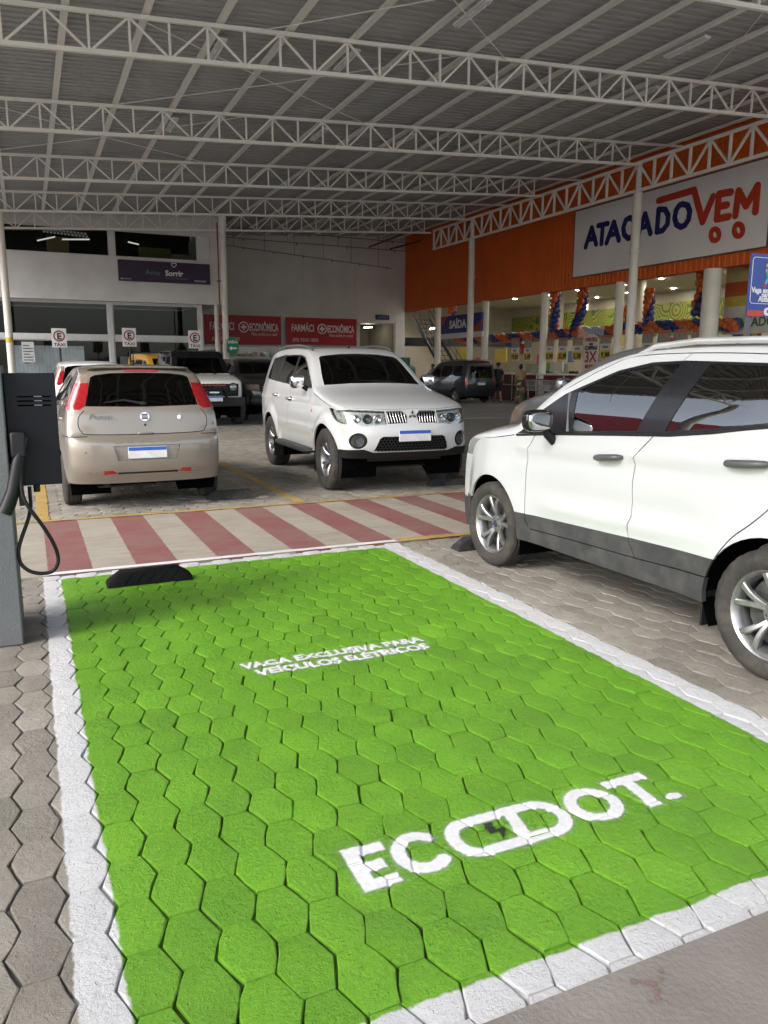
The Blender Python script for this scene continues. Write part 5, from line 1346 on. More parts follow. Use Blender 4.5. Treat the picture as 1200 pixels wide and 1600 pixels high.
    add_wheels(root, wheel_meshes(.335, .205, .232, 5, 15, .036, .035), fx, rx, .785, .335)
    wheel_wells(root, s, fx, rx, R, zc); underbody(root, -1.75, 1.7, .62, .24, .40)
    for x, sg in ((rx, 1), (rx, -1)):
        mb = MB(); mb.bx(x + .405, x + .417, sg * .80 - .09, sg * .80 + .07, .16, .40); mb.build('mud_flap', M_black, root)
    seats(root, (.05, -.85), .48, .36, M_lt_seat)
    mb = MB(); mb.superell((.62, 0, .98), (.28, .66, .16), .4, 16, 8); mb.build('dashboard', M_dark_int, root, smooth=60)
    mb = MB(); mb.bx(-1.7, .8, -.70, .70, .42, .50); mb.build('cabin_floor', M_dark_int, root)
    st_ = MB(); st_.tube([(.33 + .05 * math.sin(a), .36 + .18 * math.cos(a), 1.02 + .17 * math.sin(a)) for a in np.linspace(0, 2 * math.pi, 25)], .014, 8); st_.build('steering_wheel', M_black, root, smooth=60)
    return root, s
crossover, _s1 = build_crossover()
crossover.location = (4.135, 3.87, 0); crossover.rotation_euler = (0, 0, R_(90.6))

# ------------------------------------------------------------------ white off-roader facing the camera
P_white2 = paint('paint_white_dusty', (.56, .565, .56), dust=.14, dustcol=(.46, .44, .40))
def build_offroader():
    fx, rx, R, zc = 1.40, -1.40, .455, .395
    rows = [(1.80, .47, 2.08, .46, 3), (1.88, .60, 2.18, .60), (1.88, .76, 2.20, .76), (1.82, .90, 2.16, .90), (1.74, 1.02, 2.10, 1.015), (1.62, 1.085, 1.99, 1.09), (1.30, 1.145, 1.62, 1.18), (1.0, 1.20, 1.20, 1.255),
            (.80, 1.245, .97, 1.305), (.66, 1.31, .82, 1.365), (.24, 1.61, .34, 1.665), (.0, 1.735, .08, 1.775), (-.26, 1.785, -.22, 1.83), (-1.0, 1.805, -1.0, 1.86), (-1.7, 1.785, -1.75, 1.835), (-2.12, 1.71, -2.24, 1.74),
            (-2.28, 1.5, -2.40, 1.5), (-2.34, 1.1, -2.47, 1.1), (-2.32, .72, -2.48, .72), (-2.2, .47, -2.40, .46)]
    width = [(.4, .855), (.55, .872), (.75, .888), (.95, .892), (1.08, .884), (1.25, .845), (1.35, .808), (1.55, .74), (1.75, .665), (1.9, .61)]
    plan = [(-2.5, .86), (-2.2, .93), (-1.8, .985), (-1.2, 1.0), (1.3, 1.0), (1.6, .985), (1.85, .93), (2.1, .86)]
    def extra(x, z):
        e = np.zeros_like(x)
        for ax in (fx, rx):
            d = np.hypot(x - ax, z - zc); e = e + .036 * (1 / (1 + np.exp((d - R - .095) / .010)))
        e = e + .012 * np.exp(-((z - 1.07) / .03) ** 2) * (x < .9) + .014 * np.exp(-((z - .72) / .04) ** 2) * (np.abs(x) < .95)
        return e
    s = Skin(rows, width, plan, extra, [(fx, zc, R), (rx, zc, R)], lambda x: .46, .045)
    s.side('window_surround', [(.74, 1.268), (-.35, 1.295), (-1.25, 1.33), (-2.02, 1.37), (-2.06, 1.40), (-1.93, 1.69), (-1.2, 1.735), (-.30, 1.725), (-.06, 1.69), (.22, 1.56)])
    s.side('front_glass', [(.56, 1.288), (-.33, 1.308), (-.33, 1.705), (-.10, 1.675), (.20, 1.54)])
    s.side('rear_glass', [(-.43, 1.312), (-1.17, 1.342), (-1.13, 1.715), (-.43, 1.708)])
    s.side('quarter_glass', [(-1.27, 1.347), (-1.98, 1.392), (-1.88, 1.668), (-1.24, 1.715)])
    fd = curve([(.70, 1.25), (.73, 1.0), (.74, .75), (.73, .50)], 4); sp_ = curve([(-.37, 1.29), (-.375, 1.0), (-.38, .52)], 4); rd = curve([(-1.21, 1.325), (-1.22, 1.15), (-1.17, 1.0), (-1.0, .83), (-.90, .66), (-.88, .52)], 4)
    s.side('front_door', fd + sp_[::-1]); s.side('rear_door', sp_ + rd[::-1])
    for c in (fd, sp_, rd): s.side('seam', ribbon(c, .009))
    s.side('seam', ribbon(curve([(1.62, 1.07), (1.3, 1.125), (1.0, 1.18), (.86, 1.205)], 4), .008))
    s.side('lower_bumper', [(2.0, .56), (1.82, .56), (1.80, .40), (2.1, .40)])
    s.side('headlamp', [(1.55, 1.055), (1.9, 1.04), (2.0, .90), (1.78, .885), (1.70, .92)])
    s.side('side_lamp', arc_poly(.86, .985, .024, 0, 345, 12))
    s.front('windscreen', [(-.70, 1.315), (-.35, 1.335), (0, 1.34), (.35, 1.335), (.70, 1.315), (.665, 1.45), (.59, 1.68), (.55, 1.705), (.3, 1.735), (0, 1.745), (-.3, 1.735), (-.55, 1.705), (-.59, 1.68), (-.665, 1.45)])
    s.front('headlamp', [(.345, .875), (.60, .850), (.90, .885), (.93, 1.02), (.75, 1.048), (.345, 1.03)], True)
    s.front('grille', [(.075, .885), (.33, .880), (.33, 1.028), (.115, 1.032), (.06, .98)], True)
    s.front('fog_lamp', arc_poly(.685, .675, .10, 0, 345, 20), True)
    s.front('lower_grille', [(-.50, .545), (.50, .545), (.44, .70), (.40, .728), (-.40, .728), (-.44, .70)])
    s.front('lower_bumper', [(-.95, .40), (.95, .40), (.95, .56), (.62, .575), (.50, .533), (-.50, .533), (-.62, .575), (-.95, .56)])
    s.front('seam', ribbon(curve([(-.80, 1.065), (-.6, 1.058), (-.3, 1.045), (0, 1.05), (.3, 1.045), (.6, 1.058), (.80, 1.065)], 5), .008))
    s.rear('rear_screen', [(-.58, 1.28), (.58, 1.28), (.52, 1.64), (-.52, 1.64)]); s.rear('tail_lamp', [(.66, 1.0), (.95, 1.0), (.9, 1.4), (.68, 1.36)], True)
    s.solve_skin()
    root = empty('parked_car'); tag(root, 'dusty white off-roader facing the camera with roof rails and chrome grille bars', 'car')
    s.part('body', 'body_shell', P_white2, root, lip=.02)
    M_sur = mat('satin_black', (.010, .010, .012), .28)
    for sd, sg in (('L', 1), ('R', -1)):
        d1 = s.part('front_door', 'front_door', P_white2, root, sideflag=sd); d2 = s.part('rear_door', 'rear_door', P_white2, root, sideflag=sd)
        s.part('front_glass', 'door_glass', M_tint2, d1, -.004, 0, sideflag=sd); s.part('rear_glass', 'door_glass', M_tint2, d2, -.004, 0, sideflag=sd); s.part('quarter_glass', 'quarter_glass', M_tint2, root, -.004, 0, sideflag=sd)
        handle(d1, s, -.22, 1.10, .19, M_chrome, sg, 0, M_gloss_black); handle(d2, s, -1.06, 1.13, .19, M_chrome, sg, 0, M_gloss_black)
        s.part('window_surround', 'window_surround', M_sur, root, -.002, .01, sideflag=sd)
        hl = s.part('headlamp', 'headlamp', mat('lamp_bowl', (.80, .80, .81), .30, metal=.5, var=.2, scale=14), root, -.045, 0, sideflag=sd)
        s.part('headlamp', 'lens', M_clear, hl, -.002, .05, sideflag=sd)
        for yy, rr in ((.44, .052), (.57, .058), (.70, .045)):
            p, n = s.at_end(sg * yy, .955, 'F', -.045); mb = MB(); mb.lathe([(rr * .2, .0), (rr, .0), (rr, .036), (rr * .86, .040), (rr * .80, .022), (.012, .006)], (0, 0, 0), 'x', 20); o = mb.build('projector', M_chrome if yy != .57 else M_alloy_dark, hl, smooth=40, loc=p); o.rotation_euler = (0, 0, sg * .25)
        s.part('tail_lamp', 'tail_lamp', M_red_lamp, root, 0, sideflag=sd)
        s.part('side_lamp', 'side_lamp', M_orange_lamp, root, .006, sideflag=sd)
        gr = s.part('grille', 'grille', M_gloss_black, root, -.025, 0, sideflag=sd)
        for k in range(7):
            yy = sg * (.105 + .036 * k) ; mb = MB(); a, _ = s.at_end(yy, 1.022, 'F', -.004); b, _ = s.at_end(yy + sg * -.012, .890, 'F', -.004); mb.bar(a, b, .009, .016); mb.build('grille_bar', M_chrome, gr, bevel=.003)
        fl = s.part('fog_lamp', 'fog_lamp', M_black, root, -.030, 0, sideflag=sd)
        p, n = s.at_end(sg * .685, .672, 'F', -.028); mb = MB(); mb.lathe([(.0, .004), (.045, .006), (.052, .018), (.064, .020)], (0, 0, 0), 'x', 18); o = mb.build('fog_lens', M_alloy_dark, fl, smooth=40, loc=p); o.rotation_euler = (0, 0, sg * .3)
        e = box_mirror(root, s, .50, 1.30, (.20, .19, .15), M_chrome, M_gloss_black, sg)
        mb = MB(); pts = [(.0, .605, 1.79), (-.14, .615, 1.835), (-.6, .625, 1.868), (-1.2, .625, 1.872), (-1.75, .61, 1.85), (-1.92, .60, 1.81)]; mb.tube([(x, sg * y, z) for x, y, z in pts], [.014, .017, .017, .017, .017, .014], 10); mb.build('roof_rail', mat('rail_grey', (.16, .16, .17), .35, metal=.5), root, smooth=60)
        mb = MB(); mb.superell((0, sg * .90, .445), (.86, .085, .035), .3, 20, 8); mb.build('side_step', M_clad, root, smooth=60)
        mb = MB(); mb.bx(rx + .46, rx + .475, sg * .86 - .1, sg * .86 + .05, .2, .5); mb.build('mud_flap', M_black, root)
        mb = MB(); p = s.at_end(sg * .30, 1.335, 'F', .01)[0]; q = s.at_end(sg * .30 - .52, 1.36, 'F', .016)[0]; mb.tube([p, p.lerp(q, .5) + Vector((.0, 0, .01)), q], [.012, .009, .006], 6); mb.build('wiper', M_black, root, smooth=60)
    s.part('windscreen', 'windscreen', M_tint2, root, -.004, .012); s.part('rear_screen', 'rear_screen', M_tint2, root, -.004, .01)
    s.part('seam', 'panel_gaps', M_void, root, -.012, 0)['kind'] = 'stuff'
    lb = s.part('lower_bumper', 'lower_bumper', M_black, root, .008, .03)
    lg = s.part('lower_grille', 'lower_grille', M_void, root, -.05, 0)
    mb = MB(); vs = []
    # honeycomb bars of the lower grille
    for r_ in range(5):
        for c in range(-11, 12):
            y = c * .044 + (r_ % 2) * .022; z = .562 + r_ * .034
            if abs(y) > .47 - (z - .545) * .3: continue
            p, n = s.at_end(y, z, 'F', -.012)
            pts = [Vector((p.x, p.y + .024 * math.cos(R_(a)), p.z + .021 * math.sin(R_(a)))) for a in range(30, 390, 60)]
            for a, b in zip(pts, pts[1:] + pts[:1]): mb.bar(a, b, .006, .012)
    mb.build('grille_mesh', M_black, lg)
    # three diamond emblem
    p, n = s.at_end(0, .975, 'F', .008); em = empty('emblem', p, 0, root); mb = MB(); a_ = .052
    for ang in (90, 210, 330):
        d = Vector((0, math.cos(R_(ang)), math.sin(R_(ang)))); q = Vector((0, -d.z, d.y))
        pts = [Vector((0, 0, 0)) + d * .004, d * (a_ * .87 + .004) / 1 * .5 * 1.15 + q * a_ * .33, d * a_ * 1.15, d * (a_ * .87 + .004) * .5 * 1.15 - q * a_ * .33]
        vs = [tuple(v + Vector((.0, 0, 0))) for v in pts] + [tuple(v + Vector((.010, 0, 0))) for v in pts]
        mb.add(vs, [(0, 1, 2, 3), (7, 6, 5, 4), (0, 4, 5, 1), (1, 5, 6, 2), (2, 6, 7, 3), (3, 7, 4, 0)])
    mb.build('diamonds', mat('badge_dark', (.10, .10, .105), .2, metal=.9), em)
    p, n = s.at_end(.0, .735, 'F', .030); plate(root, p, (1, 0, .05), .42, .135)
    mb = MB(); mb.superell((.26, 0, 1.838), (.04, .018, .014), .8, 10, 6); mb.tube([(.24, 0, 1.845), (.10, 0, 1.965)], [.006, .003], 6); o = mb.build('antenna', M_black, root, smooth=60); o.location.x = -.42
    add_wheels(root, wheel_meshes(.395, .265, .225, 6, 9, .040, .045), fx, rx, .775, .395)
    wheel_wells(root, s, fx, rx, R, zc); underbody(root, -2.2, 1.9, .62, .34, .58)
    mb = MB(); mb.tube([(1.40, -.7, .38), (1.40, .7, .38)], .045, 8); mb.bx(1.2, 1.75, -.35, .35, .30, .36); mb.tube([(1.9, -.5, .43), (1.9, .5, .43)], .03, 8); mb.build('front_axle', M_dark_int, root, smooth=50)
    seats(root, (.0, -.95), .75, .36); mb = MB(); mb.superell((.60, 0, 1.16), (.26, .68, .14), .4, 16, 8); mb.build('dashboard', M_dark_int, root, smooth=60)
    mb = MB(); mb.bx(-2.2, .8, -.72, .72, .60, .70); mb.build('cabin_floor', M_dark_int, root)
    mb = MB(); mb.tube([(.42 + .05 * math.sin(a), .36 + .19 * math.cos(a), 1.25 + .18 * math.sin(a)) for a in np.linspace(0, 2 * math.pi, 25)], .014, 8); mb.build('steering_wheel', M_black, root, smooth=60)
    return root, s
offroader, _s2 = build_offroader()
offroader.location = (4.33, 10.68, 0); offroader.rotation_euler = (0, 0, R_(-92.2))

# ------------------------------------------------------------------ small hatchbacks (beige one in front, others behind)
P_beige = paint('paint_beige', (.235, .205, .172), metallic=.35, rough=.38, dust=.15, dustcol=(.36, .31, .25))
def build_hatch(P, label, fine=True, detail=True):
    fx, rx, R, zc = 1.255, -1.255, .345, .30
    rows = [(1.72, .24, 1.95, .22, 3), (1.79, .45, 2.08, .45), (1.72, .70, 2.06, .70), (1.50, .885, 1.88, .88), (1.2, .965, 1.5, 1.01), (.85, 1.04, 1.05, 1.11), (.70, 1.10, .86, 1.18), (.22, 1.385, .32, 1.44), (-.08, 1.475, -.03, 1.525), (-.6, 1.51, -.6, 1.575),
            (-1.15, 1.495, -1.18, 1.565), (-1.46, 1.455, -1.58, 1.520), (-1.565, 1.41, -1.69, 1.475), (-1.615, 1.30, -1.745, 1.34), (-1.67, 1.14, -1.82, 1.15), (-1.70, 1.05, -1.855, 1.05, 3.0), (-1.72, .95, -1.875, .94, 3.0), (-1.735, .845, -1.89, .825, 3.0), (-1.745, .815, -1.955, .800, 3.0), (-1.755, .74, -1.985, .74, 3.0), (-1.755, .58, -1.995, .58, 3.0), (-1.74, .45, -1.985, .45, 3.0), (-1.66, .315, -1.93, .305, 3.0)]
    width = [(.2, .79), (.35, .822), (.5, .836), (.7, .842), (.85, .842), (.98, .832), (1.12, .80), (1.3, .715), (1.5, .615), (1.65, .55)]
    plan = [(-2.0, .93), (-1.75, .95), (-1.5, .97), (-1.1, .995), (-.6, 1.0), (.9, 1.0), (1.3, .98), (1.6, .93), (1.85, .85)]
    def extra(x, z):
        e = np.zeros_like(x)
        for ax in (fx, rx):
            d = np.hypot(x - ax, z - zc); e = e + .016 * np.exp(-np.clip((d - R) / .12, 0, 9) ** 2)
        return e + .010 * np.exp(-((z - .93) / .03) ** 2) * (np.abs(x) < 1.1)
    s = Skin(rows, width, plan, extra, [(fx, zc, R), (rx, zc, R)], lambda x: .27, .045 if fine else .075)
    s.side('window_surround', [(.72, 1.085), (-.3, 1.12), (-1.15, 1.175), (-1.42, 1.22), (-1.40, 1.30), (-1.2, 1.42), (-.6, 1.455), (-.1, 1.43), (.2, 1.35)])
    s.side('front_glass', [(.50, 1.105), (-.28, 1.135), (-.30, 1.43), (-.10, 1.415), (.18, 1.33)])
    s.side('rear_glass', [(-.36, 1.14), (-1.10, 1.19), (-1.34, 1.235), (-1.31, 1.30), (-1.14, 1.405), (-.60, 1.44), (-.38, 1.432)])
    fd = curve([(.70, 1.08), (.74, .9), (.72, .6), (.66, .33)], 4); sp_ = curve([(-.32, 1.12), (-.36, .9), (-.37, .33)], 4); rd = curve([(-1.20, 1.18), (-1.22, 1.0), (-1.05, .76), (-.90, .56), (-.86, .36)], 4)
    s.side('front_door', fd + sp_[::-1]); s.side('rear_door', sp_ + rd[::-1])
    for c in (fd, sp_, rd): s.side('seam', ribbon(c, .007))
    s.side('tail_lamp', [(-1.60, 1.45), (-1.47, 1.435), (-1.44, 1.38), (-1.545, 1.12), (-1.65, 1.09), (-1.9, 1.10), (-1.9, 1.4)])
    s.side('lamp_top', [(-1.60, 1.455), (-1.465, 1.44), (-1.435, 1.38), (-1.448, 1.355), (-1.9, 1.355), (-1.9, 1.4)])
    s.side('headlamp', [(1.35, .93), (1.8, .85), (1.9, .70), (1.62, .70)])
    s.side('seam', ribbon([(-1.9, .812), (-1.7, .815), (-1.5, .80), (-1.42, .74)], .007))
    s.front('windscreen', [(-.60, 1.17), (0, 1.19), (.60, 1.17), (.50, 1.44), (0, 1.50), (-.50, 1.44)]); s.front('headlamp', [(.45, .70), (.9, .68), (.9, .90), (.6, .88)], True); s.front('grille', [(-.4, .38), (.4, .38), (.42, .62), (-.42, .62)])
    s.rear('rear_screen', [(-.585, 1.130), (0, 1.118), (.585, 1.130), (.555, 1.25), (.508, 1.435), (.46, 1.458), (.3, 1.478), (0, 1.484), (-.3, 1.478), (-.46, 1.458), (-.508, 1.435), (-.555, 1.25)])
    s.rear('tail_lamp', [(.592, 1.128), (.64, 1.095), (.9, 1.10), (.9, 1.455), (.518, 1.455), (.545, 1.27)], True)
    s.rear('lamp_top', [(.530, 1.375), (.9, 1.355), (.9, 1.46), (.515, 1.46)], True)
    gate = curve([(-.60, 1.085), (-.655, 1.02), (-.665, .93), (-.64, .87), (-.56, .835), (0, .825), (.56, .835), (.64, .87), (.665, .93), (.655, 1.02), (.60, 1.085)], 4)
    s.rear('tailgate', gate + [(.575, 1.122), (0, 1.110), (-.575, 1.122)])
    s.rear('seam', ribbon(gate, .008))
    s.rear('seam', ribbon([(-.585, .815), (-.90, .812)], .007)); s.rear('seam', ribbon([(.585, .815), (.90, .812)], .007))
    s.rear('plate_recess', [(-.305, .555), (.305, .555), (.345, .715), (-.345, .715)])
    s.rear('reflector', [(.315, .418), (.45, .405), (.45, .450), (.36, .452)], True)
    s.rear('fog_lens', [(.452, .405), (.58, .408), (.63, .425), (.60, .438), (.452, .450)], True)
    s.rear('lower_groove', [(-.31, .405), (.31, .405), (.31, .428), (-.31, .428)])
    s.solve_skin()
    root = empty('parked_car'); tag(root, label, 'car')
    s.part('body', 'body_shell', P, root); s.part('tailgate', 'tailgate', P, root)
    M_sur = mat('satin_black', (.010, .010, .012), .28)
    for sd, sg in (('L', 1), ('R', -1)):
        d1 = s.part('front_door', 'front_door', P, root, sideflag=sd); d2 = s.part('rear_door', 'rear_door', P, root, sideflag=sd)
        s.part('front_glass', 'door_glass', M_tint, d1, -.004, 0, sideflag=sd); s.part('rear_glass', 'door_glass', M_tint, d2, -.004, 0, sideflag=sd)
        if detail: handle(d1, s, -.22, .93, .18, P, sg); handle(d2, s, -1.02, .97, .18, P, sg)
        s.part('window_surround', 'window_surround', M_sur, root, -.001, .01, sideflag=sd)
        tl = s.part('tail_lamp', 'tail_lamp', M_red_lamp, root, .004, .02, sideflag=sd); s.part('lamp_top', 'reversing_lens', M_clear_lamp, tl, .004, .02, sideflag=sd)
        s.part('headlamp', 'headlamp', M_clear_lamp, root, 0, sideflag=sd)
        if detail:
            rf = s.part('reflector', 'rear_reflector', M_red_lamp, root, .002, .01, sideflag=sd); s.part('fog_lens', 'fog_lens', M_clear_lamp, rf, .002, .01, sideflag=sd)
        box_mirror(root, s, .55, 1.12, (.18, .13, .10), P, M_black, sg)
    s.part('seam', 'panel_gaps', M_void, root, -.010, 0)['kind'] = 'stuff'
    s.part('windscreen', 'windscreen', M_tint2, root, -.003, .01); s.part('rear_screen', 'rear_screen', M_tint2, root, -.003, .012); s.part('grille', 'grille', M_black, root, -.01)
    pr = s.part('plate_recess', 'plate_recess', P, root, -.028, 0)
    s.part('lower_groove', 'lower_groove', M_black, root, -.008, 0)
    if not detail: s.part(['reflector', 'fog_lens'], 'rear_reflectors', M_red_lamp, root, .002, .01)
    add_wheels(root, wheel_meshes(.30, .185, .185, 5, 12, .034, .03), fx, rx, .745, .30)
    wheel_wells(root, s, fx, rx, R, zc); underbody(root, -1.80, 1.7, .58, .27, .42)
    mb = MB(); mb.bx(-1.7, .7, -.68, .68, .50, .58); mb.build('cabin_floor', M_dark_int, root)
    seats(root, (.05, -.85), .45, .33); mb = MB(); mb.superell((.55, 0, .98), (.25, .62, .13), .4, 16, 8); mb.build('dashboard', M_dark_int, root, smooth=60)
    p, n = s.at_end(0, .635, 'R', -.012); plate(root, p, (-1, 0, .04), .40, .125)
    if detail:
        mb = MB(); mb.superell((-1.545, 0, 1.522), (.10, .54, .012), .45, 20, 8, Matrix.Rotation(R_(14), 3, 'Y')); mb.build('spoiler', P, root, smooth=60)
        mb = MB(); mb.superell((-1.655, 0, 1.503), (.012, .19, .016), .4, 16, 6); mb.build('brake_light', M_red_lamp, root, smooth=60)
        mb = MB(); mb.superell((-1.1, 0, 1.585), (.04, .022, .016), .8, 10, 6); mb.tube([(-1.10, 0, 1.59), (-1.21, 0, 1.76)], [.007, .003], 6); mb.build('antenna', M_black, root, smooth=60)
        p, n = s.at_end(.0, 1.148, 'R', .012); q, _ = s.at_end(.40, 1.160, 'R', .014); m_, _ = s.at_end(.2, 1.185, 'R', .02)
        mb = MB(); mb.tube([p, m_, q], [.017, .013, .006], 8); mb.superell(p, (.02, .04, .022), .8, 10, 6); mb.build('rear_wiper', M_black, root, smooth=60)
        # round badge with shield, script on the left, sticker on the right, lock
        p, n = s.at_end(0, 1.012, 'R', .006); em = empty('emblem', p, 0, root); em.rotation_euler = Vector(n).to_track_quat('X', 'Z').to_euler()
        mb = MB(); mb.lathe([(.0, .0), (.046, .002), (.048, .009), (.043, .009), (.041, .003), (0, .003)], (0, 0, 0), 'x', 24); mb.build('ring', M_chrome, em, smooth=40)
        mb = MB(); mb.bx(.002, .007, -.031, .031, -.029, .030); mb.build('field', mat('badge_maroon', (.10, .035, .04), .35), em, bevel=.006)
        mb = MB()
        for k in range(5): mb.bx(.004, .0085, -.022 + k * .0105, -.0195 + k * .0105, -.014, .016)
        mb.build('bars', M_chrome, em)
        tx = (0, -1, 0); 
        p, n = s.at_end(.565, .995, 'R', .006); n = Vector(n); uzv = Vector((0, 0, 1)) - n * n.z; uzv.normalize(); uxv = uzv.cross(n)
        lettering('script_lettering', 'Punto', mat('badge_grey', (.16, .15, .14), .3, metal=.7), root, p, uxv, uzv, .080, -.001, .003, .25, xs=1.25)
        p, n = s.at_end(-.36, 1.005, 'R', .004); n = Vector(n); fr2 = lambda y, z, d: tuple(Vector(p) + uxv * y + uzv * z + n * d)
        ap = [(.000, .012), (.008, .017), (.019, .013), (.022, .005), (.016, -.003), (.018, -.013), (.012, -.024), (.006, -.028), (0, -.025), (-.006, -.028), (-.014, -.021), (-.020, -.006), (-.018, .008), (-.009, .017)]
        mb = MB(); mb.prism(ap, 0, .0015, 0, fr2); mb.prism([(.0, .020), (.003, .029), (.010, .033), (.008, .024)], 0, .0015, 0, fr2); mb.build('fruit_sticker', M_white_print, root)
        p, n = s.at_end(.0, .925, 'R', .001); mb = MB(); mb.lathe([(0, .004), (.011, .004), (.013, -.002)], (0, 0, 0), 'x', 14); o = mb.build('lock', M_black, root, loc=p); o.rotation_euler = (0, 0, math.pi)
        p, n = s.at_end(.0, .836, 'R', .0); mb = MB(); mb.superell(p, (.02, .085, .010), .5, 12, 6); mb.build('gate_handle', P, root, smooth=60)
        for y in (-.62, -.30, .30, .62):
            p, n = s.at_end(y, .655, 'R', .0015); mb = MB(); mb.lathe([(0, .003), (.010, .003), (.012, -.002)], (0, 0, 0), 'x', 12); o = mb.build('parking_sensor', P, root, loc=p); o.rotation_euler = (0, 0, math.pi)
        mb = MB(); mb.tube([(-1.55, .42, .30), (-1.85, .42, .29)], .03, 10); mb.tube([(-1.2, -.6, .28), (-1.2, .6, .28)], .035, 8); mb.bx(-1.75, -1.45, -.1, .5, .24, .34); mb.build('exhaust', M_dark_int, root, smooth=50)
    return root
hatch = build_hatch(P_beige, 'champagne beige hatchback seen from behind, parked beyond the striped crossing')
hatch.location = (1.135, 10.70, 0); hatch.rotation_euler = (0, 0, R_(90)); hatch.scale = (1, 1.02, 1)
# ------------------------------------------------------------------ more vehicles further back
w2 = build_hatch(paint('paint_white_far', (.74, .75, .74), dust=.1), 'white hatchback far back at left, half hidden by the black charger and beige car', False, False)
w2.location = (1.25, 19.6, 0); w2.rotation_euler = (0, 0, R_(90)); w2.scale = (1, 1, 1.06)
w3 = build_hatch(paint('paint_grey', (.20, .205, .21), metallic=.6, rough=.35, dust=.2), 'grey car just beyond the white crossover, only its windscreen and roof line showing', False, False)
w3.location = (6.95, 7.2, 0); w3.rotation_euler = (0, 0, R_(90)); w3.scale = (1.13, 1.10, 1.17)

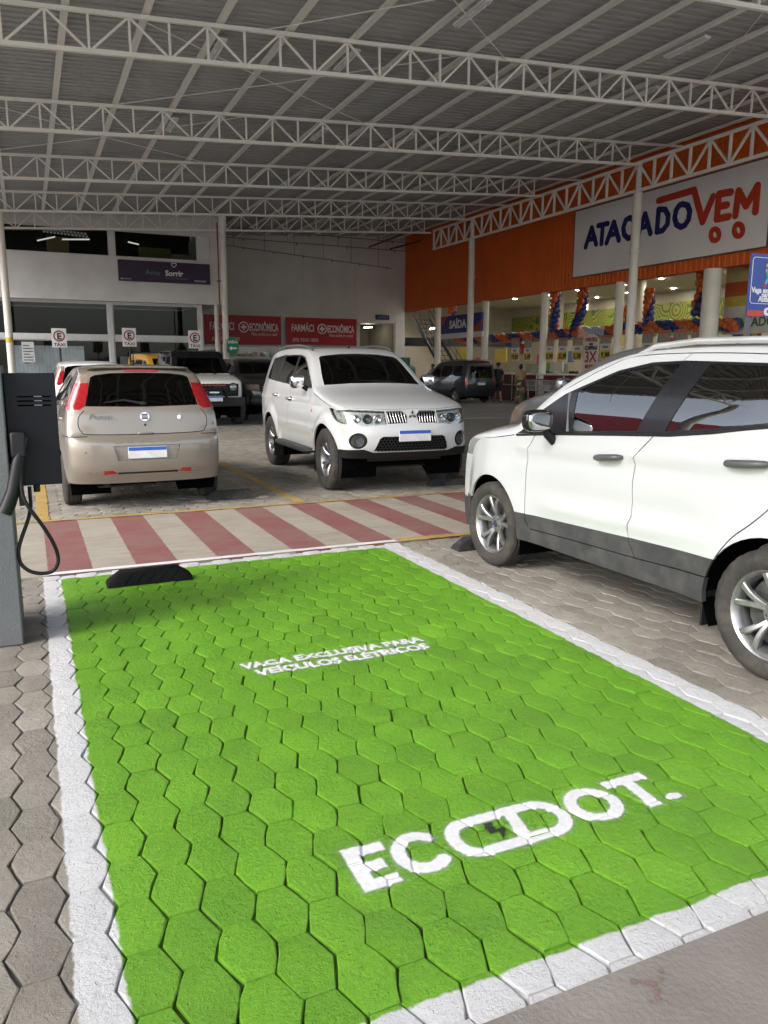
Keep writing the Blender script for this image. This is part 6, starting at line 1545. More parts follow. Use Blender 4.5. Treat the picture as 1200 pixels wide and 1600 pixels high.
def build_boxy(P, label, kind):
    """boxy vehicles: 'jeep' (black roof and nose), 'van' (minivan), 'suv'"""
    if kind == 'jeep':
        fx, rx, R, zc = 1.2, -1.21, .44, .40
        rows = [(1.56, .62, 1.72, .62, 4), (1.60, .80, 1.78, .80, 4), (1.60, 1.04, 1.76, 1.04, 4), (1.52, 1.12, 1.66, 1.135, 4), (1.1, 1.20, 1.2, 1.235, 4), (.72, 1.245, .80, 1.285, 4), (.60, 1.275, .66, 1.31, 4), (.34, 1.64, .40, 1.68, 4), (.20, 1.80, .25, 1.845, 4), (.0, 1.85, .02, 1.895, 4), (-1.4, 1.86, -1.4, 1.905, 4), (-1.62, 1.80, -1.66, 1.83, 4), (-1.70, 1.5, -1.76, 1.5, 4), (-1.74, .9, -1.8, .9, 4), (-1.70, .6, -1.76, .6, 4)]
        width = [(.5, .80), (.8, .83), (1.1, .83), (1.3, .79), (1.7, .70), (1.95, .66)]; zbf = lambda x: .60
    elif kind == 'van':
        fx, rx, R, zc = 1.29, -1.29, .36, .31
        rows = [(1.85, .28, 2.02, .26), (1.92, .5, 2.10, .5), (1.85, .75, 2.05, .75), (1.65, .95, 1.9, .95), (1.3, 1.06, 1.5, 1.10), (1.0, 1.16, 1.15, 1.22), (.45, 1.60, .58, 1.65), (.15, 1.76, .22, 1.79), (-.3, 1.81, -.25, 1.85), (-1.4, 1.83, -1.4, 1.87), (-1.90, 1.80, -1.98, 1.83, 3.5), (-2.00, 1.6, -2.08, 1.6, 3.5), (-2.06, 1.1, -2.14, 1.1, 3.5), (-2.08, .6, -2.16, .6, 3.5), (-2.0, .3, -2.1, .3, 3.5)]
        width = [(.25, .80), (.5, .84), (.95, .85), (1.15, .82), (1.5, .75), (1.85, .68)]; zbf = lambda x: .28
    else:
        fx, rx, R, zc = 1.5, -1.5, .43, .38
        rows = [(1.95, .48, 2.2, .46), (2.0, .7, 2.28, .7), (1.98, .95, 2.24, .95), (1.85, 1.08, 2.10, 1.10), (1.3, 1.17, 1.6, 1.21), (.95, 1.22, 1.15, 1.28), (.75, 1.30, .9, 1.36), (.30, 1.64, .42, 1.68), (.0, 1.74, .08, 1.78), (-.6, 1.77, -.6, 1.81), (-1.2, 1.74, -1.25, 1.79), (-1.6, 1.4, -1.6, 1.45), (-2.2, 1.12, -2.3, 1.12), (-2.45, .9, -2.6, .9), (-2.4, .5, -2.5, .5)]
        width = [(.45, .86), (.7, .90), (1.0, .90), (1.2, .86), (1.5, .76), (1.8, .66)]; zbf = lambda x: .46
    plan = [(-2.4, .93), (-1.8, .98), (-1.2, 1), (1.2, 1), (1.6, .985), (2.0, .93)]
    s = Skin(rows, width, plan, None, [(fx, zc, R), (rx, zc, R)], zbf, .08)
    root = empty('parked_car'); tag(root, label, 'car')
    M_sur = mat('satin_black', (.010, .010, .012), .28)
    if kind == 'jeep':
        s.side('roof_panel', [(.80, 1.225), (.55, 1.235), (-1.9, 1.28), (-1.9, 2.0), (.2, 2.0), (.45, 1.75)])
        s.side('side_glass', [(.45, 1.285), (-.30, 1.30), (-.30, 1.74), (.14, 1.74)]); s.side('rear_side_glass', [(-.42, 1.30), (-1.55, 1.33), (-1.5, 1.74), (-.42, 1.74)])
        s.top('roof_panel', [(7.6, -1.02), (14, -1.02), (14, 1.02), (7.6, 1.02)])
        s.front('roof_panel', [(-.95, 1.30), (.95, 1.30), (.9, 1.95), (-.9, 1.95)])
        s.front('windscreen', [(-.62, 1.31), (.62, 1.31), (.55, 1.70), (-.55, 1.70)])
        s.front('grille', [(-.70, .74), (.70, .74), (.72, 1.055), (-.72, 1.055)])
        s.side('flare', [(1.9, .55), (1.75, 1.03), (1.0, 1.03), (.60, .86), (.52, .55)]); s.side('flare', [(-.62, .55), (-.72, .90), (-1.0, 1.03), (-1.75, 1.0), (-1.9, .55)])
    elif kind == 'van':
        s.side('side_glass', [(.85, 1.13), (.0, 1.13), (.0, 1.62), (.30, 1.60)]); s.side('rear_side_glass', [(-.10, 1.13), (-.98, 1.15), (-.98, 1.64), (-.10, 1.64)]); s.side('rear_side_glass', [(-1.08, 1.15), (-1.78, 1.18), (-1.74, 1.62), (-1.08, 1.64)])
        s.front('windscreen', [(-.66, 1.22), (.66, 1.22), (.55, 1.68), (-.55, 1.68)]); s.rear('rear_screen', [(-.60, 1.10), (.60, 1.10), (.53, 1.60), (-.53, 1.60)])
        s.rear('tail_lamp', [(.66, .82), (.9, .82), (.9, 1.12), (.70, 1.12)], True); s.side('tail_lamp', [(-1.97, .82), (-2.3, .82), (-2.3, 1.12), (-1.96, 1.12)])
        s.side('seam', ribbon([(-.05, 1.68), (-.05, .4)], .012)); s.side('seam', ribbon([(-1.03, 1.68), (-1.03, .72)], .012))
    else:
        s.side('side_glass', [(.70, 1.27), (-.25, 1.28), (-.25, 1.66), (.25, 1.58)]); s.side('rear_side_glass', [(-.35, 1.28), (-1.3, 1.31), (-1.15, 1.62), (-.35, 1.66)])
        s.front('windscreen', [(-.66, 1.35), (.66, 1.35), (.56, 1.70), (-.56, 1.70)]); s.front('headlamp', [(.50, .90), (.9, .90), (.9, 1.05), (.50, 1.06)], True); s.front('chrome_grille', [(-.46, .78), (.46, .78), (.46, 1.05), (-.46, 1.05)])
    s.solve_skin()
    s.part('body', 'body_shell', P, root); [s.part(q, 'side_glass', M_tint2 if kind != 'van' else M_tint, root, -.004, .01, sideflag=sd) for q in ('side_glass', 'rear_side_glass') for sd in 'LR']; s.part('windscreen', 'windscreen', M_tint2, root, -.004, .012); s.part('rear_screen', 'rear_screen', M_tint2, root, -.004, .01)
    s.part('roof_panel', 'roof_panel', M_gloss_black if kind == 'jeep' else P, root); [o_.__setitem__('kind', 'stuff') for o_ in [s.part('seam', 'panel_gaps', M_void, root, -.01, 0)] if o_]
    [(s.part('tail_lamp', 'tail_lamp', M_red_lamp, root, .004, sideflag=sd), s.part('headlamp', 'headlamp', M_clear_lamp, root, .002, sideflag=sd), s.part('flare', 'wheel_flare', M_black, root, .05, .06, sideflag=sd)) for sd in 'LR']
    gr = s.part('grille', 'grille', M_black, root, -.01, .03)
    cg = s.part('chrome_grille', 'grille', M_gloss_black, root, -.02, .02)
    if cg:
        for k in range(3):
            mb = MB(); a = s.at_end(-.43, .84 + .075 * k, 'F', .0)[0]; b = s.at_end(.43, .84 + .075 * k, 'F', .0)[0]; c = s.at_end(0, .84 + .075 * k, 'F', .005)[0]; mb.tube([a, c, b], .017, 6); mb.build('chrome_bar', M_chrome, cg)
        for sg in (1, -1): box_mirror(root, s, .70, 1.30, (.2, .16, .12), M_chrome, M_black, sg)
        mb = MB(); mb.superell((2.22, 0, .60), (.10, .80, .10), .4, 18, 8); mb.build('front_bumper', M_clad, root, smooth=60); plate(root, Vector((2.34, 0, .66)), (1, 0, 0))
    if kind == 'jeep':
        for sg in (1, -1):
            hl = empty('headlamp', (1.79, sg * .56, .965), 0, root)
            mb = MB(); mb.lathe([(.115, -.05), (.115, .01), (.095, .02), (.09, .005)], (0, 0, 0), 'x', 22); mb.build('bezel', M_black, hl, smooth=40)
            mb = MB(); mb.lathe([(.0, .03), (.05, .026), (.088, .008)], (0, 0, 0), 'x', 22); mb.build('lens', mat('far_lens', (.30, .31, .32), .1, metal=.5), hl, smooth=60)
            box_mirror(root, s, .52, 1.33, (.16, .22, .10), M_black, M_black, sg)
            mb = MB(); mb.bx(-1.4, .1, sg * .55 - .02, sg * .55 + .02, 1.90, 1.93); mb.build('roof_bar', M_black, root)
        for k in range(7):
            y = -.30 + .1 * k; mb = MB(); mb.bx(1.755, 1.80, y - .02, y + .02, .84, 1.06); mb.build('grille_slat', M_gloss_black, gr)
        mb = MB(); mb.bx(1.62, 1.95, -.82, .82, .50, .72); mb.tube([(1.9, -.35, .72), (1.93, -.33, .92), (1.93, .33, .92), (1.9, .35, .72)], .035, 8); mb.build('steel_bumper', M_black, root, bevel=.02)
        mb = MB(); mb.bx(1.93, 2.06, -.22, .22, .70, .80); mb.tube([(2.0, -.2, .84), (2.0, .2, .84)], .05, 10); mb.build('winch', M_dark_int, root); mb = MB(); mb.superell((2.07, 0, .85), (.02, .13, .035), .6, 14, 6); mb.build('winch_guide', M_chrome, root, smooth=60)
        mb = MB(); mb.bx(1.7, 1.81, -.36, .36, 1.0, 1.035); mb.build('red_strip', mat('red_strip', (.25, .03, .03), .5), root)
        plate(root, Vector((2.09, 0, .70)), (1, 0, 0)); mb = MB(); mb.superell((.80, 0, 1.235), (.05, .2, .02), .5, 10, 6); mb.build('bonnet_vent', M_black, root, smooth=60)
        for y0 in (.25, -.25): wiper(root, (.72, y0, 1.27), (.60, y0 + .40, 1.34))
    if kind == 'van':
        plate(root, Vector((-2.165, 0, .86)), (-1, 0, 0)); mb = MB(); mb.bx(-1.8, .2, -.60, -.57, 1.87, 1.90); mb.bx(-1.8, .2, .57, .60, 1.87, 1.90); mb.build('roof_rails', M_black, root)
        for sg in (1, -1): box_mirror(root, s, .85, 1.15, (.17, .18, .10), P, M_black, sg)
    r = {'jeep': .40, 'van': .315, 'suv': .38}[kind]
    add_wheels(root, wheel_meshes(r, .26 if kind != 'van' else .185, r * .56, 5, 12, .04, .03), fx, rx, .80 if kind != 'van' else .75, r)
    wheel_wells(root, s, fx, rx, R, zc, .42); underbody(root, -1.75, 1.55, .6, zbf(0) - .06, zbf(0) + .14)
    seats(root, (.0, -.9), zbf(0) + .2, .34); mb = MB(); mb.bx(-1.6, .6, -.66, .66, zbf(0) + .05, zbf(0) + .16); mb.build('cabin_floor', M_dark_int, root)
    return root
jeep = build_boxy(paint('paint_white_jeep', (.70, .70, .66), dust=.15), 'white square jeep with black roof, winch bumper and black grille behind the beige hatchback', 'jeep')
jeep.location = (4.32, 22.4, 0); jeep.rotation_euler = (0, 0, R_(-88)); jeep.scale = (1.0, 1.03, 1.05)
van = build_boxy(paint('paint_navy', (.005, .007, .013), dust=.015), 'dark blue minivan parked along the store front by the two walkers', 'van')
van.location = (18.05, 31.9, 0); van.rotation_euler = (0, 0, R_(93))
suv = build_boxy(paint('paint_graphite', (.035, .037, .038), metallic=.5, dust=.1), 'dark pickup with chrome grille bars between the jeep and the white off-roader', 'suv')
suv.location = (6.45, 24.2, 0); suv.rotation_euler = (0, 0, R_(-88))
yv = build_boxy(paint('paint_yellow', (.62, .30, .015), dust=.1), 'yellow van far back, only its roof showing beside the jeep', 'van')
yv.location = (4.75, 31.0, .0); yv.rotation_euler = (0, 0, R_(-80)); yv.scale = (1.0, 1.0, 1.10)

# ------------------------------------------------------------------ charging post with wall box
cp = empty('charging_post', (-.36, 4.92, 0)); tag(cp, 'square grey post at the left edge carrying the charger', 'post')
M_post = mat('post_grey', (.115, .122, .125), .75, var=.12, scale=3, bump=.3, bscale=90, dirt=.2)
mb = MB(); mb.bx(-.24, .235, -.27, .27, 0, 1.555); mb.build('shaft', M_post, cp, bevel=.008)
mb = MB(); mb.bx(-.26, .215, -.25, .25, 1.556, 1.575); mb.build('cap_plate', M_black, cp)
ch = empty('wall_charger', (.01, 4.80, 0)); tag(ch, 'flat black electric car charger box with vent slots and hanging cable', 'charger')
M_chg = mat('charger_black', (.006, .0065, .009), .5, spec=.25, var=.12, scale=20, bump=.05, bscale=300)
a, b = onY(5, 582, 4.74), onY(85, 583, 4.74); z1, z0 = 1.512, .892
mb = MB(); mb.bx(-.132, b.x - .01, -.06, .06, z0, z1); mb.build('casing', M_chg, ch, bevel=.006)
for k in range(3):
    z = 1.385 - .024 * k
    mb = MB(); mb.bx(-.07, .10, -.0625, -.0605, z - .004, z + .004); mb.build('vent_slot', M_void, ch)
    mb = MB(); mb.bx(.015, .055, -.064, -.0626, z - .0015, z + .003); mb.build('slot_lip', mat('slot_lip', (.25, .25, .26), .4, metal=.6), ch)
mb = MB(); mb.lathe([(.018, z0 - .045), (.018, z0 + .0)], (-.005, 0, 0), 'z', 14); mb.build('cable_gland', M_black, ch, smooth=50)
W = lambda px, py, Y=4.66: onY(px, py, Y) - ch.location
mb = MB(); mb.bx(-.12, -.045, -.16, -.061, 1.06, 1.20); mb.build('plug_holster', M_black, ch, bevel=.012)
mb = MB(); mb.tube([W(37, 688), W(31, 705), W(27, 722), W(24, 745), W(20, 768), W(13, 788), W(7, 801)], [.010, .020, .028, .034, .036, .040, .040], 14); mb.lathe([(.0, 0), (.001, 0)], W(7, 801)); mb.build('plug_body', mat('plug_black', (.008, .008, .009), .4, spec=.35), ch, smooth=60)
mb = MB(); mb.tube([W(42, 683), W(35, 704), W(31, 730), W(32, 760), W(35, 790)], [.008, .016, .017, .015, .014], 10); mb.build('plug_grip', M_black, ch, smooth=60)
cab = [(46, 760, 4.79), (47, 775, 4.78), (48, 790, 4.76), (45, 808, 4.72), (39, 826, 4.70), (32, 846, 4.68), (29, 864, 4.67), (33, 881, 4.67), (46, 892, 4.66), (64, 896, 4.66), (81, 893, 4.66), (90, 882, 4.65), (90, 866, 4.65), (82, 846, 4.64), (69, 825, 4.63), (55, 806, 4.62), (43, 790, 4.62), (36, 775, 4.63), (33, 755, 4.64), (31, 730, 4.65)]
cs = catmull([tuple(W(*c)) for c in cab]); pts = [tuple(p) for p in cs(np.linspace(0, len(cab) - 1, 90))]
mb = MB(); mb.tube(pts, .0105, 10); mb.build('cable', mat('cable_black', (.007, .007, .007), .5, spec=.25), ch, smooth=60)
mb = MB(); pts = catmull([tuple(W(*c)) for c in ((26, 735), (14, 727), (4, 740), (-4, 765), (-8, 790))])(np.linspace(0, 4, 24)); mb.tube([tuple(p) for p in pts], .006, 8); mb.build('thin_lead', M_black, ch, smooth=60)

# ------------------------------------------------------------------ wheel stops
M_rub = mat('stop_rubber', (.006, .0062, .007), .8, var=.25, scale=12, bump=.4, bscale=60, dirt=.06, spec=.12)
M_rub2 = mat('stop_concrete', (.016, .016, .017), .85, var=.3, scale=9, bump=.4, bscale=50, dirt=.45, dirtcol=(.20, .17, .14))
def wheel_stop(x, y, L, m, label, rz=0.0, plates=False):
    e = empty('wheel_stop', (x, y, 0), rz); tag(e, label, 'wheel stop', 'wheel stops in the bays')
    prof = [(-.075, .003), (-.072, .03), (-.045, .098), (-.03, .106), (.03, .106), (.045, .098), (.072, .03), (.075, .003)]
    vs = []; xs = [-L / 2, -L / 2 + .012, -L / 2 + .10, L / 2 - .10, L / 2 - .012, L / 2]; sc = [.25, .42, 1, 1, .42, .25]
    for xx, k in zip(xs, sc):
        for a, b in prof: vs.append((xx, a, .003 + (b - .003) * k))
    n = len(prof); fs = []
    for i in range(5):
        for q in range(n - 1): fs.append((i * n + q, i * n + q + 1, i * n + n + q + 1, i * n + n + q))
    fs += [tuple(range(n)), tuple(range(5 * n, 6 * n)), tuple(i * n for i in range(6)) + ()][:2]
    mb = MB(); mb.add(vs, fs); mb.build('block', m, e, bevel=.004)
    mb = MB()
    for k in range(5):
        xx = -L / 2 + .14 + (L - .28) * k / 4
        mb.bar((xx - .03, -.0735, .035), (xx + .03, -.0485, .094), .020, .004, up=(0, -1, .5))
    mb.build('raised_ribs', m, e)
    if plates:
        mb = MB()
        for xx in (-L / 2 - .04, L / 2 + .04): mb.superell((xx, -.02, .004), (.09, .10, .006), .6, 12, 6)
        mb.build('mortar_pads', mat('mortar', (.36, .33, .29), .9, bump=.3), e)['kind'] = 'stuff'
    return e
wheel_stop(.71, 5.72, .60, M_rub, 'black rubber wheel stop on the green bay')
wheel_stop(2.13, 9.10, .62, M_rub2, 'grey wheel stop to the right of the beige hatchback', 0, True)
wheel_stop(3.55, 5.70, .60, M_rub2, 'dark wheel stop under the front wheel of the crossover', 0.02)
wheel_stop(5.05, 9.05, .62, M_rub2, 'dark wheel stop in the shade under the white off-roader', 0.02)

# ------------------------------------------------------------------ signs on posts
M_tpost = mat('taxi_post', (.03, .03, .032), .5); M_tplate = mat('sign_white', (.66, .66, .65), .45, var=.05)
for (px, py, lb) in ((92.5, 528, 'taxi rank sign at far left, beside the white paper notice'), (202, 527, 'taxi rank sign in the middle of the three, above the beige hatchback'), (304.5, 530.5, 'taxi rank sign at right of the three, above the jeep')):
    Yt = 31.2; p = onY(px, py, Yt); e = empty('taxi_sign', (p.x, Yt, 0)); tag(e, lb, 'sign', 'taxi rank signs')
    mb = MB(); mb.bx(-.25, .25, -.01, .01, p.z - .34, p.z + .34); mb.build('plate', M_tplate, e, bevel=.004)
    mb = MB(); mb.lathe([(.035, 0), (.035, p.z + .2)], (0, .05, 0), 'z', 10); mb.build('post', M_tpost, e, smooth=50)
    mb = MB(); mb.lathe([(.20, -.004), (.20, .006), (.152, .006), (.152, -.004), (.20, -.004)], (0, -.012, p.z + .07), 'y', 28); mb.build('red_ring', mat('ring_red', (.32, .02, .02), .5), e, smooth=40)
    lettering('lettering', 'E', M_black_print, e, (0, -.016, p.z - .045), (1, 0, 0), (0, 0, 1), .31, .012, align='CENTER')
    lettering('lettering', 'TÁXI', M_black_print, e, (0, -.014, p.z - .29), (1, 0, 0), (0, 0, 1), .15, .003, align='CENTER', xs=1.2)
Yg = 32.5; p = onY(363.5, 539.5, Yg); e = empty('exit_sign', (p.x, Yg, p.z)); tag(e, 'small green arrow exit sign hung on the round column', 'sign')
mb = MB(); hw, hh = .235, .34; mb.prism([(-hw, -hh + .1), (-hw + .1, -hh), (hw - .1, -hh), (hw, -hh + .1), (hw, hh - .16), (hw - .16, hh), (-hw + .16, hh), (-hw, hh - .16)], -.012, .012, 0, lambda x, y, d: (x, -d, y)); mb.build('plate', mat('sign_green', (.012, .16, .075), .5), e)
lettering('lettering', 'SAÍDA', M_white_print, e, (0, -.017, .08), (1, 0, 0), (0, 0, 1), .15, .003, align='CENTER')
mb = MB(); mb.prism([(-.16, -.12), (-.04, -.03), (-.04, -.085), (.16, -.085), (.16, -.155), (-.04, -.155), (-.04, -.21)], .012, .017, 0, lambda x, y, d: (x, -d, y)); mb.build('arrow', M_white_print, e)
mb = MB(); mb.bx(-.02, .02, .012, .5, -.02, .02); mb.build('bracket', M_black, e)
# blue bay sign at right
Yb = 6.9; a, b = onY(1172, 395, Yb), onY(1164.5, 494, Yb); wsg = .58
e = empty('parking_sign', (b.x + wsg / 2 + .012, Yb, 0)); tag(e, 'blue reserved bay sign with coloured puzzle ribbon on a grey post', 'sign')
z0, z1 = b.z, a.z; h = z1 - z0
mb = MB(); mb.bx(-wsg / 2, wsg / 2, -.008, .008, z0, z1); mb.build('plate', mat('sign_blue', (.022, .055, .27), .45, var=.05), e, bevel=.002)
mb = MB(); mb.bx(-wsg / 2 + .055, -wsg / 2 + .105, .012, .06, 0, z1 - .1); mb.build('post', M_post, e)
mb = MB(); x0, x1, q0, q1 = -wsg / 2 + .03, wsg / 2 - .03, z0 + h * .21, z1 - h * .06
pp = arc_poly(x0 + .04, q0 + .04, .04, 180, 270, 5) + arc_poly(x1 - .04, q0 + .04, .04, 270, 360, 5) + arc_poly(x1 - .04, q1 - .04, .04, 0, 90, 5) + arc_poly(x0 + .04, q1 - .04, .04, 90, 180, 5); pp.append(pp[0])
mb = strokes_mesh([pp], .006, lambda x, y, d: (x, -.0085 - d, y), -.002, .001, 3); mb.build('border_line', M_white_print, e)
for t, zz, s_ in (('Vaga exclusiva', .385, .085), ('para', .315, .085), ('Autista', .245, .085)):
    lettering('lettering', t, M_white_print, e, (0, -.011, z0 + h * zz), (1, 0, 0), (0, 0, 1), s_, .0035, .001, align='CENTER')
cols = [mat('ribbon_' + n, c, .5) for n, c in (('red', (.45, .03, .03)), ('yellow', (.6, .45, .04)), ('blue', (.05, .2, .5)), ('green', (.08, .35, .1)), ('cyan', (.1, .4, .5)))]
rib = [(.07, .0), (.03, .08), (-.02, .18), (-.03, .24), (0.01, .285), (.05, .25), (.05, .19), (.0, .09), (-.05, .0)]
for k in range(len(rib) - 1):
    (xa, ya), (xb, yb) = rib[k], rib[k + 1]
    for q in range(2):
        f0, f1 = q / 2, (q + 1) / 2; mb = MB(); mb.bar((xa + (xb - xa) * f0, -.0095 - .0006 * (k % 3), z0 + h * .47 + (ya + (yb - ya) * f0) * 1.0), (xa + (xb - xa) * f1, -.0095 - .0006 * (k % 3), z0 + h * .47 + (ya + (yb - ya) * f1)), .036, .003, up=(0, 1, 0)); mb.build('ribbon_piece', cols[(2 * k + q) % 5], e)
mb = MB(); mb.bx(-wsg / 2 + .002, -.02, -.010, -.0082, z0 + .004, z0 + h * .10); mb.build('orange_bar', M_red_print, e)
mb = MB(); mb.superell((.11, -.0085, z0 + h * .085), (.12, .002, .05), .6, 18, 6); mb.build('white_badge', M_white_print, e)
lettering('lettering', 'Salvador', M_navy, e, (.11, -.0115, z0 + h * .07), (1, 0, 0), (0, 0, 1), .045, .002, .0005, align='CENTER')

# ------------------------------------------------------------------ price posters on the store glass
M_poster = mat('poster_white', (.60, .58, .52), .6, var=.06); M_pgrey = mat('poster_grey', (.26, .24, .21), .6, var=.35, scale=9); M_pyel = mat('price_yellow', (.55, .42, .06), .5); M_pblue = mat('price_blue', (.02, .05, .22), .5); M_porange = mat('poster_orange', (.50, .09, .03), .5)
def poster(px0, px1, py0, py1, price, label, head='OFERTA', grey_top=None, yel=True):
    X = SX + .075; a, b = onX(px0, (py0 + py1) / 2, X), onX(px1, (py0 + py1) / 2, X); cy = (a.y + b.y) / 2; w = a.y - b.y
    zt, zb_ = onX((px0 + px1) / 2, py0, X).z, onX((px0 + px1) / 2, py1, X).z; h = zt - zb_
    e = empty('price_poster', (X, cy, (zt + zb_) / 2)); tag(e, label, 'poster', 'price posters on the store glass')
    mb = MB(); mb.bx(-.006, .006, -w / 2, w / 2, -h / 2, h / 2); mb.build('sheet', M_poster, e)
    if grey_top:
        z2 = onX((px0 + px1) / 2, grey_top, X).z - e.location.z; mb = MB(); mb.bx(-.005, .005, -w / 2, w / 2, h / 2 + .01, z2); mb.build('hanging_header', M_pgrey, e)
        mb = MB(); mb.bx(-.008, -.0052, -w / 2 + .02, w / 2 - .02, z2 - (z2 - h / 2) * .25, z2 - .03); mb.build('header_print', M_porange, e)
    ux, uz = (0, -1, 0), (0, 0, 1)
    lettering('lettering', head, M_pblue, e, (-.010, 0, h * .24), ux, uz, h * .17, .006, .001, align='CENTER', xs=.75)
    if yel: mb = MB(); mb.bx(-.0085, -.0062, -w / 2 + .03, w / 2 - .03, -h * .46, h * .12); mb.build('price_panel', M_pyel, e)
    t = text_mesh(price, h * .46, .012, .001, 0, 'CENTER'); wd = max(v.co.x for v in t.vertices) * 2; bpy.data.meshes.remove(t)
    lettering('lettering', price, M_black_print, e, (-.011, 0, -h * .34), ux, uz, h * .46, .012, .001, align='CENTER', xs=min(1, w * .9 / wd))
    return e
poster(798.5, 810.5, 543.5, 564, '19,80', 'price poster reading 19,80, leftmost on the store glass', 'ARROZ', 528)
poster(818.5, 830, 543.5, 564, '5,49', 'price poster reading 5,49 on the store glass', 'FEIJÃO', 528)
poster(851, 865, 541, 563.5, '22,90', 'price poster reading 22,90 with short heading, just right of a white column', 'CAFÉ', 529)
poster(872, 886, 541, 563.5, '22,90', 'price poster reading 22,90 with longer heading, second from the white column', 'LEITE PÓ', 528)
poster(894, 910, 540, 563.5, '3,38', 'price poster reading 3,38 beside the tall arched payment poster', 'AÇÚCAR', 527)
poster(937.5, 954.5, 537, 562.5, '9,98', 'price poster reading 9,98 right of the arched payment poster', 'FARINHA', 524)
for i, (c, w_) in enumerate(((1011, 17), (1036, 20), (1062, 22), (1091, 25))):
    poster(c - w_ / 2, c + w_ / 2, 536 - i * .5, 560, ('7,99', '6,49', '4,75', '8,90')[i], ['price poster reading 7,99 with orange header, nearest the round steel column', 'price poster reading 6,49 with orange header, above the crossover roof', 'third of the orange-headed price posters, between the 6,49 one and the thick column', 'price poster reading 8,90 with orange header, beside the thick white column'][i], 'OFERTA', 517 - i)
X = SX + .05; a, b = onX(911.5, 550, X), onX(935, 550, X); w = a.y - b.y; zt, zm = onX(923, 521, X).z, onX(923, 581, X).z; h = zt - zm
e = empty('payment_poster', (X, (a.y + b.y) / 2, zm)); tag(e, 'tall arched white poster with big red 3X on the store glass', 'poster')
mb = MB(); mb.prism([(-w / 2, 0), (w / 2, 0), (w / 2, h * .78)] + [(w / 2 * math.cos(R_(t)), h * .78 + h * .22 * math.sin(R_(t))) for t in range(15, 180, 15)] + [(-w / 2, h * .78)], -.008, .008, 0, lambda x, y, d: (-d, -x, y)); mb.build('sheet', M_poster, e)
ux, uz = (0, -1, 0), (0, 0, 1); M_rdk = mat('poster_red', (.28, .02, .03), .5)
for t, zz, s_, m_, xs in (('PARCELE', .80, .13, M_rdk, .92), ('SUAS', .70, .07, M_black_print, 1), ('COMPRAS', .58, .13, M_black_print, .85), ('3X', .26, .40, M_rdk, 1.0), ('SEM JUROS', .10, .12, M_rdk, .72)):
    lettering('lettering', t, m_, e, (-.012, 0, h * zz), ux, uz, h * s_, .014, .001, align='CENTER', xs=xs * (1.0 if t != 'SUAS' else .9))
# yellow and orange promotional board at the right
a, b = onX(1150, 480, SX + 1.2), onX(1200, 480, SX + 1.2); e = empty('promo_board', (SX + 1.2, (a.y + b.y) / 2, 0)); tag(e, 'yellow, white and orange promotion board behind the blue bay sign', 'sign'); w = a.y - b.y + 1.0
zz = [onX(1160, q, SX + 1.2).z for q in (522, 478, 462, 440, 414)]
for k, (nm, m_) in enumerate((('white_field', M_poster), ('yellow_stripe', M_pyel), ('orange_stripe', M_porange), ('yellow_field', mat('pale_yellow', (.5, .42, .2), .5)))):
    mb = MB(); mb.bx(-.03, .03, -w / 2 - .5, w / 2 - .0, zz[k] + .003, zz[k + 1]); mb.build(nm, m_, e)
mb = MB(); mb.prism([(-w / 2 - .4, zz[3] + .1), (w / 2 - .2, zz[3] + .55), (-w / 2 - .4, zz[3] + 1.0)], .03, .036, 0, lambda x, y, d: (-d, x, y)); mb.build('orange_arrow', M_porange, e)
lettering('lettering', 'ATACADO', mat('dark_green_print', (.02, .12, .06), .5), e, (-.036, w / 2 - .12, zz[0] + .25), (0, -1, 0), (0, 0, 1), .42, .012, .002)
mb = MB(); mb.bx(-.02, .02, -.1, .1, .0, zz[0]); mb.build('stand', M_post, e)

# ------------------------------------------------------------------ balloons
M_bo = mat('balloon_orange', (.55, .11, .02), .25, var=.06, scale=2); M_bb = mat('balloon_blue', (.02, .03, .16), .25, var=.1, scale=2)
def balloon_string(pts, r, label, name='balloon_column', turns=2.0, gap=.92):
    mb = MB(); P = [Vector(p) for p in pts]; L = sum((b - a).length for a, b in zip(P[:-1], P[1:])); n = max(4, int(L / (r * 1.4)))
    f = catmull([tuple(p) for p in P])
    for i in range(n):
        c = Vector(f([i / (n - 1) * (len(P) - 1)])[0])
        c2 = Vector(f([min(i / (n - 1) + .01, 1) * (len(P) - 1)])[0]); c1 = Vector(f([max(i / (n - 1) - .01, 0) * (len(P) - 1)])[0]); t = (c2 - c1).normalized()
        u = t.cross(Vector((1, .2, .1))).normalized(); v = t.cross(u)
        for k in range(4):
            a = k * math.pi / 2 + i * .55; d = u * math.cos(a) + v * math.sin(a); rr = r * rng.uniform(.92, 1.1)
            mb.superell(c + d * r * gap, (rr, rr, rr * 1.1), 1, 10, 7, mi=(0 if k in (0, 1) else 1))
    o = mb.build(name, [M_bo, M_bb], smooth=80); tag(o, label, 'balloons', 'balloon decorations of the store'); return o
def bx_(px, py, X=22.3): return onX(px, py, X)
balloon_string([bx_(868, 452), bx_(867, 485), bx_(865, 516)], .135, 'straight orange and blue balloon column left of the slanting one')
balloon_string([bx_(912, 450), bx_(909, 480), bx_(905, 496), bx_(897, 518)], .135, 'orange and blue balloon column that slants down to the left')
balloon_string([bx_(1015, 455), bx_(1014, 480), bx_(1012, 507)], .125, 'short balloon column in the gap right of the big round steel column')
balloon_string([bx_(1099, 419), bx_(1098, 452), bx_(1089, 488)], .145, 'curling balloon column hung below the store sign, near the thick white column')
balloon_string([bx_(975, 482), bx_(973, 500), bx_(971, 516)], .12, 'small balloon column behind the thin white store post')
balloon_string([bx_(708, 478), bx_(706, 488)], .15, 'balloon cluster above the blue exit board')
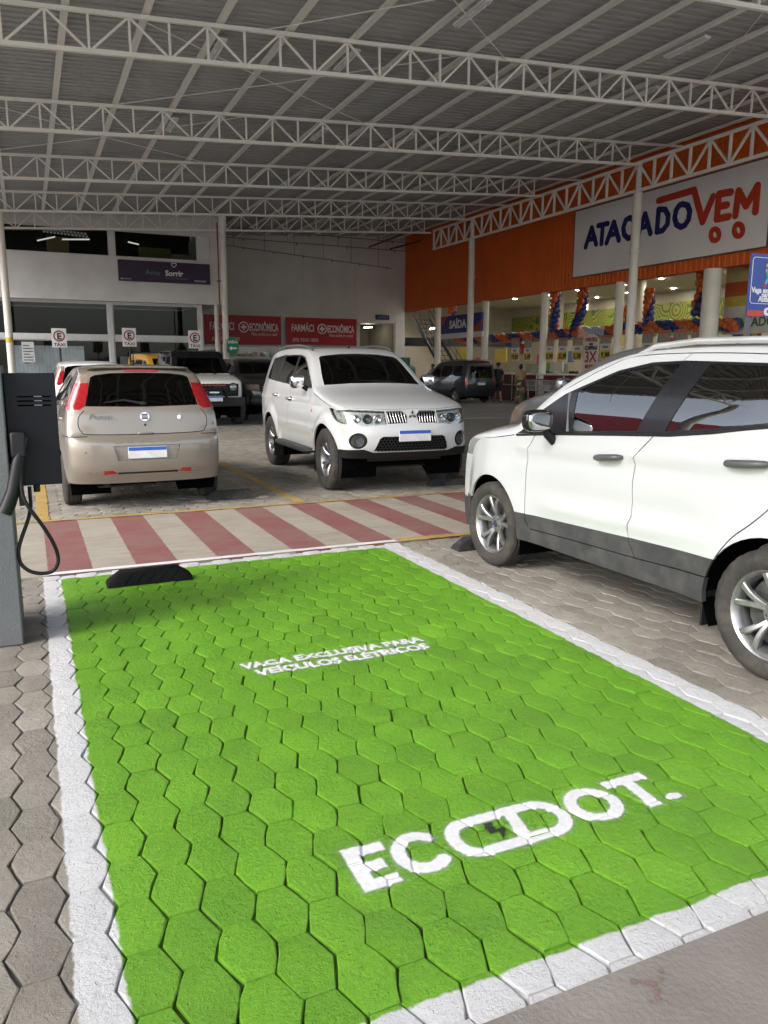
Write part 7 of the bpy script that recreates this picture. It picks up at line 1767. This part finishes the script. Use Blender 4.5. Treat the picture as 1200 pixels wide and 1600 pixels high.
balloon_string([bx_(715, 531), bx_(760, 530), bx_(800, 527), bx_(850, 524), bx_(890, 521)], .125, 'horizontal balloon garland over the left price posters', 'balloon_garland')
balloon_string([bx_(900, 520), bx_(960, 516), bx_(1020, 511), bx_(1080, 508), bx_(1150, 507)], .125, 'horizontal balloon garland over the right price posters', 'balloon_garland')

# ------------------------------------------------------------------ inside the store: counters, panels, shelves
M_tealg = mat('counter_teal', (.10, .22, .20), .3); M_yel = mat('panel_yellow', (.50, .36, .03), .6); M_grn = mat('panel_green', (.14, .28, .03), .6)
for i, y in enumerate((33.2, 31.2, 28.4, 26.5, 24.2, 22.2)):
    e = empty('checkout_counter', (SX + 2.6, y, 0)); tag(e, ['checkout counter nearest the store doorway', 'second checkout counter from the store doorway', 'third checkout counter from the store doorway', 'fourth checkout counter from the store doorway', 'fifth checkout counter from the store doorway', 'checkout counter farthest from the store doorway'][i], 'counter', 'checkout counters in the store')
    mb = MB(); mb.bx(-.9, .9, -.35, .35, .02, .95); mb.build('desk', M_tealg, e, bevel=.02)
    mb = MB(); mb.bx(-1.0, -.5, -.4, .4, .96, 1.75); mb.build('screen', M_clear, e); mb = MB(); mb.bx(.0, .3, -.2, .2, .96, 1.4); mb.build('till', M_dark_int, e, bevel=.02)
for i, (px, py0, py1, wpx, m_, lb) in enumerate(((724, 543, 568, 14, M_yel, 'yellow panel inside the store doorway, left one'), (783, 545, 566, 18, M_yel, 'dull yellow panel inside the store, between two white columns'), (858, 566, 580, 12, M_grn, 'lime green panel inside the store under the 22,90 posters'), (748, 558, 574, 8, mat('panel_red', (.4, .05, .03), .5), 'red display in the store doorway'))):
    X = SX + 4.0; p, q = onX(px, py0, X), onX(px, py1, X); ww = abs(onX(px - wpx / 2, py0, X).y - onX(px + wpx / 2, py0, X).y)
    mb = MB(); mb.bx(-.05, .05, -ww / 2, ww / 2, q.z, p.z); o = mb.build('display_panel', m_, loc=(X, p.y, 0), bevel=.01); tag(o, lb, 'panel', 'display panels in the store')
X = SX + .6; p, q = onX(870, 566, X), onX(870, 581, X); ww = onX(860, 570, X).y - onX(880, 570, X).y
mb = MB(); mb.bx(-.04, .04, -ww / 2, ww / 2, q.z, p.z); o = mb.build('white_board', M_poster, loc=(X, p.y, 0), bevel=.01); tag(o, 'plain white board leaning inside the store glass under the second 22,90 poster', 'board')
for i in range(5):
    y = 34 - i * 3.4; e = empty('store_shelf', (SX + 8.5, y, 0)); tag(e, ['stocked shelf deep inside the store, by the doorway', 'stocked shelf deep inside the store, second from the doorway', 'stocked shelf deep inside the store, third from the doorway', 'stocked shelf deep inside the store, fourth from the doorway', 'stocked shelf deep inside the store, farthest from the doorway'][i], 'shelf', 'stocked shelves inside the store')
    mb = MB()
    for z in (.2, .8, 1.4, 2.0, 2.6): mb.bx(-.3, .3, -1.4, 1.4, z - .03, z, 2)
    for z in (.2, .8, 1.4, 2.0):
        yy = -1.35
        while yy < 1.2:
            w_ = rng.uniform(.15, .45); mb.bx(-.25, .1, yy, yy + w_, z + .001, z + rng.uniform(.25, .5), int(rng.integers(0, 4))); yy += w_ + .02
    mb.build('stock', M_sh, e)
cards = [mat('card_' + n_, c_, .6) for n_, c_ in (('white', (.55, .54, .5)), ('orange', (.5, .12, .03)), ('blue', (.04, .08, .3)), ('yellow', (.55, .42, .06)), ('red', (.4, .03, .03)))]
cmesh = []
for m_ in cards:
    mb = MB(); mb.bx(-.012, .012, -.21, .21, -.28, .28); cmesh.append(mb.mesh('promo_card', m_))
for i in range(46):
    o = link('promo_card', cmesh[i % 5], st); o.location = (rng.uniform(2.5, 8.0), 19.5 - 28 + 19.5 * (i + rng.uniform(0, .8)) / 46, rng.uniform(1.9, 3.1)); o.rotation_euler = (0, 0, rng.uniform(-.5, .5))
mb = MB(); p = onX(664, 585, 20.6); mb.superell((0, 0, .85), (.55, .55, .85), .35, 14, 8); mb.box((0, 0, 1.9), (.5, .4, .45)); o = mb.build('teal_kiosk', mat('kiosk_teal', (.03, .13, .10), .4), loc=(20.6, 42.5, 0), smooth=50); tag(o, 'dark teal kiosk at the far corner behind the minivan', 'kiosk')

# ------------------------------------------------------------------ shopping carts in front of the low red wall
def cart_mesh():
    wire = MB(); g = lambda a, b, r=.006: wire.bar(a, b, r * 2)
    for z, y0, y1, x0, x1 in ((.55, -.22, .22, -.35, .38), (.78, -.25, .25, -.42, .44), (1.0, -.27, .27, -.47, .50)):
        for a, b in (((x0, y0, z), (x1, y0, z)), ((x0, y1, z), (x1, y1, z)), ((x0, y0, z), (x0, y1, z)), ((x1, y0, z), (x1, y1, z))): g(a, b, .007)
    for k in range(11):
        f = k / 10
        for sg in (1, -1): g((-.35 + .73 * f, sg * .22, .55), (-.47 + .97 * f, sg * .27, 1.0), .004)
        g((-.35 + .73 * f, -.22, .55), (-.35 + .73 * f, .22, .55), .004)
    for k in range(6): g((.38, -.22 + .088 * k, .55), (.50, -.27 + .108 * k, 1.0), .004)
    fr = MB()
    for sg in (1, -1):
        fr.tube([(-.58, sg * .25, 1.06), (-.47, sg * .25, .95), (-.40, sg * .24, .5), (-.40, sg * .24, .16), (.40, sg * .20, .18)], .013, 6)
        for x in (-.38, .40): fr.lathe([(.0, -.018), (.055, -.018), (.06, 0), (.055, .018), (0, .018)], (x, sg * .22, .06), 'y', 10)
    hd = MB(); hd.tube([(-.58, -.27, 1.06), (-.58, .27, 1.06)], .022, 8)
    return wire.mesh('basket', mat('cart_wire', (.45, .45, .46), .35, metal=.6)), fr.mesh('frame', mat('cart_wire', (.3, .3, .31), .35)), hd.mesh('handle', M_lowred)
cm = cart_mesh(); names = ('basket', 'frame', 'handle'); descr = ['first from the dark dressed man', 'second in the row', 'third in the row', 'fourth in the row', 'fifth in the row', 'sixth in the row', 'seventh in the row', 'last one before the grey car roof']
cart0 = None
for i in range(8):
    y = 29.9 - i * .62 - (1.2 if i > 3 else 0)
    if cart0 is None:
        cart0 = empty('shopping_cart', (20.85, y, 0), R_(8)); [link(n_, m_, cart0) for n_, m_ in zip(names, cm)]; c = cart0
    else:
        c = copy_tree(cart0); c.location = (20.85 + rng.uniform(-.05, .05), y, 0); c.rotation_euler = (0, 0, R_(rng.uniform(-6, 10)))
    tag(c, 'wire shopping cart by the low red wall, ' + descr[i], 'shopping cart', 'shopping carts along the red wall')
rl = MB(); rl.tube([(0, -7.4, 1.25), (0, 5, 1.25)], .035, 8); rl.tube([(0, -7.4, .75), (0, 5, .75)], .022, 8)
for k in range(7): rl.tube([(0, -7 + 2 * k, 0), (0, -7 + 2 * k, 1.25)], .028, 8)
o = rl.build('guard_rail', mat('rail_white', (.6, .6, .6), .4), loc=(21.25, 29.0, 0), smooth=60); tag(o, 'white guard rail in front of the low red store wall', 'rail')

# ------------------------------------------------------------------ people
def skin_mesh(name, joints, edges, m, parent, root_i=0, sub=2):
    me = bpy.data.meshes.new(name); me.from_pydata([j[0] for j in joints], edges, [])
    o = bpy.data.objects.new(name, me); COL.objects.link(o)
    md = o.modifiers.new('skin', 'SKIN'); md.use_smooth_shade = True
    if not me.skin_vertices: bpy.context.view_layer.update()
    if me.skin_vertices:
        for i, j in enumerate(joints):
            r = j[1]; me.skin_vertices[0].data[i].radius = (r, r) if not isinstance(r, tuple) else r
            me.skin_vertices[0].data[i].use_root = (i == root_i)
    s_ = o.modifiers.new('sub', 'SUBSURF'); s_.levels = sub; s_.render_levels = sub
    dg = bpy.context.evaluated_depsgraph_get(); ev = o.evaluated_get(dg); m2 = bpy.data.meshes.new_from_object(ev)
    m2.materials.clear(); m2.materials.append(m); m2.polygons.foreach_set('use_smooth', [True] * len(m2.polygons))
    bpy.data.objects.remove(o); bpy.data.meshes.remove(me)
    m2.name = name; return link(name, m2, parent)
M_skin = mat('skin', (.28, .15, .095), .55, var=.08); M_skin2 = mat('skin_dark', (.16, .085, .055), .55, var=.08); M_hair = mat('hair', (.012, .010, .009), .6, var=.2, scale=40)
def person(loc, rz, label, skin, shirt, lower, hair, step=.16, dress=False, h=1.72, bun=False, long_hair=False):
    e = empty('person', loc, R_(rz)); tag(e, label, 'person'); k = h / 1.72
    V = lambda x, y, z: (x * k, y * k, z * k)
    a = step
    # facing +x; one continuous body
    J = [(V(0, 0, .93), (.13 * k, .16 * k)), (V(0, 0, 1.10), (.11 * k, .145 * k)), (V(.01, 0, 1.30), (.115 * k, .17 * k)), (V(0, 0, 1.43), (.075 * k, .12 * k)), (V(.005, 0, 1.50), .052 * k), (V(.02, 0, 1.56), .07 * k), (V(.025, 0, 1.65), .088 * k), (V(.02, 0, 1.715), .055 * k)]
    E = [(0, 1), (1, 2), (2, 3), (3, 4), (4, 5), (5, 6), (6, 7)]
    def limb(parent_i, pts):
        prev = parent_i
        for p, r in pts: J.append((V(*p), r * k)); E.append((prev, len(J) - 1)); prev = len(J) - 1
        return prev
    for sg, f in ((1, 1), (-1, -1)):
        limb(0, [((.0, sg * .10, .86), .10), ((f * a * .45, sg * .105, .50), .062), ((f * a * .25 - .02, sg * .105, .34), .058), ((f * a - (.06 if f < 0 else 0), sg * .105, .09), .036), ((f * a + .02, sg * .108, .045), .038), ((f * a + .14, sg * .115, .028), .028)])
        w = limb(3, [((.0, sg * .17, 1.40), .058), ((-f * .05, sg * .235, 1.14), .043), ((-f * .02 + .03, sg * .25, .92), .032), ((-f * .0 + .05, sg * .25, .85), .030)])
        for q, (dx, ln) in enumerate(((.022, .07), (.008, .085), (-.006, .08), (-.020, .065))):
            limb(w, [((-f * .0 + .05 + dx, sg * .252, .85 - ln * .5), .010), ((-f * .0 + .055 + dx, sg * .245, .85 - ln), .008)])
        limb(w, [((.085, sg * .235, .82), .010), ((.092, sg * .232, .79), .008)])
    skin_mesh('body', J, E, skin, e, 0, 2)
    # clothes
    Js = [(V(0, 0, .86 if not dress else 1.0), (.165 * k, .195 * k)), (V(0, 0, 1.10), (.135 * k, .175 * k)), (V(.01, 0, 1.30), (.14 * k, .195 * k)), (V(0, 0, 1.43), (.09 * k, .14 * k)), (V(.005, 0, 1.475), .066 * k)]
    Es = [(0, 1), (1, 2), (2, 3), (3, 4)]
    for sg, f in ((1, 1), (-1, -1)):
        Js.append((V(0, sg * .175, 1.395), .075 * k)); Es.append((3, len(Js) - 1)); Js.append((V(-f * .03, sg * .225, 1.20), .066 * k)); Es.append((len(Js) - 2, len(Js) - 1))
    skin_mesh('shirt' if not dress else 'dress_top', Js, Es, shirt, e, 0, 2)
    if dress:
        mb = MB(); n = 28; pr = [(1.08, .16), (.95, .185), (.75, .21), (.5, .24), (.25, .275), (.10, .30)]; vs = []
        for z, r in pr:
            for q in range(n):
                t = 2 * math.pi * q / n; w_ = 1 + (.05 * math.sin(q * math.pi * .57) * (1.1 - z)); vs.append(V(r * .78 * w_ * math.cos(t) + (1 - z) * .03, r * w_ * math.sin(t), z))
        mb.add(vs, [(i * n + q, i * n + (q + 1) % n, i * n + n + (q + 1) % n, i * n + n + q) for i in range(len(pr) - 1) for q in range(n)]); mb.build('skirt', lower, e, smooth=70)
    else:
        Jl = [(V(0, 0, .93), (.14 * k, .175 * k))]; El = []
        for sg, f in ((1, 1), (-1, -1)):
            Jl.append((V(0, sg * .10, .84), .118 * k)); El.append((0, len(Jl) - 1)); Jl.append((V(f * a * .30, sg * .108, .60), .10 * k)); El.append((len(Jl) - 2, len(Jl) - 1)); Jl.append((V(f * a * .42, sg * .108, .46), .092 * k)); El.append((len(Jl) - 2, len(Jl) - 1))
        skin_mesh('shorts', Jl, El, lower, e, 0, 2)
    for sg, f in ((1, 1), (-1, -1)):
        mb = MB(); mb.superell(V(f * a + .06, sg * .11, .014), (.135 * k, .05 * k, .014 * k), .6, 14, 6); mb.build('sandal', M_black, e, smooth=60)
    mb = MB(); mb.superell(V(-.005, 0, 1.672), (.098 * k, .092 * k, .085 * k), .9, 16, 10)
    if bun: mb.superell(V(-.09, 0, 1.73), (.06 * k, .06 * k, .055 * k), 1, 12, 8); mb.superell(V(-.05, 0, 1.62), (.08 * k, .09 * k, .08 * k), 1, 12, 8)
    mb.build('hair', hair, e, smooth=80)
    mb = MB(); mb.superell(V(.112, 0, 1.625), (.016 * k, .012 * k, .022 * k), 1, 8, 6); mb.superell(V(.02, .092 * 1.0, 1.63), (.02 * k, .012 * k, .03 * k), 1, 8, 6); mb.superell(V(.02, -.092, 1.63), (.02 * k, .012 * k, .03 * k), 1, 8, 6); mb.build('nose_and_ears', skin, e, smooth=80)
    mb = MB()
    for sg in (1, -1): mb.superell(V(.104, sg * .034, 1.652), (.008 * k, .013 * k, .007 * k), 1, 8, 6)
    mb.superell(V(.104, 0, 1.588), (.007 * k, .026 * k, .006 * k), 1, 8, 6); mb.build('eyes_and_mouth', M_hair, e, smooth=80)
    return e
def flower_material():
    m, n, l, b = nodes_of('flower_print'); tc = n.new('ShaderNodeTexCoord'); vo = n.new('ShaderNodeTexVoronoi'); vo.inputs['Scale'].default_value = 9; l.new(tc.outputs['Object'], vo.inputs['Vector'])
    cr = n.new('ShaderNodeValToRGB'); cr.color_ramp.interpolation = 'CONSTANT'; E_ = cr.color_ramp.elements; E_[0].color = (.015, .02, .02, 1); E_[1].position = .5; E_[1].color = (.03, .10, .05, 1)
    x = E_.new(.68); x.color = (.34, .10, .06, 1); x = E_.new(.82); x.color = (.40, .30, .16, 1); x = E_.new(.3); x.color = (.05, .06, .05, 1)
    l.new(vo.outputs['Color'], cr.inputs[0]); l.new(cr.outputs[0], b.inputs['Base Color']); b.inputs['Roughness'].default_value = .8; return m
M_flower = flower_material()
person(tuple(onZ(777, 629)), 75, 'man in dark polo shirt, dark shorts and sandals walking away by the minivan', M_skin, mat('polo_navy', (.012, .014, .024), .85, var=.2), mat('shorts_black', (.010, .010, .014), .85, var=.2), M_hair, h=1.76)
person(tuple(onZ(812, 629.5)), 70, 'woman in long flowered dress walking away toward the shopping carts', M_skin, mat('dress_mustard', (.30, .20, .10), .8, var=.3, scale=18), M_flower, M_hair, .10, True, 1.66, True)
M_shirt = mat('shirt_white', (.42, .41, .39), .85, var=.1); M_trs = mat('trousers_grey', (.06, .06, .065), .85)
person((19.9, 37.6, 0), 200, 'person in pale shirt standing by the doorway column behind the minivan', M_skin2, M_shirt, M_trs, M_hair, .05, h=1.70)
person((20.5, 36.2, 0), 150, 'person in white shirt by the store doorway, right of the other one', M_skin, M_shirt, M_trs, M_hair, .05, h=1.68)

# ------------------------------------------------------------------ what the open left side looks out on (seen in the car windows)
hs_ = empty('red_roof_house', (-19, 25, 0)); tag(hs_, 'low house with red tiled roof across the road on the open side', 'house')
mb = MB(); mb.bx(-5, 5, -14, 14, 0, 5.6); mb.build('wall', M_wall_grey, hs_)
mb = MB(); mb.add([(5.8, -15, 5.2), (5.8, 15, 5.2), (0, 15, 9.4), (0, -15, 9.4), (-5.8, -15, 5.2), (-5.8, 15, 5.2)], [(0, 1, 2, 3), (3, 2, 5, 4)]); mb.build('roof', mat('red_tiles', (.45, .05, .05), .8, var=.25, scale=2), hs_)
